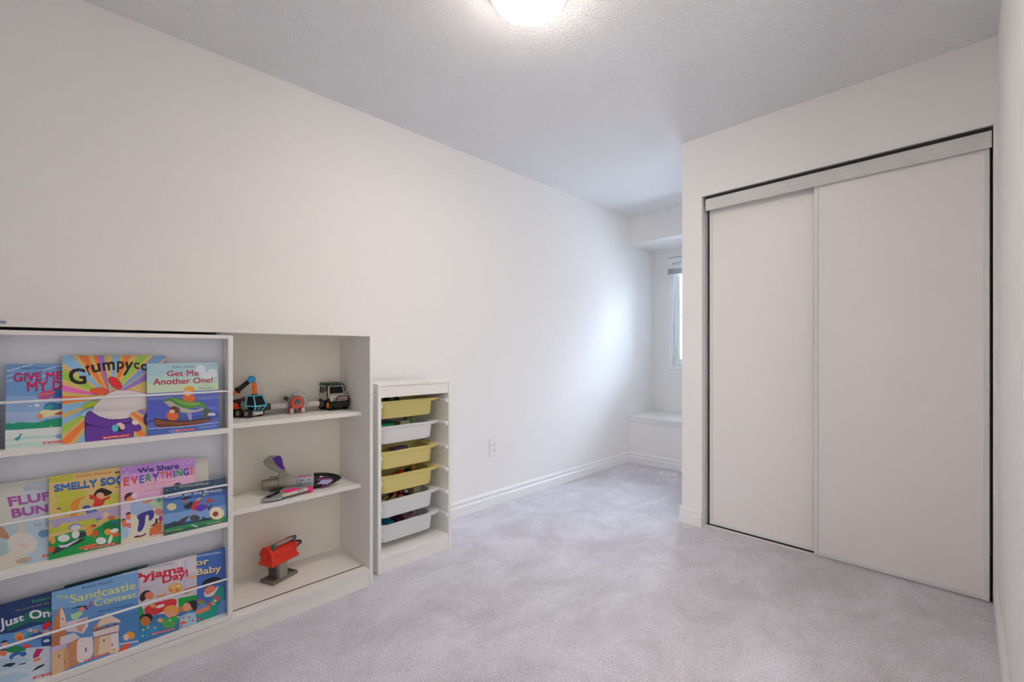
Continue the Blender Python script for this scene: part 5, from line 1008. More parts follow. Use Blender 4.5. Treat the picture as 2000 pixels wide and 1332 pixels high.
    ('P','c86c3c',[(0.742,0.561),(0.741,0.555),(0.737,0.551),(0.732,0.549),(0.726,0.548),(0.719,0.549),(0.712,0.552),(0.706,0.557),(0.701,0.562),(0.698,0.568),(0.697,0.574),(0.698,0.58),(0.701,0.584),(0.706,0.586),(0.713,0.587),(0.719,0.586),(0.726,0.583),(0.733,0.578),(0.738,0.573),(0.741,0.567)]),
    ('P','f0dc9c',[(0.762,0.612),(0.76,0.607),(0.757,0.604),(0.751,0.602),(0.744,0.602),(0.737,0.604),(0.729,0.607),(0.722,0.611),(0.717,0.616),(0.713,0.622),(0.712,0.627),(0.713,0.632),(0.717,0.635),(0.722,0.637),(0.729,0.637),(0.737,0.636),(0.745,0.632),(0.752,0.628),(0.757,0.623),(0.761,0.617)]),
    ('P','c86c3c',[(0.648,0.584),(0.647,0.579),(0.644,0.575),(0.64,0.573),(0.635,0.572),(0.63,0.573),(0.624,0.576),(0.619,0.58),(0.615,0.584),(0.613,0.589),(0.612,0.595),(0.613,0.599),(0.616,0.603),(0.62,0.605),(0.625,0.606),(0.63,0.605),(0.636,0.603),(0.64,0.599),(0.644,0.594),(0.647,0.589)]),
    ('P','d89c70',[(0.423,0.574),(0.563,0.57),(0.574,0.538),(0.433,0.538)]),
    ('P','c8704c',[(0.81,0.546),(0.997,0.547),(0.996,0.501),(0.821,0.473)]),
    ('P','2c1c28',[(0.213,0.607),(0.234,0.666),(0.286,0.694),(0.37,0.668),(0.328,0.626),(0.296,0.57),(0.244,0.548)]),
    ('P','e0805c',[(0.405,0.586),(0.401,0.57),(0.393,0.558),(0.379,0.551),(0.362,0.549),(0.343,0.552),(0.324,0.56),(0.307,0.573),(0.294,0.589),(0.286,0.606),(0.283,0.624),(0.286,0.639),(0.295,0.651),(0.308,0.659),(0.325,0.661),(0.344,0.658),(0.363,0.649),(0.38,0.636),(0.393,0.621),(0.402,0.603)]),
    ('P','d4323c',[(0.274,0.467),(0.422,0.486),(0.707,0.463),(0.71,0.348),(0.572,0.336),(0.41,0.312),(0.279,0.378)]),
    ('P','f0dce0',[(0.544,0.416),(0.543,0.408),(0.536,0.402),(0.525,0.397),(0.51,0.393),(0.492,0.392),(0.474,0.393),(0.457,0.396),(0.443,0.401),(0.433,0.407),(0.428,0.414),(0.429,0.422),(0.436,0.428),(0.447,0.434),(0.462,0.437),(0.479,0.438),(0.497,0.437),(0.514,0.434),(0.529,0.429),(0.539,0.423)]),
    ('P','e8a04c',[(0.428,0.439),(0.426,0.432),(0.42,0.426),(0.412,0.423),(0.401,0.423),(0.389,0.425),(0.378,0.43),(0.367,0.438),(0.359,0.446),(0.353,0.455),(0.352,0.464),(0.354,0.472),(0.359,0.477),(0.367,0.48),(0.378,0.481),(0.39,0.478),(0.402,0.473),(0.412,0.466),(0.421,0.457),(0.426,0.448)]),
    ('P','0ca03c',[(0.727,0.445),(1.007,0.415),(1.005,0.299),(0.739,0.316)]),
    ('P','c88450',[(0.561,0.295),(0.728,0.319),(1.005,0.287),(1.003,0.171),(0.749,0.221)]),
    ('P','3c7ab0',[(-0.126,0.377),(0.206,0.289),(0.378,0.334),(0.761,0.24),(1.006,0.205),(1.162,-0.412),(-0.128,-0.031)]),
    ('P','34a058',[(0.274,0.38),(0.27,0.347),(0.261,0.32),(0.247,0.301),(0.23,0.291),(0.211,0.292),(0.192,0.304),(0.175,0.325),(0.162,0.354),(0.153,0.387),(0.151,0.421),(0.154,0.454),(0.163,0.481),(0.176,0.5),(0.194,0.51),(0.213,0.509),(0.232,0.498),(0.249,0.477),(0.262,0.448),(0.271,0.415)]),
    ('P','1c1820',[(0.383,0.302),(0.383,0.281),(0.374,0.264),(0.358,0.252),(0.336,0.245),(0.311,0.245),(0.285,0.251),(0.26,0.264),(0.239,0.28),(0.224,0.3),(0.216,0.321),(0.216,0.341),(0.225,0.358),(0.24,0.37),(0.262,0.377),(0.287,0.377),(0.313,0.371),(0.339,0.359),(0.36,0.343),(0.375,0.323)]),
    ('P','c8703c',[(0.353,0.254),(0.35,0.235),(0.34,0.22),(0.326,0.211),(0.308,0.208),(0.288,0.211),(0.268,0.221),(0.25,0.237),(0.236,0.256),(0.227,0.277),(0.224,0.299),(0.228,0.318),(0.237,0.333),(0.251,0.342),(0.269,0.346),(0.289,0.342),(0.309,0.332),(0.327,0.317),(0.341,0.297),(0.35,0.276)]),
    ('P','e8a050',[(0.739,0.276),(0.736,0.25),(0.723,0.23),(0.701,0.216),(0.672,0.211),(0.64,0.214),(0.607,0.226),(0.577,0.245),(0.552,0.269),(0.535,0.296),(0.528,0.323),(0.53,0.348),(0.543,0.369),(0.564,0.382),(0.592,0.388),(0.625,0.385),(0.658,0.374),(0.688,0.355),(0.714,0.331),(0.731,0.304)]),
    ('P','e8a088',[(0.681,0.238),(0.677,0.223),(0.669,0.212),(0.655,0.205),(0.639,0.203),(0.62,0.207),(0.602,0.215),(0.585,0.228),(0.572,0.244),(0.564,0.261),(0.561,0.278),(0.565,0.293),(0.573,0.305),(0.586,0.312),(0.603,0.314),(0.621,0.31),(0.64,0.301),(0.656,0.289),(0.669,0.273),(0.678,0.255)]),
    ('P','241c28',[(0.819,0.336),(0.912,0.358),(1,0.336),(0.994,0.197),(0.944,0.19),(0.922,0.267),(0.841,0.305)]),
    ('P','e8a080',[(0.91,0.265),(0.907,0.248),(0.899,0.234),(0.886,0.225),(0.87,0.222),(0.852,0.225),(0.834,0.233),(0.818,0.247),(0.806,0.264),(0.798,0.284),(0.795,0.303),(0.799,0.32),(0.807,0.334),(0.82,0.343),(0.836,0.347),(0.853,0.344),(0.871,0.335),(0.887,0.322),(0.9,0.304),(0.908,0.285)]),
    ('P','2c8cc0',[(0.21,0.195),(0.324,0.21),(0.462,0.151),(0.46,0.04),(0.209,0.055)]),
    ('P','34a850',[(0.484,0.221),(0.593,0.217),(0.704,0.213),(0.725,0.138),(0.657,0.06),(0.526,0.095)]),
    ('P','a8cce0',[(0.748,0.176),(0.863,0.194),(0.979,0.167),(0.994,-0.012),(0.746,0.006)]),
    ('P','e8d040',[(0.276,0.161),(0.275,0.158),(0.273,0.155),(0.27,0.153),(0.266,0.153),(0.261,0.154),(0.257,0.156),(0.253,0.159),(0.25,0.163),(0.248,0.167),(0.247,0.171),(0.248,0.175),(0.25,0.177),(0.253,0.179),(0.257,0.179),(0.262,0.178),(0.266,0.176),(0.27,0.173),(0.273,0.169),(0.275,0.165)]),
    ('P','e8d040',[(0.339,0.172),(0.338,0.168),(0.336,0.166),(0.333,0.164),(0.328,0.164),(0.324,0.165),(0.319,0.167),(0.315,0.17),(0.312,0.174),(0.31,0.178),(0.309,0.182),(0.31,0.185),(0.312,0.188),(0.316,0.19),(0.32,0.19),(0.324,0.189),(0.329,0.187),(0.333,0.183),(0.336,0.18),(0.338,0.176)]),
    ('P','48b850',[(0.391,0.109),(0.39,0.106),(0.388,0.103),(0.385,0.102),(0.38,0.101),(0.376,0.102),(0.371,0.105),(0.367,0.108),(0.364,0.112),(0.362,0.116),(0.361,0.12),(0.362,0.123),(0.364,0.126),(0.367,0.127),(0.372,0.128),(0.376,0.127),(0.381,0.124),(0.385,0.121),(0.388,0.117),(0.39,0.113)]),
    ('P','e8d040',[(0.265,0.089),(0.264,0.085),(0.262,0.083),(0.259,0.081),(0.255,0.081),(0.251,0.082),(0.246,0.084),(0.242,0.087),(0.239,0.091),(0.237,0.095),(0.236,0.099),(0.237,0.103),(0.239,0.105),(0.242,0.107),(0.246,0.107),(0.251,0.106),(0.255,0.104),(0.259,0.101),(0.262,0.097),(0.264,0.093)]),
    ('P','e86040',[(0.564,0.171),(0.563,0.167),(0.561,0.165),(0.557,0.163),(0.553,0.163),(0.548,0.164),(0.544,0.166),(0.539,0.169),(0.536,0.173),(0.534,0.177),(0.533,0.181),(0.534,0.185),(0.536,0.188),(0.54,0.189),(0.544,0.189),(0.549,0.188),(0.553,0.186),(0.557,0.183),(0.561,0.179),(0.563,0.175)]),
    ('P','e8e060',[(0.63,0.171),(0.629,0.167),(0.627,0.164),(0.623,0.163),(0.619,0.163),(0.614,0.164),(0.609,0.166),(0.605,0.169),(0.602,0.173),(0.6,0.177),(0.599,0.181),(0.6,0.185),(0.602,0.188),(0.605,0.189),(0.61,0.189),(0.614,0.188),(0.619,0.186),(0.623,0.183),(0.627,0.179),(0.629,0.175)]),
    ('P','e86040',[(0.673,0.11),(0.673,0.107),(0.67,0.104),(0.667,0.103),(0.663,0.102),(0.658,0.103),(0.653,0.106),(0.649,0.109),(0.645,0.113),(0.643,0.117),(0.642,0.121),(0.643,0.125),(0.645,0.127),(0.649,0.129),(0.653,0.129),(0.658,0.128),(0.663,0.126),(0.667,0.123),(0.671,0.119),(0.673,0.115)]),
    ('P','d84858',[(0.809,0.144),(0.809,0.14),(0.806,0.137),(0.803,0.136),(0.798,0.135),(0.793,0.136),(0.788,0.139),(0.784,0.142),(0.781,0.146),(0.778,0.15),(0.778,0.154),(0.778,0.158),(0.781,0.161),(0.784,0.162),(0.789,0.162),(0.794,0.161),(0.799,0.159),(0.803,0.156),(0.807,0.152),(0.809,0.148)]),
    ('P','d84858',[(0.901,0.124),(0.901,0.12),(0.898,0.117),(0.895,0.116),(0.89,0.116),(0.885,0.117),(0.88,0.119),(0.876,0.122),(0.872,0.126),(0.87,0.131),(0.869,0.135),(0.87,0.138),(0.872,0.141),(0.876,0.143),(0.88,0.143),(0.885,0.142),(0.89,0.14),(0.895,0.136),(0.898,0.132),(0.901,0.128)]),
    ('P','d84858',[(0.947,0.062),(0.946,0.058),(0.944,0.056),(0.94,0.054),(0.936,0.054),(0.931,0.055),(0.926,0.057),(0.921,0.061),(0.918,0.065),(0.915,0.069),(0.915,0.073),(0.916,0.077),(0.918,0.079),(0.922,0.081),(0.926,0.081),(0.931,0.08),(0.936,0.078),(0.941,0.074),(0.944,0.07),(0.947,0.066)]),
    ('P','d84858',[(0.785,0.037),(0.784,0.034),(0.782,0.031),(0.779,0.03),(0.774,0.029),(0.769,0.031),(0.764,0.033),(0.76,0.036),(0.757,0.04),(0.754,0.044),(0.754,0.049),(0.754,0.052),(0.757,0.055),(0.76,0.056),(0.765,0.057),(0.77,0.056),(0.774,0.053),(0.779,0.05),(0.782,0.046),(0.785,0.042)]),
    ('P','f0f0e8',[(0.855,0.094),(0.854,0.09),(0.852,0.087),(0.848,0.086),(0.843,0.085),(0.839,0.087),(0.834,0.089),(0.829,0.092),(0.826,0.096),(0.823,0.1),(0.823,0.105),(0.824,0.108),(0.826,0.111),(0.829,0.113),(0.834,0.113),(0.839,0.112),(0.844,0.109),(0.848,0.106),(0.852,0.102),(0.854,0.098)]),
    ('P','48b850',[(0.317,0.07),(0.316,0.067),(0.314,0.064),(0.311,0.063),(0.307,0.062),(0.302,0.063),(0.298,0.066),(0.294,0.069),(0.29,0.073),(0.288,0.077),(0.288,0.081),(0.289,0.084),(0.291,0.087),(0.294,0.088),(0.298,0.088),(0.302,0.087),(0.307,0.085),(0.311,0.082),(0.314,0.078),(0.316,0.074)]),
    ('P','e8d040',[(0.423,0.142),(0.422,0.139),(0.42,0.136),(0.417,0.134),(0.413,0.134),(0.408,0.135),(0.403,0.137),(0.399,0.141),(0.396,0.144),(0.394,0.148),(0.393,0.152),(0.394,0.156),(0.396,0.159),(0.399,0.16),(0.404,0.16),(0.408,0.159),(0.413,0.157),(0.417,0.154),(0.42,0.15),(0.422,0.146)]),
    ('P','e86040',[(0.585,0.096),(0.584,0.093),(0.582,0.09),(0.578,0.089),(0.574,0.088),(0.569,0.089),(0.565,0.092),(0.56,0.095),(0.557,0.099),(0.555,0.103),(0.554,0.107),(0.555,0.111),(0.557,0.113),(0.561,0.115),(0.565,0.115),(0.57,0.114),(0.574,0.112),(0.579,0.109),(0.582,0.105),(0.584,0.1)]),
    ('P','d84858',[(0.877,-0.006),(0.876,-0.01),(0.873,-0.012),(0.87,-0.014),(0.865,-0.014),(0.86,-0.013),(0.855,-0.01),(0.851,-0.007),(0.847,-0.003),(0.845,0.001),(0.844,0.005),(0.845,0.009),(0.848,0.012),(0.851,0.013),(0.856,0.013),(0.861,0.012),(0.866,0.01),(0.87,0.007),(0.874,0.003),(0.876,-0.002)]),
    ('P','3c9c50',[(0.706,0.009),(0.705,0.005),(0.703,0.002),(0.699,0.001),(0.695,0.001),(0.69,0.002),(0.685,0.004),(0.681,0.007),(0.678,0.011),(0.675,0.016),(0.675,0.02),(0.675,0.023),(0.678,0.026),(0.681,0.027),(0.686,0.028),(0.69,0.027),(0.695,0.024),(0.7,0.021),(0.703,0.017),(0.705,0.013)]),
    ('P','e8e8a0',[(0.742,0.178),(0.741,0.174),(0.739,0.172),(0.735,0.17),(0.731,0.17),(0.726,0.171),(0.721,0.173),(0.717,0.176),(0.713,0.18),(0.711,0.184),(0.71,0.189),(0.711,0.192),(0.713,0.195),(0.717,0.196),(0.721,0.197),(0.726,0.196),(0.731,0.193),(0.735,0.19),(0.739,0.186),(0.741,0.182)]),
    ('P','e8703c',[(0.841,0.076),(0.841,0.069),(0.835,0.063),(0.826,0.058),(0.813,0.056),(0.798,0.057),(0.783,0.059),(0.768,0.064),(0.757,0.07),(0.748,0.078),(0.744,0.085),(0.745,0.092),(0.75,0.098),(0.76,0.103),(0.773,0.105),(0.787,0.105),(0.803,0.102),(0.817,0.097),(0.829,0.091),(0.837,0.084)]),
    ('P','e8a878',[(0.523,0.207),(0.521,0.199),(0.515,0.193),(0.506,0.19),(0.495,0.189),(0.483,0.192),(0.472,0.197),(0.461,0.205),(0.452,0.214),(0.447,0.224),(0.445,0.234),(0.447,0.242),(0.453,0.248),(0.461,0.252),(0.472,0.252),(0.484,0.25),(0.496,0.244),(0.507,0.236),(0.515,0.227),(0.521,0.217)]),
    ('P','d8202c',[(0.365,0.083),(0.691,0.048),(0.686,0.025),(0.359,0.059)]),
    ('T','f4e4e4','SCHOLASTIC',[(0.427,0.07),(0.673,0.044),(0.67,0.032),(0.424,0.058)],0.02),
    ('P','f4e4e4',[(0.379,0.074),(0.394,0.07),(0.414,0.071),(0.411,0.06),(0.391,0.06),(0.376,0.064)]),
  ]),
  'baby': ('3f6ec2', [
    ('P','6a90d4',[(0.567,0.243),(1.051,0.196),(1.043,-0.186),(0.853,-0.119),(0.856,0.05),(0.565,0.101)]),
    ('P','4a78c8',[(0.159,1.131),(1.132,1.003),(1.13,0.889),(0.157,1.026)]),
    ('T','e6ecf4','Michael Martchenko',[(0.225,1.022),(0.931,0.959),(0.933,0.936),(0.227,0.996)],0.03),
    ('T','3a2c34','For',[(0.451,0.932),(0.751,0.905),(0.754,0.801),(0.464,0.848)],0.05),
    ('T','efdfb8','For',[(0.446,0.941),(0.746,0.913),(0.747,0.81),(0.457,0.857)],0.03),
    ('T','3a2c34','Baby',[(0.558,0.783),(0.945,0.743),(0.95,0.605),(0.571,0.652)],0.05),
    ('T','efdfb8','Baby',[(0.553,0.791),(0.937,0.753),(0.94,0.618),(0.564,0.663)],0.03),
    ('P','1c1824',[(0.623,0.513),(0.654,0.576),(0.741,0.599),(0.84,0.595),(0.941,0.541),(0.927,0.483),(0.813,0.48),(0.665,0.476)]),
    ('P','e4886c',[(0.852,0.42),(0.854,0.4),(0.847,0.382),(0.831,0.367),(0.809,0.357),(0.783,0.353),(0.754,0.354),(0.727,0.362),(0.703,0.375),(0.685,0.392),(0.674,0.412),(0.672,0.431),(0.679,0.45),(0.694,0.465),(0.716,0.475),(0.742,0.479),(0.771,0.478),(0.798,0.47),(0.823,0.457),(0.841,0.44)]),
    ('P','eadfe4',[(0.658,0.43),(0.712,0.353),(0.837,0.387),(0.876,0.449),(0.894,0.425),(0.81,0.31),(0.675,0.328)]),
    ('P','0f9a8c',[(0.773,0.285),(0.888,0.408),(0.952,0.438),(0.979,0.356),(0.968,0.235),(0.896,0.16),(0.869,0.046),(0.855,-0.035),(0.373,-0.021),(0.565,0.148),(0.745,0.112)]),
    ('P','e8874c',[(0.376,0.224),(0.566,0.172),(0.746,0.196),(0.745,0.124),(0.587,0.111),(0.374,0.13)]),
    ('P','8ca858',[(0.678,0.264),(0.677,0.254),(0.671,0.247),(0.66,0.241),(0.646,0.239),(0.63,0.24),(0.614,0.244),(0.598,0.25),(0.586,0.259),(0.577,0.269),(0.573,0.28),(0.574,0.289),(0.58,0.297),(0.59,0.303),(0.604,0.305),(0.62,0.304),(0.637,0.3),(0.652,0.294),(0.665,0.285),(0.674,0.275)]),
    ('P','c85c6c',[(0.915,0.24),(0.912,0.228),(0.904,0.218),(0.892,0.213),(0.876,0.212),(0.859,0.216),(0.842,0.223),(0.827,0.234),(0.815,0.247),(0.807,0.261),(0.805,0.275),(0.808,0.287),(0.816,0.296),(0.828,0.301),(0.843,0.302),(0.86,0.299),(0.878,0.291),(0.893,0.28),(0.905,0.267),(0.913,0.253)]),
    ('P','e8dcd0',[(0.859,0.221),(0.858,0.215),(0.854,0.211),(0.849,0.208),(0.842,0.208),(0.834,0.209),(0.826,0.213),(0.819,0.218),(0.814,0.224),(0.81,0.23),(0.809,0.237),(0.811,0.242),(0.814,0.247),(0.82,0.249),(0.827,0.25),(0.834,0.248),(0.842,0.245),(0.849,0.24),(0.855,0.234),(0.858,0.227)]),
    ('P','c84848',[(0.766,0.202),(0.765,0.196),(0.76,0.193),(0.753,0.191),(0.744,0.191),(0.734,0.193),(0.724,0.197),(0.715,0.203),(0.708,0.209),(0.704,0.216),(0.702,0.223),(0.704,0.228),(0.709,0.232),(0.716,0.234),(0.725,0.234),(0.735,0.232),(0.744,0.228),(0.753,0.222),(0.76,0.215),(0.765,0.208)]),
    ('P','d8a050',[(0.811,0.212),(0.81,0.207),(0.806,0.203),(0.8,0.202),(0.792,0.202),(0.784,0.204),(0.775,0.207),(0.768,0.212),(0.762,0.218),(0.758,0.224),(0.757,0.229),(0.758,0.234),(0.762,0.238),(0.768,0.239),(0.776,0.239),(0.784,0.237),(0.793,0.234),(0.8,0.229),(0.806,0.223),(0.81,0.217)]),
    ('P','d0544c',[(0.638,0.304),(0.636,0.298),(0.631,0.293),(0.623,0.291),(0.612,0.291),(0.601,0.294),(0.59,0.299),(0.58,0.305),(0.572,0.312),(0.567,0.32),(0.566,0.327),(0.568,0.333),(0.573,0.337),(0.581,0.34),(0.591,0.339),(0.602,0.337),(0.613,0.332),(0.623,0.326),(0.631,0.319),(0.636,0.311)]),
    ('P','e8a0b0',[(0.836,0.179),(0.834,0.174),(0.83,0.171),(0.824,0.169),(0.817,0.169),(0.808,0.171),(0.8,0.175),(0.792,0.18),(0.786,0.185),(0.782,0.191),(0.781,0.197),(0.783,0.202),(0.786,0.205),(0.793,0.207),(0.8,0.207),(0.809,0.205),(0.817,0.202),(0.825,0.197),(0.831,0.191),(0.835,0.185)]),
    ('P','16202c',[(1.024,0.992),(1.037,0.991),(1.018,-0.029),(1.005,-0.027)]),
    ('P','d8202c',[(0.374,0.066),(0.634,0.047),(0.631,0.024),(0.373,0.039)]),
    ('T','f4e4e4','SCHOLASTIC',[(0.425,0.056),(0.62,0.042),(0.618,0.03),(0.424,0.042)],0.02),
    ('P','f4e4e4',[(0.386,0.057),(0.399,0.054),(0.414,0.055),(0.414,0.044),(0.399,0.042),(0.386,0.045)]),
  ]),
}

# ------------------------------------------------------------------ bookcase with sliding book rack
BY0, BY1 = -0.190, 1.004
BX0, BX1 = 0.030, 0.420
bc = thing('bookcase', 'long low white bookcase along the left wall with three open shelves at its right end', 'bookcase', ((BX0 + BX1) / 2, (BY0 + BY1) / 2, 0))
MB().box(BX0, BX1, BY1 - 0.016, BY1, 0, 1.187).build('side_panel', M_white, bc, bevel=0.001)
MB().box(BX0, BX1, BY0, BY0 + 0.016, 0, 1.187).build('side_panel', M_white, bc, bevel=0.001)
yi0, yi1 = BY0 + 0.0165, BY1 - 0.0165
w = MB().box(BX0, BX1 + 0.001, yi0, yi1, 1.172, 1.187).box(BX0, 0.3605, yi0, yi1, 1.167, 1.172).box(0.3665, BX1 + 0.001, yi0, yi1, 1.167, 1.172)
w.build('top_board', M_white, bc)
w = MB().box(BX0, BX1 + 0.001, yi0, yi1, 0.062, 0.076).box(BX0, 0.3590, yi0, yi1, 0.076, 0.080).box(0.3664, BX1 + 0.001, yi0, yi1, 0.076, 0.080)
w.build('bottom_board', M_white, bc)
M_groove = mat('brown_groove', (0.045, 0.028, 0.018), 0.7)
MB().box(0.3592, 0.3662, yi0, yi1 - 0.006, 0.0762, 0.0803).build('track_groove', M_groove, bc)
MB().box(0.3608, 0.3662, yi0, yi1 - 0.006, 1.1685, 1.1718).build('track_groove', M_groove, bc)
MB().box(BX1 - 0.022, BX1 - 0.004, yi0, yi1, 0.0, 0.062).build('plinth', M_white, bc)
MB().box(0.086, 0.092, yi0, yi1, 0.080, 1.167).build('back_panel', M_back, bc)
MB().box(0.092, 0.331, 0.395, 0.411, 0.080, 1.167).build('divider', M_white, bc)
for z1 in (0.809, 0.462):
    MB().box(0.0925, 0.332, 0.4115, yi1, z1 - 0.020, z1).build('shelf', M_white, bc, bevel=0.0008)
    MB().box(0.0925, 0.332, yi0, 0.3945, z1 - 0.020, z1).build('shelf', M_white, bc, bevel=0.0008)
st = MB().box(BX1 + 0.0012, BX1 + 0.0016, -0.165, -0.1385, 1.1735, 1.1835).build('label_sticker', mat('lavender_sticker', (0.38, 0.38, 0.52), 0.4), bc, label='small lavender label sticker')
MB().box(BX1 + 0.0016, BX1 + 0.0018, -0.162, -0.141, 1.179, 1.1815).build('sticker_mark', mat('sticker_grey', (0.12, 0.11, 0.14), 0.5), st)

RY0, RY1 = -0.173, 0.433
rk = thing('book_rack', 'white sliding book rack with three ledges and thin rails, running on the bookcase front', 'book rack', (0.38, (RY0 + RY1) / 2, 0.080))
for a, b in ((RY0, RY0 + 0.016), (RY1 - 0.016, RY1)):
    MB().box(0.337, 0.420, a, b, 0.082, 1.157).build('rack_side', M_white, rk, bevel=0.0008)
MB().box(0.337, 0.420, RY0 + 0.0163, RY1 - 0.0163, 1.143, 1.157).build('top_rail', M_white, rk, bevel=0.0008)
MB().box(0.337, 0.342, RY0 + 0.0163, RY1 - 0.0163, 0.082, 1.143).build('rack_back', M_rackback, rk)
LEDGES = (0.806, 0.4525, 0.1005)
for zt in LEDGES:
    MB().box(0.3423, 0.420, RY0 + 0.0163, RY1 - 0.0163, zt - 0.0185, zt).build('ledge', M_white, rk, bevel=0.0008)
for zt in (0.9455, 0.592, 0.236):
    MB().cyl((0.4135, RY0 + 0.010, zt), (0.4135, RY1 - 0.010, zt), 0.0038, n=14).build('guard_rod', mat('white_rod', (0.84, 0.83, 0.86), 0.25), rk, smooth=True)

# ------------------------------------------------------------------ picture books
def paint_mat():
    m = bpy.data.materials.new('printed_cover')
    m.use_nodes = True
    nt = m.node_tree
    b = nt.nodes['Principled BSDF']
    b.inputs['Roughness'].default_value = 0.32
    a = nt.nodes.new('ShaderNodeVertexColor')
    a.layer_name = 'ink'
    nt.links.new(a.outputs['Color'], b.inputs['Base Color'])
    return m
M_ink = paint_mat()
M_paper = mat('book_pages', (0.78, 0.76, 0.70), 0.8, bump=(900, 0.3, 0.0005))

def clip01(poly):
    for ax, lim, sg in ((0, 0, 1), (0, 1, -1), (1, 0, 1), (1, 1, -1)):
        out = []
        n = len(poly)
        for i in range(n):
            a, b = poly[i], poly[(i + 1) % n]
            da, db = sg * (a[ax] - lim), sg * (b[ax] - lim)
            if da >= 0: out.append(a)
            if (da >= 0) != (db >= 0):
                t = da / (da - db)
                out.append((a[0] + (b[0] - a[0]) * t, a[1] + (b[1] - a[1]) * t))
        poly = out
        if len(poly) < 3:
            return []
    return poly

def text_tris(body, bold):
    cu = bpy.data.curves.new('t', 'FONT')
    cu.body = body
    cu.size = 1
    cu.resolution_u = 3
    ob = bpy.data.objects.new('t', cu)
    COL.objects.link(ob)
    dg = bpy.context.evaluated_depsgraph_get()
    me = bpy.data.meshes.new_from_object(ob.evaluated_get(dg))
    me.calc_loop_triangles()
    vv = [(v.co.x, v.co.y) for v in me.vertices]
    tr = [[vv[i] for i in t.vertices] for t in me.loop_triangles]
    tr = [(0, t) for t in tr]
    if bold:
        b = bold * 0.75
        base = tr
        tr = [(n, [(x + dx, y + dy) for x, y in t]) for n, (dx, dy) in enumerate(((b, b), (-b, b), (b, -b), (-b, -b), (0, 0))) for _, t in base]
        vv = [p for _, t in tr for p in t]
    bpy.data.objects.remove(ob)
    bpy.data.meshes.remove(me)
    bpy.data.curves.remove(cu)
    xs = [p[0] for p in vv]; ys = [p[1] for p in vv]
    x0, x1, y0, y1 = min(xs), max(xs), min(ys), max(ys)
    return [(n, [((x - x0) / (x1 - x0), (y - y0) / (y1 - y0)) for x, y in t]) for n, t in tr]

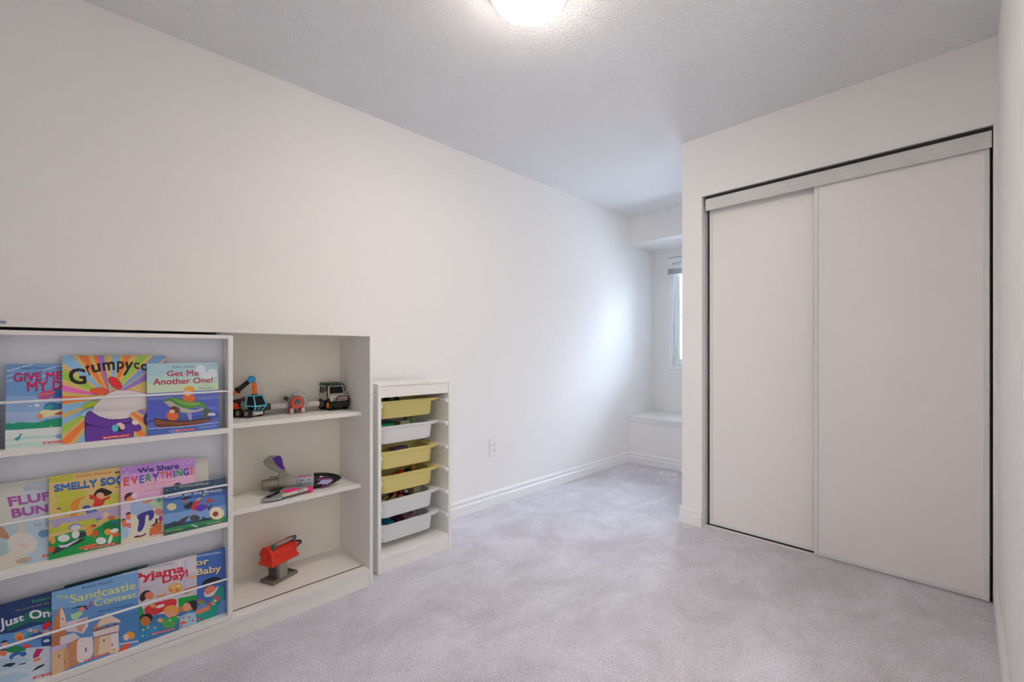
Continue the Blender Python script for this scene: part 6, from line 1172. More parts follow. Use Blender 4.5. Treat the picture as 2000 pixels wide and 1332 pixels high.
LUM = 1.0
def make_book(key, label):
    xb, xt, y0, y1, z0, z1, th = BOOK_PLANES[key]
    bg, art = BOOK_ART[key] if key in BOOK_ART else (None, [])
    P0 = Vector((xb, y0, z0)); U = Vector((0, y1 - y0, 0)); V = Vector((xt - xb, 0, z1 - z0))
    N = U.cross(V).normalized()
    if N.x < 0: N = -N
    P0 = P0 - N * 0.0  # front face plane
    lift = max(0.0, 0.0)
    root = thing('picture_book', label, 'book', (xb - th / 2, (y0 + y1) / 2, z0), group='picture books facing out on the sliding rack')
    Vh = V.normalized()
    def P(u, v, d): return P0 + U * u + V * v - N * d
    rounded = key == 'broom'
    outline = []
    if rounded:
        r = 0.010
        W_, H_ = U.length, V.length
        for cx, cy, a0 in ((W_ - r, H_ - r, 0), (r, H_ - r, 90), (r, r, 180), (W_ - r, r, 270)):
            for i in range(6):
                a = math.radians(a0 + 18 * i)
                outline.append(((cx + r * math.cos(a)) / W_, (cy + r * math.sin(a)) / H_))
    else:
        outline = [(0, 0), (1, 0), (1, 1), (0, 1)]
    def slab(d0, d1, ins=0.0):
        c = [(0.5 + (u - 0.5) * (1 - ins), 0.5 + (v - 0.5) * (1 - ins)) for u, v in outline]
        return MB().rings([[P(u, v, d0) for u, v in c], [P(u, v, d1) for u, v in c]])
    col = COVER_EDGE.get(key, bg or 'd8d4c8')
    mcov = mat('cover_' + str(col), col, 0.35)
    cov = slab(0.0, 0.0007)
    cov.rings([[P(u, v, th - 0.0007) for u, v in outline], [P(u, v, th) for u, v in outline]])
    sp = 0.0009 / U.length
    cov.rings([[P(0, 0, 0.0007), P(sp, 0, 0.0007), P(sp, 1, 0.0007), P(0, 1, 0.0007)], [P(0, 0, th - 0.0007), P(sp, 0, th - 0.0007), P(sp, 1, th - 0.0007), P(0, 1, th - 0.0007)]])
    cov.build('cover', mcov, root)
    slab(0.0008, th - 0.0008, 0.012).build('page_block', M_paper, root)
    if not art and not bg:
        return root
    layers = {'P': ([], []), 'T': ([], [])}
    step = 1.2e-5
    level = 0
    items = [('P', bg, outline)] + list(art)
    for k, it in enumerate(items):
        h = 5e-5 + level * step
        level += 5 if it[0] == 'T' and it[4] else 1
        tris = []
        if it[0] == 'P':
            poly = [tuple(p) for p in it[2]]
            if len(poly) > 6 and len(poly) < 18:
                for _ in range(2):                       # round the painted outlines
                    poly = [q for i in range(len(poly)) for q in (
                        (poly[i][0] * .8 + poly[(i + 1) % len(poly)][0] * .2, poly[i][1] * .8 + poly[(i + 1) % len(poly)][1] * .2),
                        (poly[i][0] * .2 + poly[(i + 1) % len(poly)][0] * .8, poly[i][1] * .2 + poly[(i + 1) % len(poly)][1] * .8))]
            poly = clip01(poly)
            if len(poly) >= 3:
                for t in tessellate_polygon([[Vector((u, v, 0)) for u, v in poly]]):
                    tris.append((0, [poly[i] for i in t]))
        else:
            tl, tr, br, blq = it[3]
            for nl, t in text_tris(it[2], it[4]):
                q = []
                for a, b in t:
                    u = (blq[0] * (1 - a) + br[0] * a) * (1 - b) + (tl[0] * (1 - a) + tr[0] * a) * b
                    v = (blq[1] * (1 - a) + br[1] * a) * (1 - b) + (tl[1] * (1 - a) + tr[1] * a) * b
                    q.append((u, v))
                q = clip01(q)
                for i in range(1, len(q) - 1):
                    tris.append((nl, [q[0], q[i], q[i + 1]]))
        c = lin(it[1])
        for nl, t in tris:
            pts = [P(u, v, -h - nl * step) for u, v in t]
            nn = (pts[1] - pts[0]).cross(pts[2] - pts[0])
            if nn.length < 1e-12: continue
            if nn.dot(N) < 0: pts.reverse()
            layers[it[0]][0].append(pts)
            layers[it[0]][1].append(c)
    off = world_loc(root)
    for kind, nm in (('P', 'cover_picture'), ('T', 'cover_lettering')):
        tri, cols = layers[kind]
        if not tri: continue
        me = bpy.data.meshes.new(nm)
        vv, ff = [], []
        for t in tri:
            ff.append((len(vv), len(vv) + 1, len(vv) + 2))
            vv.extend([p - off for p in t])
        me.from_pydata(vv, [], ff)
        ca = me.color_attributes.new('ink', 'FLOAT_COLOR', 'CORNER')
        for i, c in enumerate(cols):
            for j in range(3):
                ca.data[3 * i + j].color = (*c, 1)
        me.materials.append(M_ink)
        o = bpy.data.objects.new(nm, me)
        COL.objects.link(o)
        o.parent = root
    return root
COVER_EDGE = {'grumpy': 'dcbf72', 'just': '1c3a70', 'baby': '16244c', 'broom': 'd8d8d8', 'getme': 'a9c4d0'}
BOOK_PLANES['cream'] = [0.386, 0.368, 0.165, 0.363, 0.4525, 0.696, 0.004]
BOOK_PLANES['green'] = [0.3905, 0.372, -0.020, 0.185, 0.1005, 0.3530, 0.003]
BOOK_ART['cream'] = ('d9d4cc', [('P', 'cfc9c4', [(0, .93), (1, .93), (1, 1), (0, 1)])])
BOOK_ART['green'] = ('1c4a3c', [])
for key, label in (
    ('give', 'blue picture book with magenta capitals over green hills, leftmost on the top ledge'),
    ('grumpy', 'large tan picture book with rainbow rays and arched black title on the top ledge'),
    ('getme', 'pale blue picture book with red title above a brown boat, on the top ledge'),
    ('fluffy', 'pale grey picture book with chunky mauve letters, leftmost on the middle ledge'),
    ('smelly', 'tan and green picture book with blue title SMELLY SOC, second on the middle ledge'),
    ('cream', 'plain cream book mostly hidden behind the pink EVERYTHING book'),
    ('share', 'pink and lilac picture book with multicoloured word EVERYTHING on the middle ledge'),
    ('broom', 'small night blue board book with rounded corners, rightmost on the middle ledge'),
    ('just', 'dark navy picture book with white title Just One, leftmost on the bottom ledge'),
    ('green', 'dark green book hidden behind the sandcastle book, only its top edge showing'),
    ('baby', 'royal blue picture book with cream word Baby, rightmost on the bottom ledge'),
    ('pyj', 'light grey picture book with red title Pyjama Day on the bottom ledge'),
    ('sand', 'sky blue picture book with yellow title Sandcastle Contest, on the bottom ledge')):
    make_book(key, label)

# ------------------------------------------------------------------ small bin rack
FY0, FY1, FX0, FX1, FH = 1.066, 1.512, 0.045, 0.350, 0.936
fr = thing('bin_rack', 'narrow white storage frame holding six plastic bins, right of the bookcase', 'storage rack', ((FX0 + FX1) / 2, (FY0 + FY1) / 2, 0))
MB().box(FX0, FX1, FY0, FY0 + 0.018, 0, FH - 0.0125).build('side_panel', M_white, fr, bevel=0.001)
MB().box(FX0, FX1, FY1 - 0.020, FY1, 0, FH).build('side_panel', M_white, fr, bevel=0.001)
MB().box(FX0, FX1, FY0, FY1 - 0.0203, FH - 0.012, FH).build('top_board', M_white, fr, bevel=0.001)
MB().box(FX1 - 0.022, FX1 - 0.004, FY0 + 0.0183, FY1 - 0.0203, 0.867, FH - 0.0125).build('front_rail', M_white, fr, bevel=0.001)
MB().box(FX0, FX1 - 0.002, FY0 + 0.0183, FY1 - 0.0203, 0.060, 0.078).build('bottom_shelf', M_white, fr, bevel=0.001)
MB().box(FX1 - 0.020, FX1 - 0.005, FY0 + 0.0183, FY1 - 0.0203, 0.0, 0.0597).build('plinth', M_white, fr)
MB().box(FX0, FX0 + 0.005, FY0 + 0.0183, FY1 - 0.0203, 0.0785, FH - 0.0125).build('back_panel', M_white, fr)
MB().cyl((0.325, FY0 - 0.0008, 0.895), (0.325, FY0 + 0.002, 0.895), 0.003, n=12).build('screw', M_dark, fr)
RIMS = [0.842, 0.712, 0.581, 0.456, 0.330, 0.204]
for zr in RIMS:
    for side in (0, 1):
        ya, yb_ = (FY1 - 0.0203, FY1 - 0.036) if side else (FY0 + 0.0183, FY0 + 0.0245)
        lo, hi = min(ya, yb_), max(ya, yb_)
        zb = zr - 0.019
        prof = [(0.052, zb), (0.335, zb), (0.3475, zb - 0.006), (0.3495, zb + 0.006), (0.338, zb + 0.014), (0.300, zb + 0.0145), (0.052, zb + 0.012)]
        MB().prism(prof, lo, hi, 'Y').build('runner', M_plastic, fr, bevel=0.001)

M_yel = mat('yellow_plastic', (0.68, 0.585, 0.205), 0.38)
M_bin = mat('bin_white_plastic', (0.76, 0.765, 0.77), 0.35)
def make_bin(zr, m, label):
    o = thing('storage_bin', label, 'bin', (0.17, 1.28, zr - 0.095), group='plastic bins in the small rack')
    x0, x1, y0, y1 = 0.062, 0.285, 1.110, 1.440
    rings = [
        rrect(x0 + 0.022, x1 - 0.016, y0 + 0.022, y1 - 0.016, 0.030, zr - 0.095),
        rrect(x0 + 0.014, x1 - 0.009, y0 + 0.014, y1 - 0.009, 0.034, zr - 0.0915),
        rrect(x0 + 0.010, x1 - 0.005, y0 + 0.010, y1 - 0.005, 0.036, zr - 0.082),
        rrect(x0, x1, y0, y1, 0.038, zr - 0.018),
        rrect(x0 - 0.001, x1 + 0.004, y0 - 0.004, y1 + 0.022, 0.030, zr - 0.017),
        rrect(x0 - 0.001, x1 + 0.004, y0 - 0.005, y1 + 0.024, 0.030, zr - 0.011),
        rrect(x0 - 0.004, x1 + 0.009, y0 - 0.008, y1 + 0.034, 0.022, zr - 0.0095),
        rrect(x0 - 0.005, x1 + 0.010, y0 - 0.009, y1 + 0.035, 0.022, zr - 0.001),
        rrect(x0 - 0.004, x1 + 0.008, y0 - 0.008, y1 + 0.033, 0.022, zr),
        rrect(x0 + 0.006, x1 - 0.006, y0 + 0.006, y1 + 0.002, 0.050, zr - 0.001),
        rrect(x0 + 0.010, x1 - 0.010, y0 + 0.010, y1 - 0.006, 0.050, zr - 0.004),
        rrect(x0 + 0.020, x1 - 0.016, y0 + 0.020, y1 - 0.016, 0.034, zr - 0.080),
        rrect(x0 + 0.026, x1 - 0.022, y0 + 0.026, y1 - 0.022, 0.028, zr - 0.0905),
    ]
    MB().rings(rings).build('tub', m, o, smooth=True)
    # curved label relief on the front
    return o
make_bin(RIMS[0], M_yel, 'yellow plastic bin, topmost in the small rack, holding dark blue cloth')
make_bin(RIMS[1], M_bin, 'white plastic bin between two yellow bins, holding green boxes')
make_bin(RIMS[2], M_yel, 'yellow plastic bin directly below the upper white bin')
make_bin(RIMS[3], M_yel, 'yellow plastic bin holding a red ball toy, lowest of the yellow bins')
make_bin(RIMS[4], M_bin, 'white plastic bin full of wooden blocks, directly under the lowest yellow bin')
make_bin(RIMS[5], M_bin, 'white plastic bin with teal toys, lowest in the small rack')

# things inside the bins -------------------------------------------------
def rot_box(name, label, cat, c, size, rz, col, tilt=0.0, tilt2=0.0, bevel=0.002, extra=None):
    o = thing(name, label, cat, c, rz)
    a, b, h = size[0] / 2, size[1] / 2, size[2]
    m = mat('toy_' + col, col, 0.42)
    w_ = MB().box(-a, a, -b, b, 0, h)
    w_.build('body', m, o, bevel=bevel, world=False)
    if extra:
        MB().box(-a - 0.0006, a + 0.0006, -b - 0.0006, b + 0.0006, h * 0.35, h * 0.62).build('label_band', mat('toy_' + extra, extra, 0.45), o, world=False)
    o.rotation_euler = (tilt, tilt2, rz)
    return o
def floor_z(i): return RIMS[i] - 0.0905 + 0.0003

def cloth(name, label, cat, cx, cy, cz, sx, sy, sz, col, seed):
    o = thing(name, label, cat, (cx, cy, cz))
    rnd = random.Random(seed)
    n = 22
    ph = [rnd.uniform(0, 6.28) for _ in range(8)]
    def hgt(u, v):
        e = max(0, 1 - abs(u) ** 4) * max(0, 1 - abs(v) ** 4)
        return e * (0.72 + 0.16 * math.sin(5 * u + ph[0] + 2 * v) + 0.14 * math.sin(9 * v + ph[1] + 3 * u) + 0.06 * math.sin(17 * u + ph[2]))
    bm = MB()
    top = [[bm.bm.verts.new((sx * (i / n * 2 - 1), sy * (j / n * 2 - 1), sz * hgt(i / n * 2 - 1, j / n * 2 - 1) + 0.001)) for j in range(n + 1)] for i in range(n + 1)]
    bot = [[bm.bm.verts.new((v.co.x, v.co.y, 0)) for v in r] for r in top]
    for i in range(n):
        for j in range(n):
            bm.bm.faces.new((top[i][j], top[i + 1][j], top[i + 1][j + 1], top[i][j + 1]))
            bm.bm.faces.new((bot[i][j], bot[i][j + 1], bot[i + 1][j + 1], bot[i + 1][j]))
    for i in range(n):
        for a, b in (((i, 0), (i + 1, 0)), ((i + 1, n), (i, n)), ((0, i + 1), (0, i)), ((n, i), (n, i + 1))):
            bm.bm.faces.new((top[a[0]][a[1]], bot[a[0]][a[1]], bot[b[0]][b[1]], top[b[0]][b[1]]))
    bm.build('fabric', mat('cloth_' + col, col, 0.9, bump=(700, 0.3, 0.001)), o, smooth='all', world=False)
    return o
cloth('folded_cloth', 'dark navy cloth bunched in the topmost yellow bin', 'cloth', 0.180, 1.225, floor_z(0), 0.085, 0.100, 0.1015, '16202e', 3)
rot_box('toy_box', 'emerald green game box sticking up at the left of the upper white bin', 'box', (0.225, 1.175, floor_z(1)), (0.03, 0.085, 0.094), 0.08, '1fa27c', extra='4cc8a0')
rot_box('toy_box', 'dark forest green box behind the emerald one in the upper white bin', 'box', (0.165, 1.185, floor_z(1)), (0.06, 0.09, 0.098), 0.0, '14402c')
rot_box('toy_block', 'dark olive block in the middle of the upper white bin', 'block', (0.205, 1.244, floor_z(1)), (0.035, 0.036, 0.096), 0.1, '3a3c14')
rot_box('toy_box', 'pale sage box with cream end in the middle of the upper white bin', 'box', (0.185, 1.300, floor_z(1)), (0.05, 0.060, 0.096), 0.1, 'b4bc9c', extra='7ab890')
rot_box('toy_box', 'moss green box at the right of the upper white bin', 'box', (0.150, 1.358, floor_z(1)), (0.03, 0.046, 0.106), 0.1, '6a8a48')
rot_box('toy_box', 'purple and red toy box in the yellow bin below the upper white bin', 'box', (0.165, 1.290, floor_z(2)), (0.05, 0.086, 0.079), 0.12, '6a5a94', extra='d8402c')
rot_box('toy_block', 'small amber block beside the purple box', 'block', (0.215, 1.232, floor_z(2)), (0.03, 0.03, 0.074), 0.3, 'a8641c')
def ball_toy(label, c, r, col, col2):
    o = thing('toy_ball', label, 'ball', c)
    MB().ball((0, 0, r), r, n=20).build('body', mat('toy_' + col, col, 0.3), o, smooth='all', world=False)
    if col2:
        MB().tube([(1.005 * r * math.cos(a), 0.3 * r * math.sin(a) * 0, r + 1.005 * r * math.sin(a)) for a in [2 * math.pi * i / 20 for i in range(20)]], 0.0015, 6, closed=True).build('seam', mat('toy_' + col2, col2, 0.4), o, world=False)
    return o
ball_toy('glossy red toy ball in the lowest yellow bin', (0.190, 1.282, floor_z(3) + 0.026), 0.027, 'e02c14', '8a1408')
ball_toy('dark green toy ball beside the red ball', (0.185, 1.333, floor_z(3) + 0.034), 0.024, '103c30', None)
rot_box('toy_box', 'black flat box under the balls in the lowest yellow bin', 'box', (0.185, 1.26, floor_z(3)), (0.10, 0.19, 0.030), 0.0, '1c1410')
rot_box('toy_block', 'upright wooden block beside the dark green ball', 'block', (0.165, 1.375, floor_z(3)), (0.024, 0.024, 0.092), 0.2, 'c88c48')
# wooden blocks bin
rot_box('toy_box', 'dark brown tray under the wooden blocks', 'box', (0.175, 1.25, floor_z(4)), (0.14, 0.20, 0.055), 0.0, '2a140c')
rot_box('toy_plank', 'long pale wooden plank leaning in the bin of blocks', 'block', (0.195, 1.170, floor_z(4) + 0.058), (0.022, 0.095, 0.012), 0.35, 'b49c64', tilt=0.26)
rot_box('toy_plank', 'second pale wooden plank leaning beside the first', 'block', (0.210, 1.215, floor_z(4) + 0.058), (0.014, 0.090, 0.012), 0.45, 'c4a870', tilt=0.26)
rot_box('toy_plank', 'cream round-edged piece at the left of the blocks', 'block', (0.17, 1.140, floor_z(4) + 0.056), (0.03, 0.03, 0.026), 0.4, 'c8b8b0', bevel=0.008)
ball_toy('dark red toy ball among the wooden blocks', (0.160, 1.262, floor_z(4) + 0.0555), 0.022, '701008', None)
ball_toy('second dark red toy ball, right of the first', (0.155, 1.305, floor_z(4) + 0.0555), 0.019, '6a1410', None)
rot_box('toy_block', 'orange wedge block in front of the dark red balls', 'block', (0.215, 1.268, floor_z(4) + 0.056), (0.02, 0.026, 0.022), 0.6, 'd07040')
ball_toy('small white toy ball near the right of the blocks', (0.165, 1.334, floor_z(4) + 0.062), 0.010, 'e8e8f4', None)
rot_box('toy_box', 'pale khaki box at the right of the bin of wooden blocks', 'box', (0.165, 1.384, floor_z(4)), (0.07, 0.050, 0.094), 0.05, 'b4b094')
# teal toys bin
rnd = random.Random(11)
for k, (x, y, s_, lab) in enumerate(((0.225, 1.145, 0.05, 'teal toy brick at the left front of the lowest bin'), (0.165, 1.150, 0.055, 'teal toy brick behind the front one in the lowest bin'), (0.225, 1.195, 0.04, 'teal toy brick with a raised stud, beside the left bricks'), (0.170, 1.205, 0.045, 'turquoise toy brick in the middle of the lowest bin'))):
    o = rot_box('toy_brick', lab, 'brick', (x, y, floor_z(5)), (s_, s_ * 0.85, 0.078 + 0.004 * k), 0.3 * k - 0.2, ['0c6c84', '107890', '0e7088', '2a9cb0'][k], bevel=0.004)
    MB().cyl((0, 0, 0.078 + 0.004 * k), (0, 0, 0.084 + 0.004 * k), s_ * 0.22).build('stud', mat('toy_0c6c84', '0c6c84', 0.4), o, world=False)
rot_box('toy_brick', 'dark plum toy brick in the lowest bin', 'brick', (0.190, 1.262, floor_z(5)), (0.05, 0.05, 0.080), 0.3, '4a1c40', bevel=0.004)
rot_box('toy_box', 'very dark green box at the back of the lowest bin', 'box', (0.120, 1.305, floor_z(5)), (0.04, 0.070, 0.092), 0.0, '0c2c1c')
o = thing('toy_bowl', 'small grey toy bowl with a magenta rim in the lowest bin', 'toy bowl', (0.185, 1.325, floor_z(5)))
MB().lathe([(0.012, 0), (0.014, 0.055), (0.028, 0.066), (0.036, 0.080), (0.033, 0.080), (0.025, 0.069), (0.002, 0.060)], (0, 0, 0), 'Z', 24).build('body', mat('toy_8a9c98', '8a9c98', 0.4), o, smooth=True, world=False)
MB().tube([(0.0345 * math.cos(a), 0.0345 * math.sin(a), 0.081) for a in [2 * math.pi * i / 24 for i in range(24)]], 0.003, 6, closed=True).build('rim', mat('toy_c01880', 'c01880', 0.4), o, smooth='all', world=False)

# ------------------------------------------------------------------ toys on the open shelves
SH1, SH2, SH3 = 0.8093, 0.4623, 0.0803
def T(name, col, rough=0.4, metal=0.0): return mat(name, col, rough, metal)
tyre = T('tyre_rubber', '17161a', 0.6)
def wheel(root, x, y, r, w_, hubcol, n=24, side=-1):
    """wheel with its axle along local y"""
    wp = [(r * 0.55, -w_ / 2), (r * 0.93, -w_ / 2), (r, -w_ / 2 + 0.003), (r, w_ / 2 - 0.003), (r * 0.93, w_ / 2), (r * 0.55, w_ / 2)]
    o = MB().lathe(wp, (x, y, r), 'Y', n).build('wheel', tyre, root, smooth=True, world=False)
    hb = MB()
    hb.lathe([(0.001, -w_ / 2 - 0.0010), (r * 0.58, -w_ / 2 - 0.0010), (r * 0.60, -w_ / 2 + 0.002), (r * 0.60, w_ / 2 - 0.002), (r * 0.58, w_ / 2 + 0.0010), (0.001, w_ / 2 + 0.0010)], (x, y, r), 'Y', n)
    for k in range(5):
        a = 2 * math.pi * k / 5
        for sg in (-1, 1):
            yy = y + sg * (w_ / 2 + 0.0016)
            hb.cyl((x, yy, r), (x + r * 0.5 * math.cos(a), yy, r + r * 0.5 * math.sin(a)), 0.0011, n=6)
    hb.build('hub', T('hub_' + hubcol, hubcol, 0.4), o, world=False)
    return o

# toy crane truck --------------------------------------------------------
tr = thing('toy_truck', 'toy crane truck with turquoise framed cab and orange arm on the top open shelf', 'toy truck', (0.180, 0.566, SH1), math.radians(30))
tr.scale = (0.95, 0.92, 1.0)
for xx in (0.0, -0.047, -0.092):
    for yy in (-0.036, 0.036):
        wheel(tr, xx, yy, 0.0190, 0.018, '8a8478')
MB().box(-0.115, 0.018, -0.026, 0.026, 0.016, 0.030).build('chassis', T('truck_grey', 'b4b0a8'), tr, bevel=0.003, world=False)
MB().prism([(0.010, 0.008), (0.028, 0.010), (0.030, 0.022), (0.010, 0.026)], -0.026, 0.026, 'Y').build('bumper', T('truck_white', 'd8d4cc'), tr, bevel=0.003, world=False)
# cab: faceted dark glazing inside a turquoise frame
def cab_ring(z, x0, x1, y0, y1): return [(x1, y0, z), (x1, y1, z), (x0, y1, z), (x0, y0, z)]
cab = [cab_ring(0.022, -0.004, 0.020, -0.020, 0.020), cab_ring(0.050, -0.014, 0.040, -0.032, 0.032), cab_ring(0.094, -0.014, 0.022, -0.025, 0.025)]
cb = MB().rings(cab).build('cab_glazing', T('cab_dark_glass', '0c1414', 0.12), tr, world=False)
cf = MB()
for r_ in cab:
    for i in range(4):
        cf.cyl(r_[i], r_[(i + 1) % 4], 0.0030, n=8)
for i in range(4):
    cf.cyl(cab[0][i], cab[1][i], 0.0030, n=8)
    cf.cyl(cab[1][i], cab[2][i], 0.0030, n=8)
cf.cyl((0.020, -0.004, 0.022), (0.040, -0.004, 0.050), 0.0024, n=8)
cf.build('cab_frame', T('turquoise_plastic', '5cd2e6', 0.35), tr, smooth=True, world=False)
MB().prism([(-0.050, 0.030), (-0.006, 0.024), (-0.018, 0.052), (-0.018, 0.088), (-0.030, 0.090), (-0.046, 0.066)], -0.030, 0.030, 'Y').build('cab_rear', T('truck_grey2', '9a948c'), tr, bevel=0.003, world=False)
MB().lathe([(0.001, -0.002), (0.010, -0.002), (0.010, 0.002), (0.001, 0.002)], (-0.031, -0.032, 0.078), 'Y', 20).build('badge', T('badge_dark', '6a3038'), tr, world=False)
MB().prism([(-0.118, 0.032), (-0.044, 0.032), (-0.050, 0.062), (-0.034, 0.084), (-0.118, 0.070)], -0.028, 0.028, 'Y').build('bed', T('bed_black', '1c1a18'), tr, bevel=0.003, world=False)
MB().prism([(-0.108, 0.034), (-0.052, 0.034), (-0.064, 0.060), (-0.108, 0.064)], -0.0335, 0.0335, 'Y').build('side_box', T('truck_orange_red', 'ee5220'), tr, bevel=0.003, world=False)
MB().cyl((0.001, 0.004, 0.096), (-0.003, 0.002, 0.150), 0.0100).build('crane_post', T('truck_orange', 'fa7410'), tr, bevel=0.002, smooth=True, world=False)
MB().cyl((0.000, 0.004, 0.093), (0.000, 0.004, 0.099), 0.015, n=20).build('post_collar', T('bed_black', '1c1a18'), tr, world=False)
MB().lathe([(0.001, -0.014), (0.010, -0.014), (0.0155, -0.009), (0.0165, 0.0), (0.0155, 0.009), (0.010, 0.014), (0.001, 0.014)], (-0.012, -0.002, 0.164), 'Y', 20).build('elbow_joint', T('truck_blue', '46b0ea'), tr, smooth=True, world=False)
MB().cyl((-0.022, -0.010, 0.154), (-0.062, -0.030, 0.118), 0.0105).build('crane_arm', T('arm_black', '241c20'), tr, bevel=0.002, smooth=True, world=False)
MB().cyl((-0.061, -0.029, 0.119), (-0.066, -0.0315, 0.1145), 0.0150, n=20).build('arm_flange', T('arm_black', '241c20'), tr, world=False)
MB().cyl((-0.066, -0.0315, 0.1145), (-0.100, -0.048, 0.084), 0.0085).build('arm_tip', T('truck_orange', 'fa7410'), tr, bevel=0.002, smooth=True, world=False)

# toy aeroplane ----------------------------------------------------------
ap = thing('toy_plane', 'toy plane with round red nose and long white wings, middle of the top open shelf', 'toy plane', (0.178, 0.742, SH1), math.radians(-8))
# local +x = nose direction
MB().lathe([(0.001, -0.075), (0.016, -0.070), (0.026, -0.030), (0.031, 0.0), (0.032, 0.012), (0.0315, 0.020), (0.028, 0.020), (0.001, 0.019)], (0, 0, 0.050), 'X', 32).build('fuselage', T('plane_purple', '6a5f86'), ap, smooth=True, world=False)
MB().lathe([(0.0295, 0.0195), (0.0290, 0.027), (0.023, 0.034), (0.013, 0.036), (0.001, 0.036)], (0, 0, 0.051), 'X', 32).build('nose_cowl', T('plane_red', 'e8543c'), ap, smooth=True, world=False)
sp_ = MB().lathe([(0.0145, 0.034), (0.0150, 0.039), (0.0125, 0.043), (0.0085, 0.046), (0.0080, 0.052), (0.0062, 0.054), (0.001, 0.0535)], (0, 0, 0.054), 'X', 28).build('spinner', T('plane_chrome', '8a9298', 0.2, 0.7), ap, smooth=True, world=False)
MB().cyl((0.0535, 0, 0.054), (0.0548, 0, 0.054), 0.0052, n=20).build('spinner_tip', T('bed_black', '1c1a18'), sp_, world=False)
def clear_mat():
    m = bpy.data.materials.new('clear_plastic')
    m.use_nodes = True
    nt = m.node_tree
    nt.nodes.clear()
    o_ = nt.nodes.new('ShaderNodeOutputMaterial')
    t = nt.nodes.new('ShaderNodeBsdfTransparent')
    g = nt.nodes.new('ShaderNodeBsdfPrincipled')
    g.inputs['Base Color'].default_value = (0.6, 0.66, 0.64, 1)
    g.inputs['Roughness'].default_value = 0.15
    mx = nt.nodes.new('ShaderNodeMixShader')
    mx.inputs[0].default_value = 0.22
    nt.links.new(t.outputs[0], mx.inputs[1])
    nt.links.new(g.outputs[0], mx.inputs[2])
    nt.links.new(mx.outputs[0], o_.inputs[0])
    return m
M_clear = clear_mat()
dc = MB().lathe([(0.028, 0.004), (0.044, 0.004), (0.044, 0.0055), (0.028, 0.0055)], (0, 0.008, 0.054), 'X', 40)
dc.build('clear_disc', M_clear, ap, world=False)
MB().tube([(0.0048, 0.008 + 0.0440 * math.cos(a), 0.054 + 0.0440 * math.sin(a)) for a in [2 * math.pi * i / 40 for i in range(40)]], 0.0008, 6, closed=True).build('disc_rim', T('plane_dark_rim', '4a4440'), ap, world=False)
def wing(y0, y1):
    pr_ = [(0.022, 0.001), (0.015, 0.0125), (-0.02, 0.014), (-0.034, 0.005), (-0.034, -0.002), (-0.02, -0.010), (0.014, -0.0105)]
    m_ = MB()
    m_.rings([[(x - 0.02, y0, z + 0.035) for x, z in pr_], [(x * 0.9 - 0.02, y1, z + 0.035) for x, z in pr_]])
    return m_
wing(0.026, 0.104).build('wing', T('plane_white', 'd8d4cc', 0.35), ap, smooth=True, world=False)
wing(-0.026, -0.104).build('wing', T('plane_white', 'd8d4cc', 0.35), ap, smooth=True, world=False)
MB().box(-0.052, 0.0, 0.1045, 0.128, 0.022, 0.050).build('wing_tip', T('arm_black', '241c20'), ap, bevel=0.004, world=False)
MB().box(-0.052, 0.0, -0.130, -0.1045, 0.022, 0.050).build('wing_tip', T('arm_black', '241c20'), ap, bevel=0.004, world=False)
for yy in (-0.020, 0.023):
    st_ = MB().cyl((0.010, yy, 0.034), (0.016, yy * 1.1, 0.012), 0.0035, n=10).build('landing_strut', T('plane_red2', 'd82c20'), ap, world=False)
    MB().lathe([(0.001, -0.009), (0.010, -0.009), (0.0140, -0.006), (0.0140, 0.006), (0.010, 0.009), (0.001, 0.009)], (0.018, yy * 1.1, 0.0142), 'Y', 24).build('wheel', T('plane_wheel', 'c8c0b8', 0.3), ap, smooth=True, world=False)
    MB().box(0.004, 0.030, yy * 1.1 - 0.0115, yy * 1.1 - 0.0095, 0.006, 0.030).build('fork', T('plane_red2', 'd82c20'), ap, bevel=0.0008, world=False)
MB().prism([(-0.072, 0.048), (-0.050, 0.052), (-0.066, 0.082), (-0.080, 0.082)], -0.003, 0.003, 'Y').build('tail_fin', T('plane_purple', '6a5f86'), ap, world=False)
MB().cyl((-0.020, -0.028, 0.062), (-0.020, -0.047, 0.074), 0.009, n=16).build('side_engine', T('plane_engine', '3a3428'), ap, smooth=True, world=False)
MB().lathe([(0.006, -0.03), (0.011, -0.028), (0.013, -0.01), (0.011, 0.012), (0.003, 0.014)], (-0.050, 0, 0.0335 - 0.0195), 'X', 16).build('tail_skid', T('plane_purple', '6a5f86'), ap, smooth=True, world=False)

# toy off-roader ---------------------------------------------------------
sv = thing('toy_car', 'boxy white toy car with dark green roof and orange wheel hubs', 'toy car', (0.152, 0.9290, SH1), math.radians(4))
sv.scale = (1.10, 1.02, 1.10)
for xx in (0.036, -0.036):
    for yy in (-0.040, 0.040):
        wheel(sv, xx, yy, 0.0235, 0.016, 'f58e2c')
MB().box(-0.062, 0.066, -0.030, 0.030, 0.012, 0.040).build('chassis', T('car_black', '121214'), sv, bevel=0.003, world=False)
MB().box(-0.066, 0.060, -0.044, 0.044, 0.040, 0.068).build('body', T('car_white', 'd2cec2', 0.3), sv, bevel=0.005, world=False)
MB().box(0.056, 0.074, -0.046, 0.046, 0.022, 0.036).build('bumper', T('car_black', '121214'), sv, bevel=0.004, world=False)
cbx = [cab_ring(0.068, -0.064, 0.030, -0.041, 0.041), cab_ring(0.108, -0.060, 0.020, -0.037, 0.037)]
MB().rings(cbx).build('cabin', T('car_white', 'd2cec2', 0.3), sv, bevel=0.003, world=False)
def quad_pane(name, pts, m, root_, t=0.0012, nrm=(1, 0, 0)):
    n_ = Vector(nrm).normalized()
    return MB().rings([[Vector(p) + n_ * 0.0003 for p in pts], [Vector(p) + n_ * t for p in pts]]).build(name, m, root_, world=False)
M_cg = T('car_glass', '0a0a0c', 0.15)
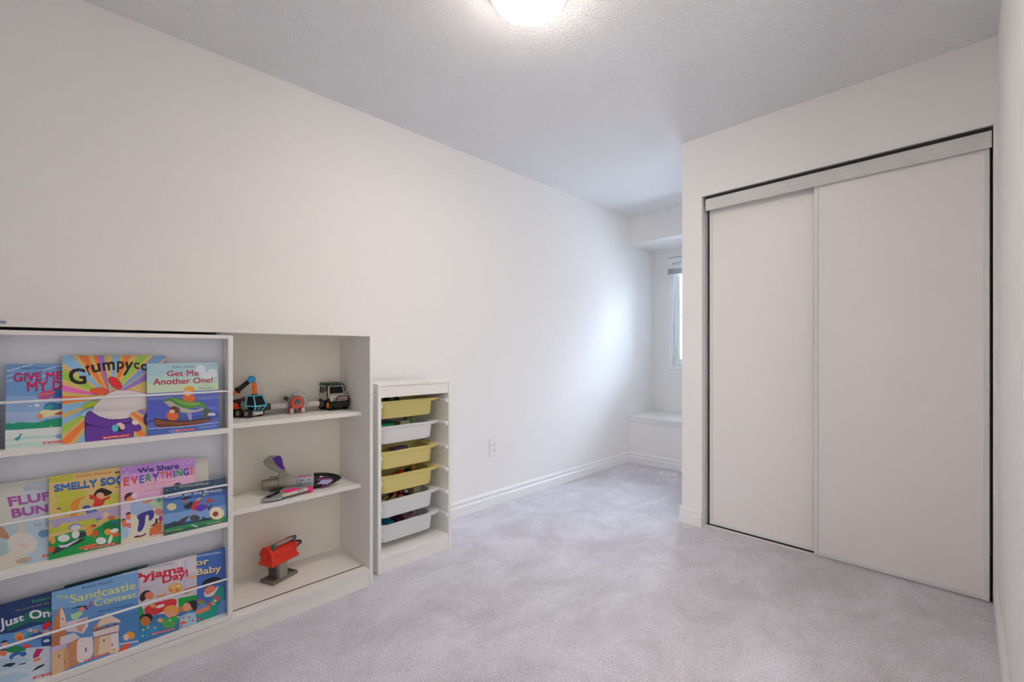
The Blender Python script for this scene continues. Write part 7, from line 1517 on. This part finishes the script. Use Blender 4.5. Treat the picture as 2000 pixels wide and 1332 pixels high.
quad_pane('windscreen', [(0.0288, -0.034, 0.073), (0.0288, 0.034, 0.073), (0.0213, 0.031, 0.103), (0.0213, -0.031, 0.103)], M_cg, sv, nrm=(1, 0, 0.25))
for a, b in ((-0.058, -0.040), (-0.034, -0.016), (-0.010, 0.014)):
    for sg in (-1, 1):
        quad_pane('side_window', [(a, sg * 0.0405, 0.074), (b, sg * 0.0405, 0.074), (b, sg * 0.0377, 0.102), (a, sg * 0.0377, 0.102)], M_cg, sv, nrm=(0, sg, 0.1))
rf = MB().rings([rrect(-0.066, 0.026, -0.042, 0.042, 0.010, 0.108), rrect(-0.068, 0.030, -0.043, 0.043, 0.012, 0.113), rrect(-0.064, 0.024, -0.040, 0.040, 0.014, 0.119), rrect(-0.050, 0.010, -0.030, 0.030, 0.014, 0.1215)]).build('roof', T('car_green', '0e3a20', 0.3), sv, smooth=True, world=False)
for yy in (-0.028, -0.010, 0.010, 0.028):
    MB().ball((0.0275, yy, 0.1145), 0.0034, n=10).build('roof_light', T('roof_light', 'b8ccb8', 0.2), rf, world=False)
w = MB().tube([(0.0745, -0.030, 0.030), (0.0775, -0.024, 0.058), (0.0775, -0.018, 0.064), (0.0775, 0.026, 0.064), (0.0775, 0.033, 0.058), (0.0745, 0.040, 0.030)], 0.0026, 8)
w.tube([(0.0745, -0.044, 0.034), (0.0755, -0.042, 0.046), (0.0765, -0.030, 0.0495), (0.0765, 0.043, 0.0495)], 0.0016, 8)
w.build('bull_bar', T('car_black', '121214'), sv, smooth=True, world=False)
MB().box(0.0602, 0.0612, -0.020, 0.030, 0.0515, 0.0585).build('grille', T('car_grille_pink', 'c8909c'), sv, world=False)
MB().box(0.0602, 0.0614, -0.034, -0.024, 0.050, 0.058).build('headlight', T('car_headlight', 'a4b850', 0.2), sv, bevel=0.001, world=False)
MB().box(0.0602, 0.0614, 0.034, 0.042, 0.050, 0.058).build('headlight', T('car_headlight', 'a4b850', 0.2), sv, bevel=0.001, world=False)
for sg in (-1, 1):
    MB().box(0.016, 0.024, sg * 0.050 - 0.003, sg * 0.050 + 0.003, 0.070, 0.084).box(0.018, 0.022, min(sg * 0.040, sg * 0.049), max(sg * 0.040, sg * 0.049), 0.074, 0.077).build('wing_mirror', T('car_white', 'd2cec2', 0.3), sv, bevel=0.0015, world=False)
    MB().tube([(0.044, sg * 0.0455, 0.034), (0.050, sg * 0.0455, 0.048), (0.036, sg * 0.0455, 0.0535), (0.022, sg * 0.0455, 0.048), (0.014, sg * 0.0455, 0.034)], 0.003, 8).build('wheel_arch', T('car_black', '121214'), sv, smooth=True, world=False)
MB().tube([(0.026, -0.0455, 0.056), (0.024, -0.0455, 0.080), (0.022, -0.043, 0.108)], 0.003, 8).build('snorkel', T('car_black', '121214'), sv, smooth=True, world=False)

# toy jet on the middle shelf -------------------------------------------
jt = thing('toy_jet', 'grey and black toy jet with raised fin and hot pink details, middle open shelf', 'toy jet', (0.230, 0.735, SH2), math.radians(-13))
jt.scale = (0.88, 1.0, 0.86)
# local +y = nose direction
gy = T('jet_grey', '8c8a80', 0.35); gy2 = T('jet_blue_grey', '9aa2ac', 0.35); bk = T('jet_black', '141214', 0.12); pk = T('jet_pink', 'f01c84', 0.35)
zc = 0.044
MB().lathe([(0.001, -0.150), (0.024, -0.150), (0.028, -0.146), (0.0315, -0.118), (0.030, -0.088), (0.026, -0.084), (0.001, -0.084)], (0, 0, zc), 'Y', 28).build('exhaust', T('jet_exhaust', '8a8478', 0.3, 0.5), jt, smooth=True, world=False)
MB().lathe([(0.001, -0.0835), (0.022, -0.0835), (0.024, -0.072), (0.033, -0.062), (0.037, -0.050), (0.037, -0.040), (0.034, -0.034), (0.034, -0.012), (0.001, -0.012)], (0, 0, zc), 'Y', 28).build('engine_body', gy, jt, smooth=True, world=False)
MB().lathe([(0.001, -0.0115), (0.035, -0.0115), (0.0375, -0.006), (0.0385, 0.056), (0.036, 0.060), (0.001, 0.060)], (0, 0, zc), 'Y', 28).build('fuselage', gy2, jt, smooth=True, world=False)
MB().lathe([(0.001, 0.0605), (0.0375, 0.0605), (0.0395, 0.064), (0.039, 0.090), (0.035, 0.120), (0.027, 0.150), (0.016, 0.172), (0.006, 0.183), (0.001, 0.185)], (0, 0, zc - 0.001), 'Y', 28).build('nose_cone', bk, jt, smooth=True, world=False)
w = MB()
for a0 in (95, 215, 320):
    a = math.radians(a0)
    c_, s_ = math.cos(a), math.sin(a)
    base = Vector((0.032 * c_, 0, zc + 0.032 * s_)); out_ = Vector((c_, 0, s_))
    tv = Vector((-s_, 0, c_)) * 0.012
    p = [base + Vector((0, -0.064, 0)) - out_ * 0.001, base + Vector((0, -0.118, 0)) + out_ * 0.006]
    w.rings([[p[0] - tv, p[0] + tv, p[0] + tv + out_ * 0.003, p[0] - tv + out_ * 0.003], [p[1] - tv * .6, p[1] + tv * .6, p[1] + tv * .6 + out_ * 0.003, p[1] - tv * .6 + out_ * 0.003]])
w.build('exhaust_flap', bk, jt, world=False)
# pink spine stripe and side markings on the body
MB().box(-0.003, 0.022, -0.008, 0.054, zc + 0.0315, zc + 0.0370).build('spine_cover', gy, jt, bevel=0.002, world=False)
MB().box(0.0225, 0.0262, -0.006, 0.052, zc + 0.0245, zc + 0.0305).build('pink_stripe', pk, jt, bevel=0.001, world=False)
MB().box(0.0355, 0.0395, -0.010, 0.012, zc - 0.012, zc + 0.006).build('side_hatch', T('jet_hatch', '6c7888'), jt, bevel=0.001, world=False)
w = MB().box(0.0378, 0.0392, 0.020, 0.046, zc - 0.003, zc - 0.0015).box(0.0360, 0.0382, 0.000, 0.016, zc + 0.014, zc + 0.017).box(0.0360, 0.0382, 0.036, 0.041, zc + 0.013, zc + 0.018)
w.build('body_marking', bk, jt, world=False)
MB().prism([(0.080, -0.006), (0.092, 0.006), (0.130, 0.006), (0.140, 0.000), (0.134, -0.008), (0.116, -0.020), (0.086, -0.014), (0.070, -0.012)], 0.0, 0.004, 'X').build('nose_panel', T('jet_lilac', 'a8a8d0', 0.35), jt, bevel=0.001, world=False)
np_ = bpy.data.objects['nose_panel']; np_.location = (0.0365, 0, zc)
MB().prism([(0.066, 0.010), (0.086, 0.016), (0.128, 0.014), (0.140, 0.004), (0.142, -0.004), (0.118, -0.024), (0.112, -0.022), (0.134, -0.004), (0.130, 0.010), (0.090, 0.010), (0.070, 0.004)], 0.0, 0.003, 'X').build('nose_trim', T('jet_magenta', '8c1c74', 0.35), jt, world=False)
bpy.data.objects['nose_trim'].location = (0.0352, 0, zc)
w = MB().cyl((0.036, 0.098, zc - 0.018), (0.037, 0.098, zc - 0.040), 0.0030, n=8).cyl((0.036, 0.106, zc - 0.020), (0.037, 0.102, zc - 0.034), 0.0030, n=8)
w.build('nose_leg', T('jet_magenta', '8c1c74', 0.35), jt, world=False)
# raised fin with hinge
MB().cyl((0.016, -0.066, zc + 0.052), (-0.016, -0.066, zc + 0.052), 0.016, n=20).box(-0.012, 0.016, -0.084, -0.040, zc + 0.018, zc + 0.048).build('fin_hinge', gy, jt, smooth=True, world=False)
fin = MB().prism([(-0.052, 0.038), (-0.034, 0.046), (-0.030, 0.062), (-0.052, 0.090), (-0.062, 0.108), (-0.070, 0.120), (-0.088, 0.124), (-0.100, 0.112), (-0.112, 0.096), (-0.104, 0.082), (-0.084, 0.060)], -0.005, 0.010, 'X').build('fin', gy, jt, bevel=0.003, world=False)
fin.location = (0, -0.024, zc + 0.013)
fin.scale = (1.2, 1.1, 1.12)
pp = MB().prism([(-0.034, 0.052), (-0.052, 0.064), (-0.068, 0.086), (-0.079, 0.112), (-0.062, 0.120), (-0.050, 0.118), (-0.044, 0.104), (-0.040, 0.080)], -0.004, 0.0118, 'X').build('fin_panel', T('jet_purple', '4c0c90', 0.35), jt, bevel=0.001, world=False)
pp.location = (0, -0.024, zc + 0.013)
pp.scale = (1.2, 1.1, 1.12)
# wing lying towards the shelf edge
wg = MB()
wpts = [(0.030, 0.020), (0.030, -0.070), (0.066, -0.130), (0.092, -0.176), (0.108, -0.166), (0.112, -0.108), (0.098, -0.080), (0.088, 0.000), (0.060, 0.030)]
wg.rings([[(x, y, 0.026 - (x - 0.03) * 0.24) for x, y in wpts], [(x, y, 0.032 - (x - 0.03) * 0.24) for x, y in wpts]])
wg.build('wing', gy, jt, bevel=0.001, world=False)
def on_wing(name, pts, m, t0=0.0322, t1=0.0345):
    return MB().rings([[(x, y, t0 - (x - 0.03) * 0.24) for x, y in pts], [(x, y, t1 - (x - 0.03) * 0.24) for x, y in pts]]).build(name, m, jt, world=False)
ell = [(0.066 + 0.016 * math.cos(a), -0.052 + 0.034 * math.sin(a)) for a in [2 * math.pi * i / 24 for i in range(24)]]
on_wing('pink_oval', ell, pk)
on_wing('wing_trim', [(0.052, -0.096), (0.068, -0.130), (0.092, -0.168), (0.100, -0.150), (0.084, -0.120), (0.070, -0.100)], bk)
on_wing('purple_spot', [(0.080 + 0.006 * math.cos(a), -0.136 + 0.010 * math.sin(a)) for a in [2 * math.pi * i / 16 for i in range(16)]], T('jet_violet', '7c2ca0', 0.35), 0.0347, 0.0358)
MB().cyl((0.112, -0.105, 0.0165), (0.084, 0.008, 0.0220), 0.0085, n=16).build('launcher', T('jet_offwhite', 'd0ccc0', 0.35), jt, smooth=True, world=False)
w = MB()
for k in range(4):
    t = 0.62 + 0.07 * k
    p = Vector((0.112, -0.105, 0.0165)).lerp(Vector((0.084, 0.008, 0.0220)), t)
    w.box(p.x - 0.001, p.x + 0.0088, p.y - 0.001, p.y + 0.001, p.z - 0.001, p.z + 0.0062)
w.build('launcher_mark', bk, jt, world=False)
MB().cyl((0.0838, 0.009, 0.0180), (0.0790, 0.030, 0.0190), 0.0150, n=24).build('pink_missile', pk, jt, bevel=0.003, smooth=True, world=False)
MB().rings([[(0.088, -0.180, 0.010), (0.108, -0.186, 0.004), (0.124, -0.110, 0.004), (0.112, -0.100, 0.012)], [(0.090, -0.176, 0.015), (0.109, -0.180, 0.010), (0.122, -0.112, 0.010), (0.113, -0.104, 0.016)]]).build('wing_pod', gy2, jt, bevel=0.002, world=False)
MB().box(-0.012, 0.014, 0.060, 0.090, 0.0, 0.012).build('belly_foot', bk, jt, bevel=0.002, world=False)
MB().box(0.098, 0.112, -0.150, -0.120, 0.0, 0.0055).build('wing_foot', gy, jt, world=False)
MB().box(-0.012, 0.012, -0.060, -0.040, 0.0, 0.012).build('tail_foot', gy, jt, bevel=0.002, world=False)

for c_ in jt.children:                    # the swept wing and what sits on it
    if c_.name.split('.')[0] in ('wing', 'pink_oval', 'wing_trim', 'purple_spot', 'launcher', 'launcher_mark', 'pink_missile', 'wing_pod', 'wing_foot') and abs(c_.rotation_euler.z) < 1e-6:
        c_.rotation_euler.z = math.radians(13)
jt.rotation_euler.x = math.radians(-2.0)

# red toy tool chest on grey stand --------------------------------------
tb = thing('toy_tool_chest', 'red toy tool chest with grey handle on a grey stand, lowest open shelf', 'toy', (0.208, 0.660, SH3), math.radians(23))
sg_ = T('stand_grey', '7c756c', 0.45); sl = T('stand_light', '9a9690', 0.4); rd = T('chest_red', 'e0301a', 0.35)
w = MB().box(-0.042, 0.042, -0.064, 0.064, 0.0, 0.005)
w.box(-0.042, -0.036, -0.064, 0.064, 0.005, 0.014).box(0.036, 0.042, -0.064, 0.064, 0.005, 0.014).box(-0.036, 0.036, -0.064, -0.058, 0.005, 0.014).box(-0.036, 0.036, 0.058, 0.064, 0.005, 0.014)
w.box(-0.004, 0.002, -0.058, 0.058, 0.005, 0.011)
w.build('stand_base', sg_, tb, bevel=0.0015, world=False)
MB().box(-0.018, 0.030, -0.022, 0.020, 0.005, 0.080).build('stand_post', sl, tb, bevel=0.003, world=False)
MB().box(-0.026, -0.018, -0.030, 0.020, 0.005, 0.080).box(-0.026, 0.010, -0.034, -0.022, 0.005, 0.080).build('post_bracket', T('stand_dark', '4c4a4a', 0.45), tb, bevel=0.002, world=False)
MB().cyl((-0.026, 0.044, 0.004), (-0.026, 0.044, 0.022), 0.007, n=16).build('knob', sg_, tb, smooth=True, world=False)
w = MB()
w.rings([rrect(-0.040, 0.040, -0.069, 0.069, 0.004, 0.079, 3), rrect(-0.043, 0.043, -0.072, 0.072, 0.004, 0.086, 3), rrect(-0.043, 0.043, -0.072, 0.072, 0.004, 0.091, 3), rrect(-0.037, 0.037, -0.067, 0.067, 0.004, 0.096, 3), rrect(-0.033, 0.033, -0.066, 0.066, 0.004, 0.118, 3)])
w.build('chest_body', rd, tb, bevel=0.001, world=False)
arch = [(-0.036, 0.117), (0.036, 0.117), (0.036, 0.128)]
for i in range(1, 12):
    a = math.pi * i / 12
    arch.append((0.032 * math.cos(a) - 0.0, 0.130 + 0.030 * math.sin(a)))
arch.append((-0.036, 0.128))
MB().prism(arch, -0.064, 0.064, 'Y').build('chest_lid', rd, tb, bevel=0.0015, smooth=True, world=False)
arch2 = [(x * 1.09, 0.117 + (z - 0.117) * 1.05) for x, z in arch]
MB().prism(arch2, -0.068, -0.056, 'Y').box(-0.008, 0.008, -0.0715, -0.066, 0.108, 0.132).build('lid_band', rd, tb, bevel=0.0015, world=False)
MB().prism(arch2, 0.056, 0.068, 'Y').build('lid_band', rd, tb, bevel=0.0015, world=False)
h0, h1 = Vector((0.030, -0.046, 0.166)), Vector((0.030, 0.046, 0.166))
MB().cyl(h0, h1, 0.0060, n=16).build('handle', T('handle_grey', '98a4a4', 0.25), tb, smooth=True, world=False)
for p, q in ((h0, -1), (h1, 1)):
    MB().cyl(p + Vector((0, q * -0.004, 0)), p + Vector((0, q * 0.014, 0)), 0.0098, n=18).box(p.x - 0.010, p.x + 0.004, p.y + min(0, q * 0.012), p.y + max(0, q * 0.012), 0.146, p.z).build('handle_end', T('handle_dark', '4c5c5c', 0.35), tb, bevel=0.001, world=False)
MB().tube([(-0.014, 0.066, 0.118), (-0.008, 0.104, 0.124), (0.008, 0.110, 0.124), (0.018, 0.102, 0.122), (0.022, 0.066, 0.114)], 0.0055, 10).build('side_hook', T('handle_dark2', '44504c', 0.4), tb, smooth=True, world=False)
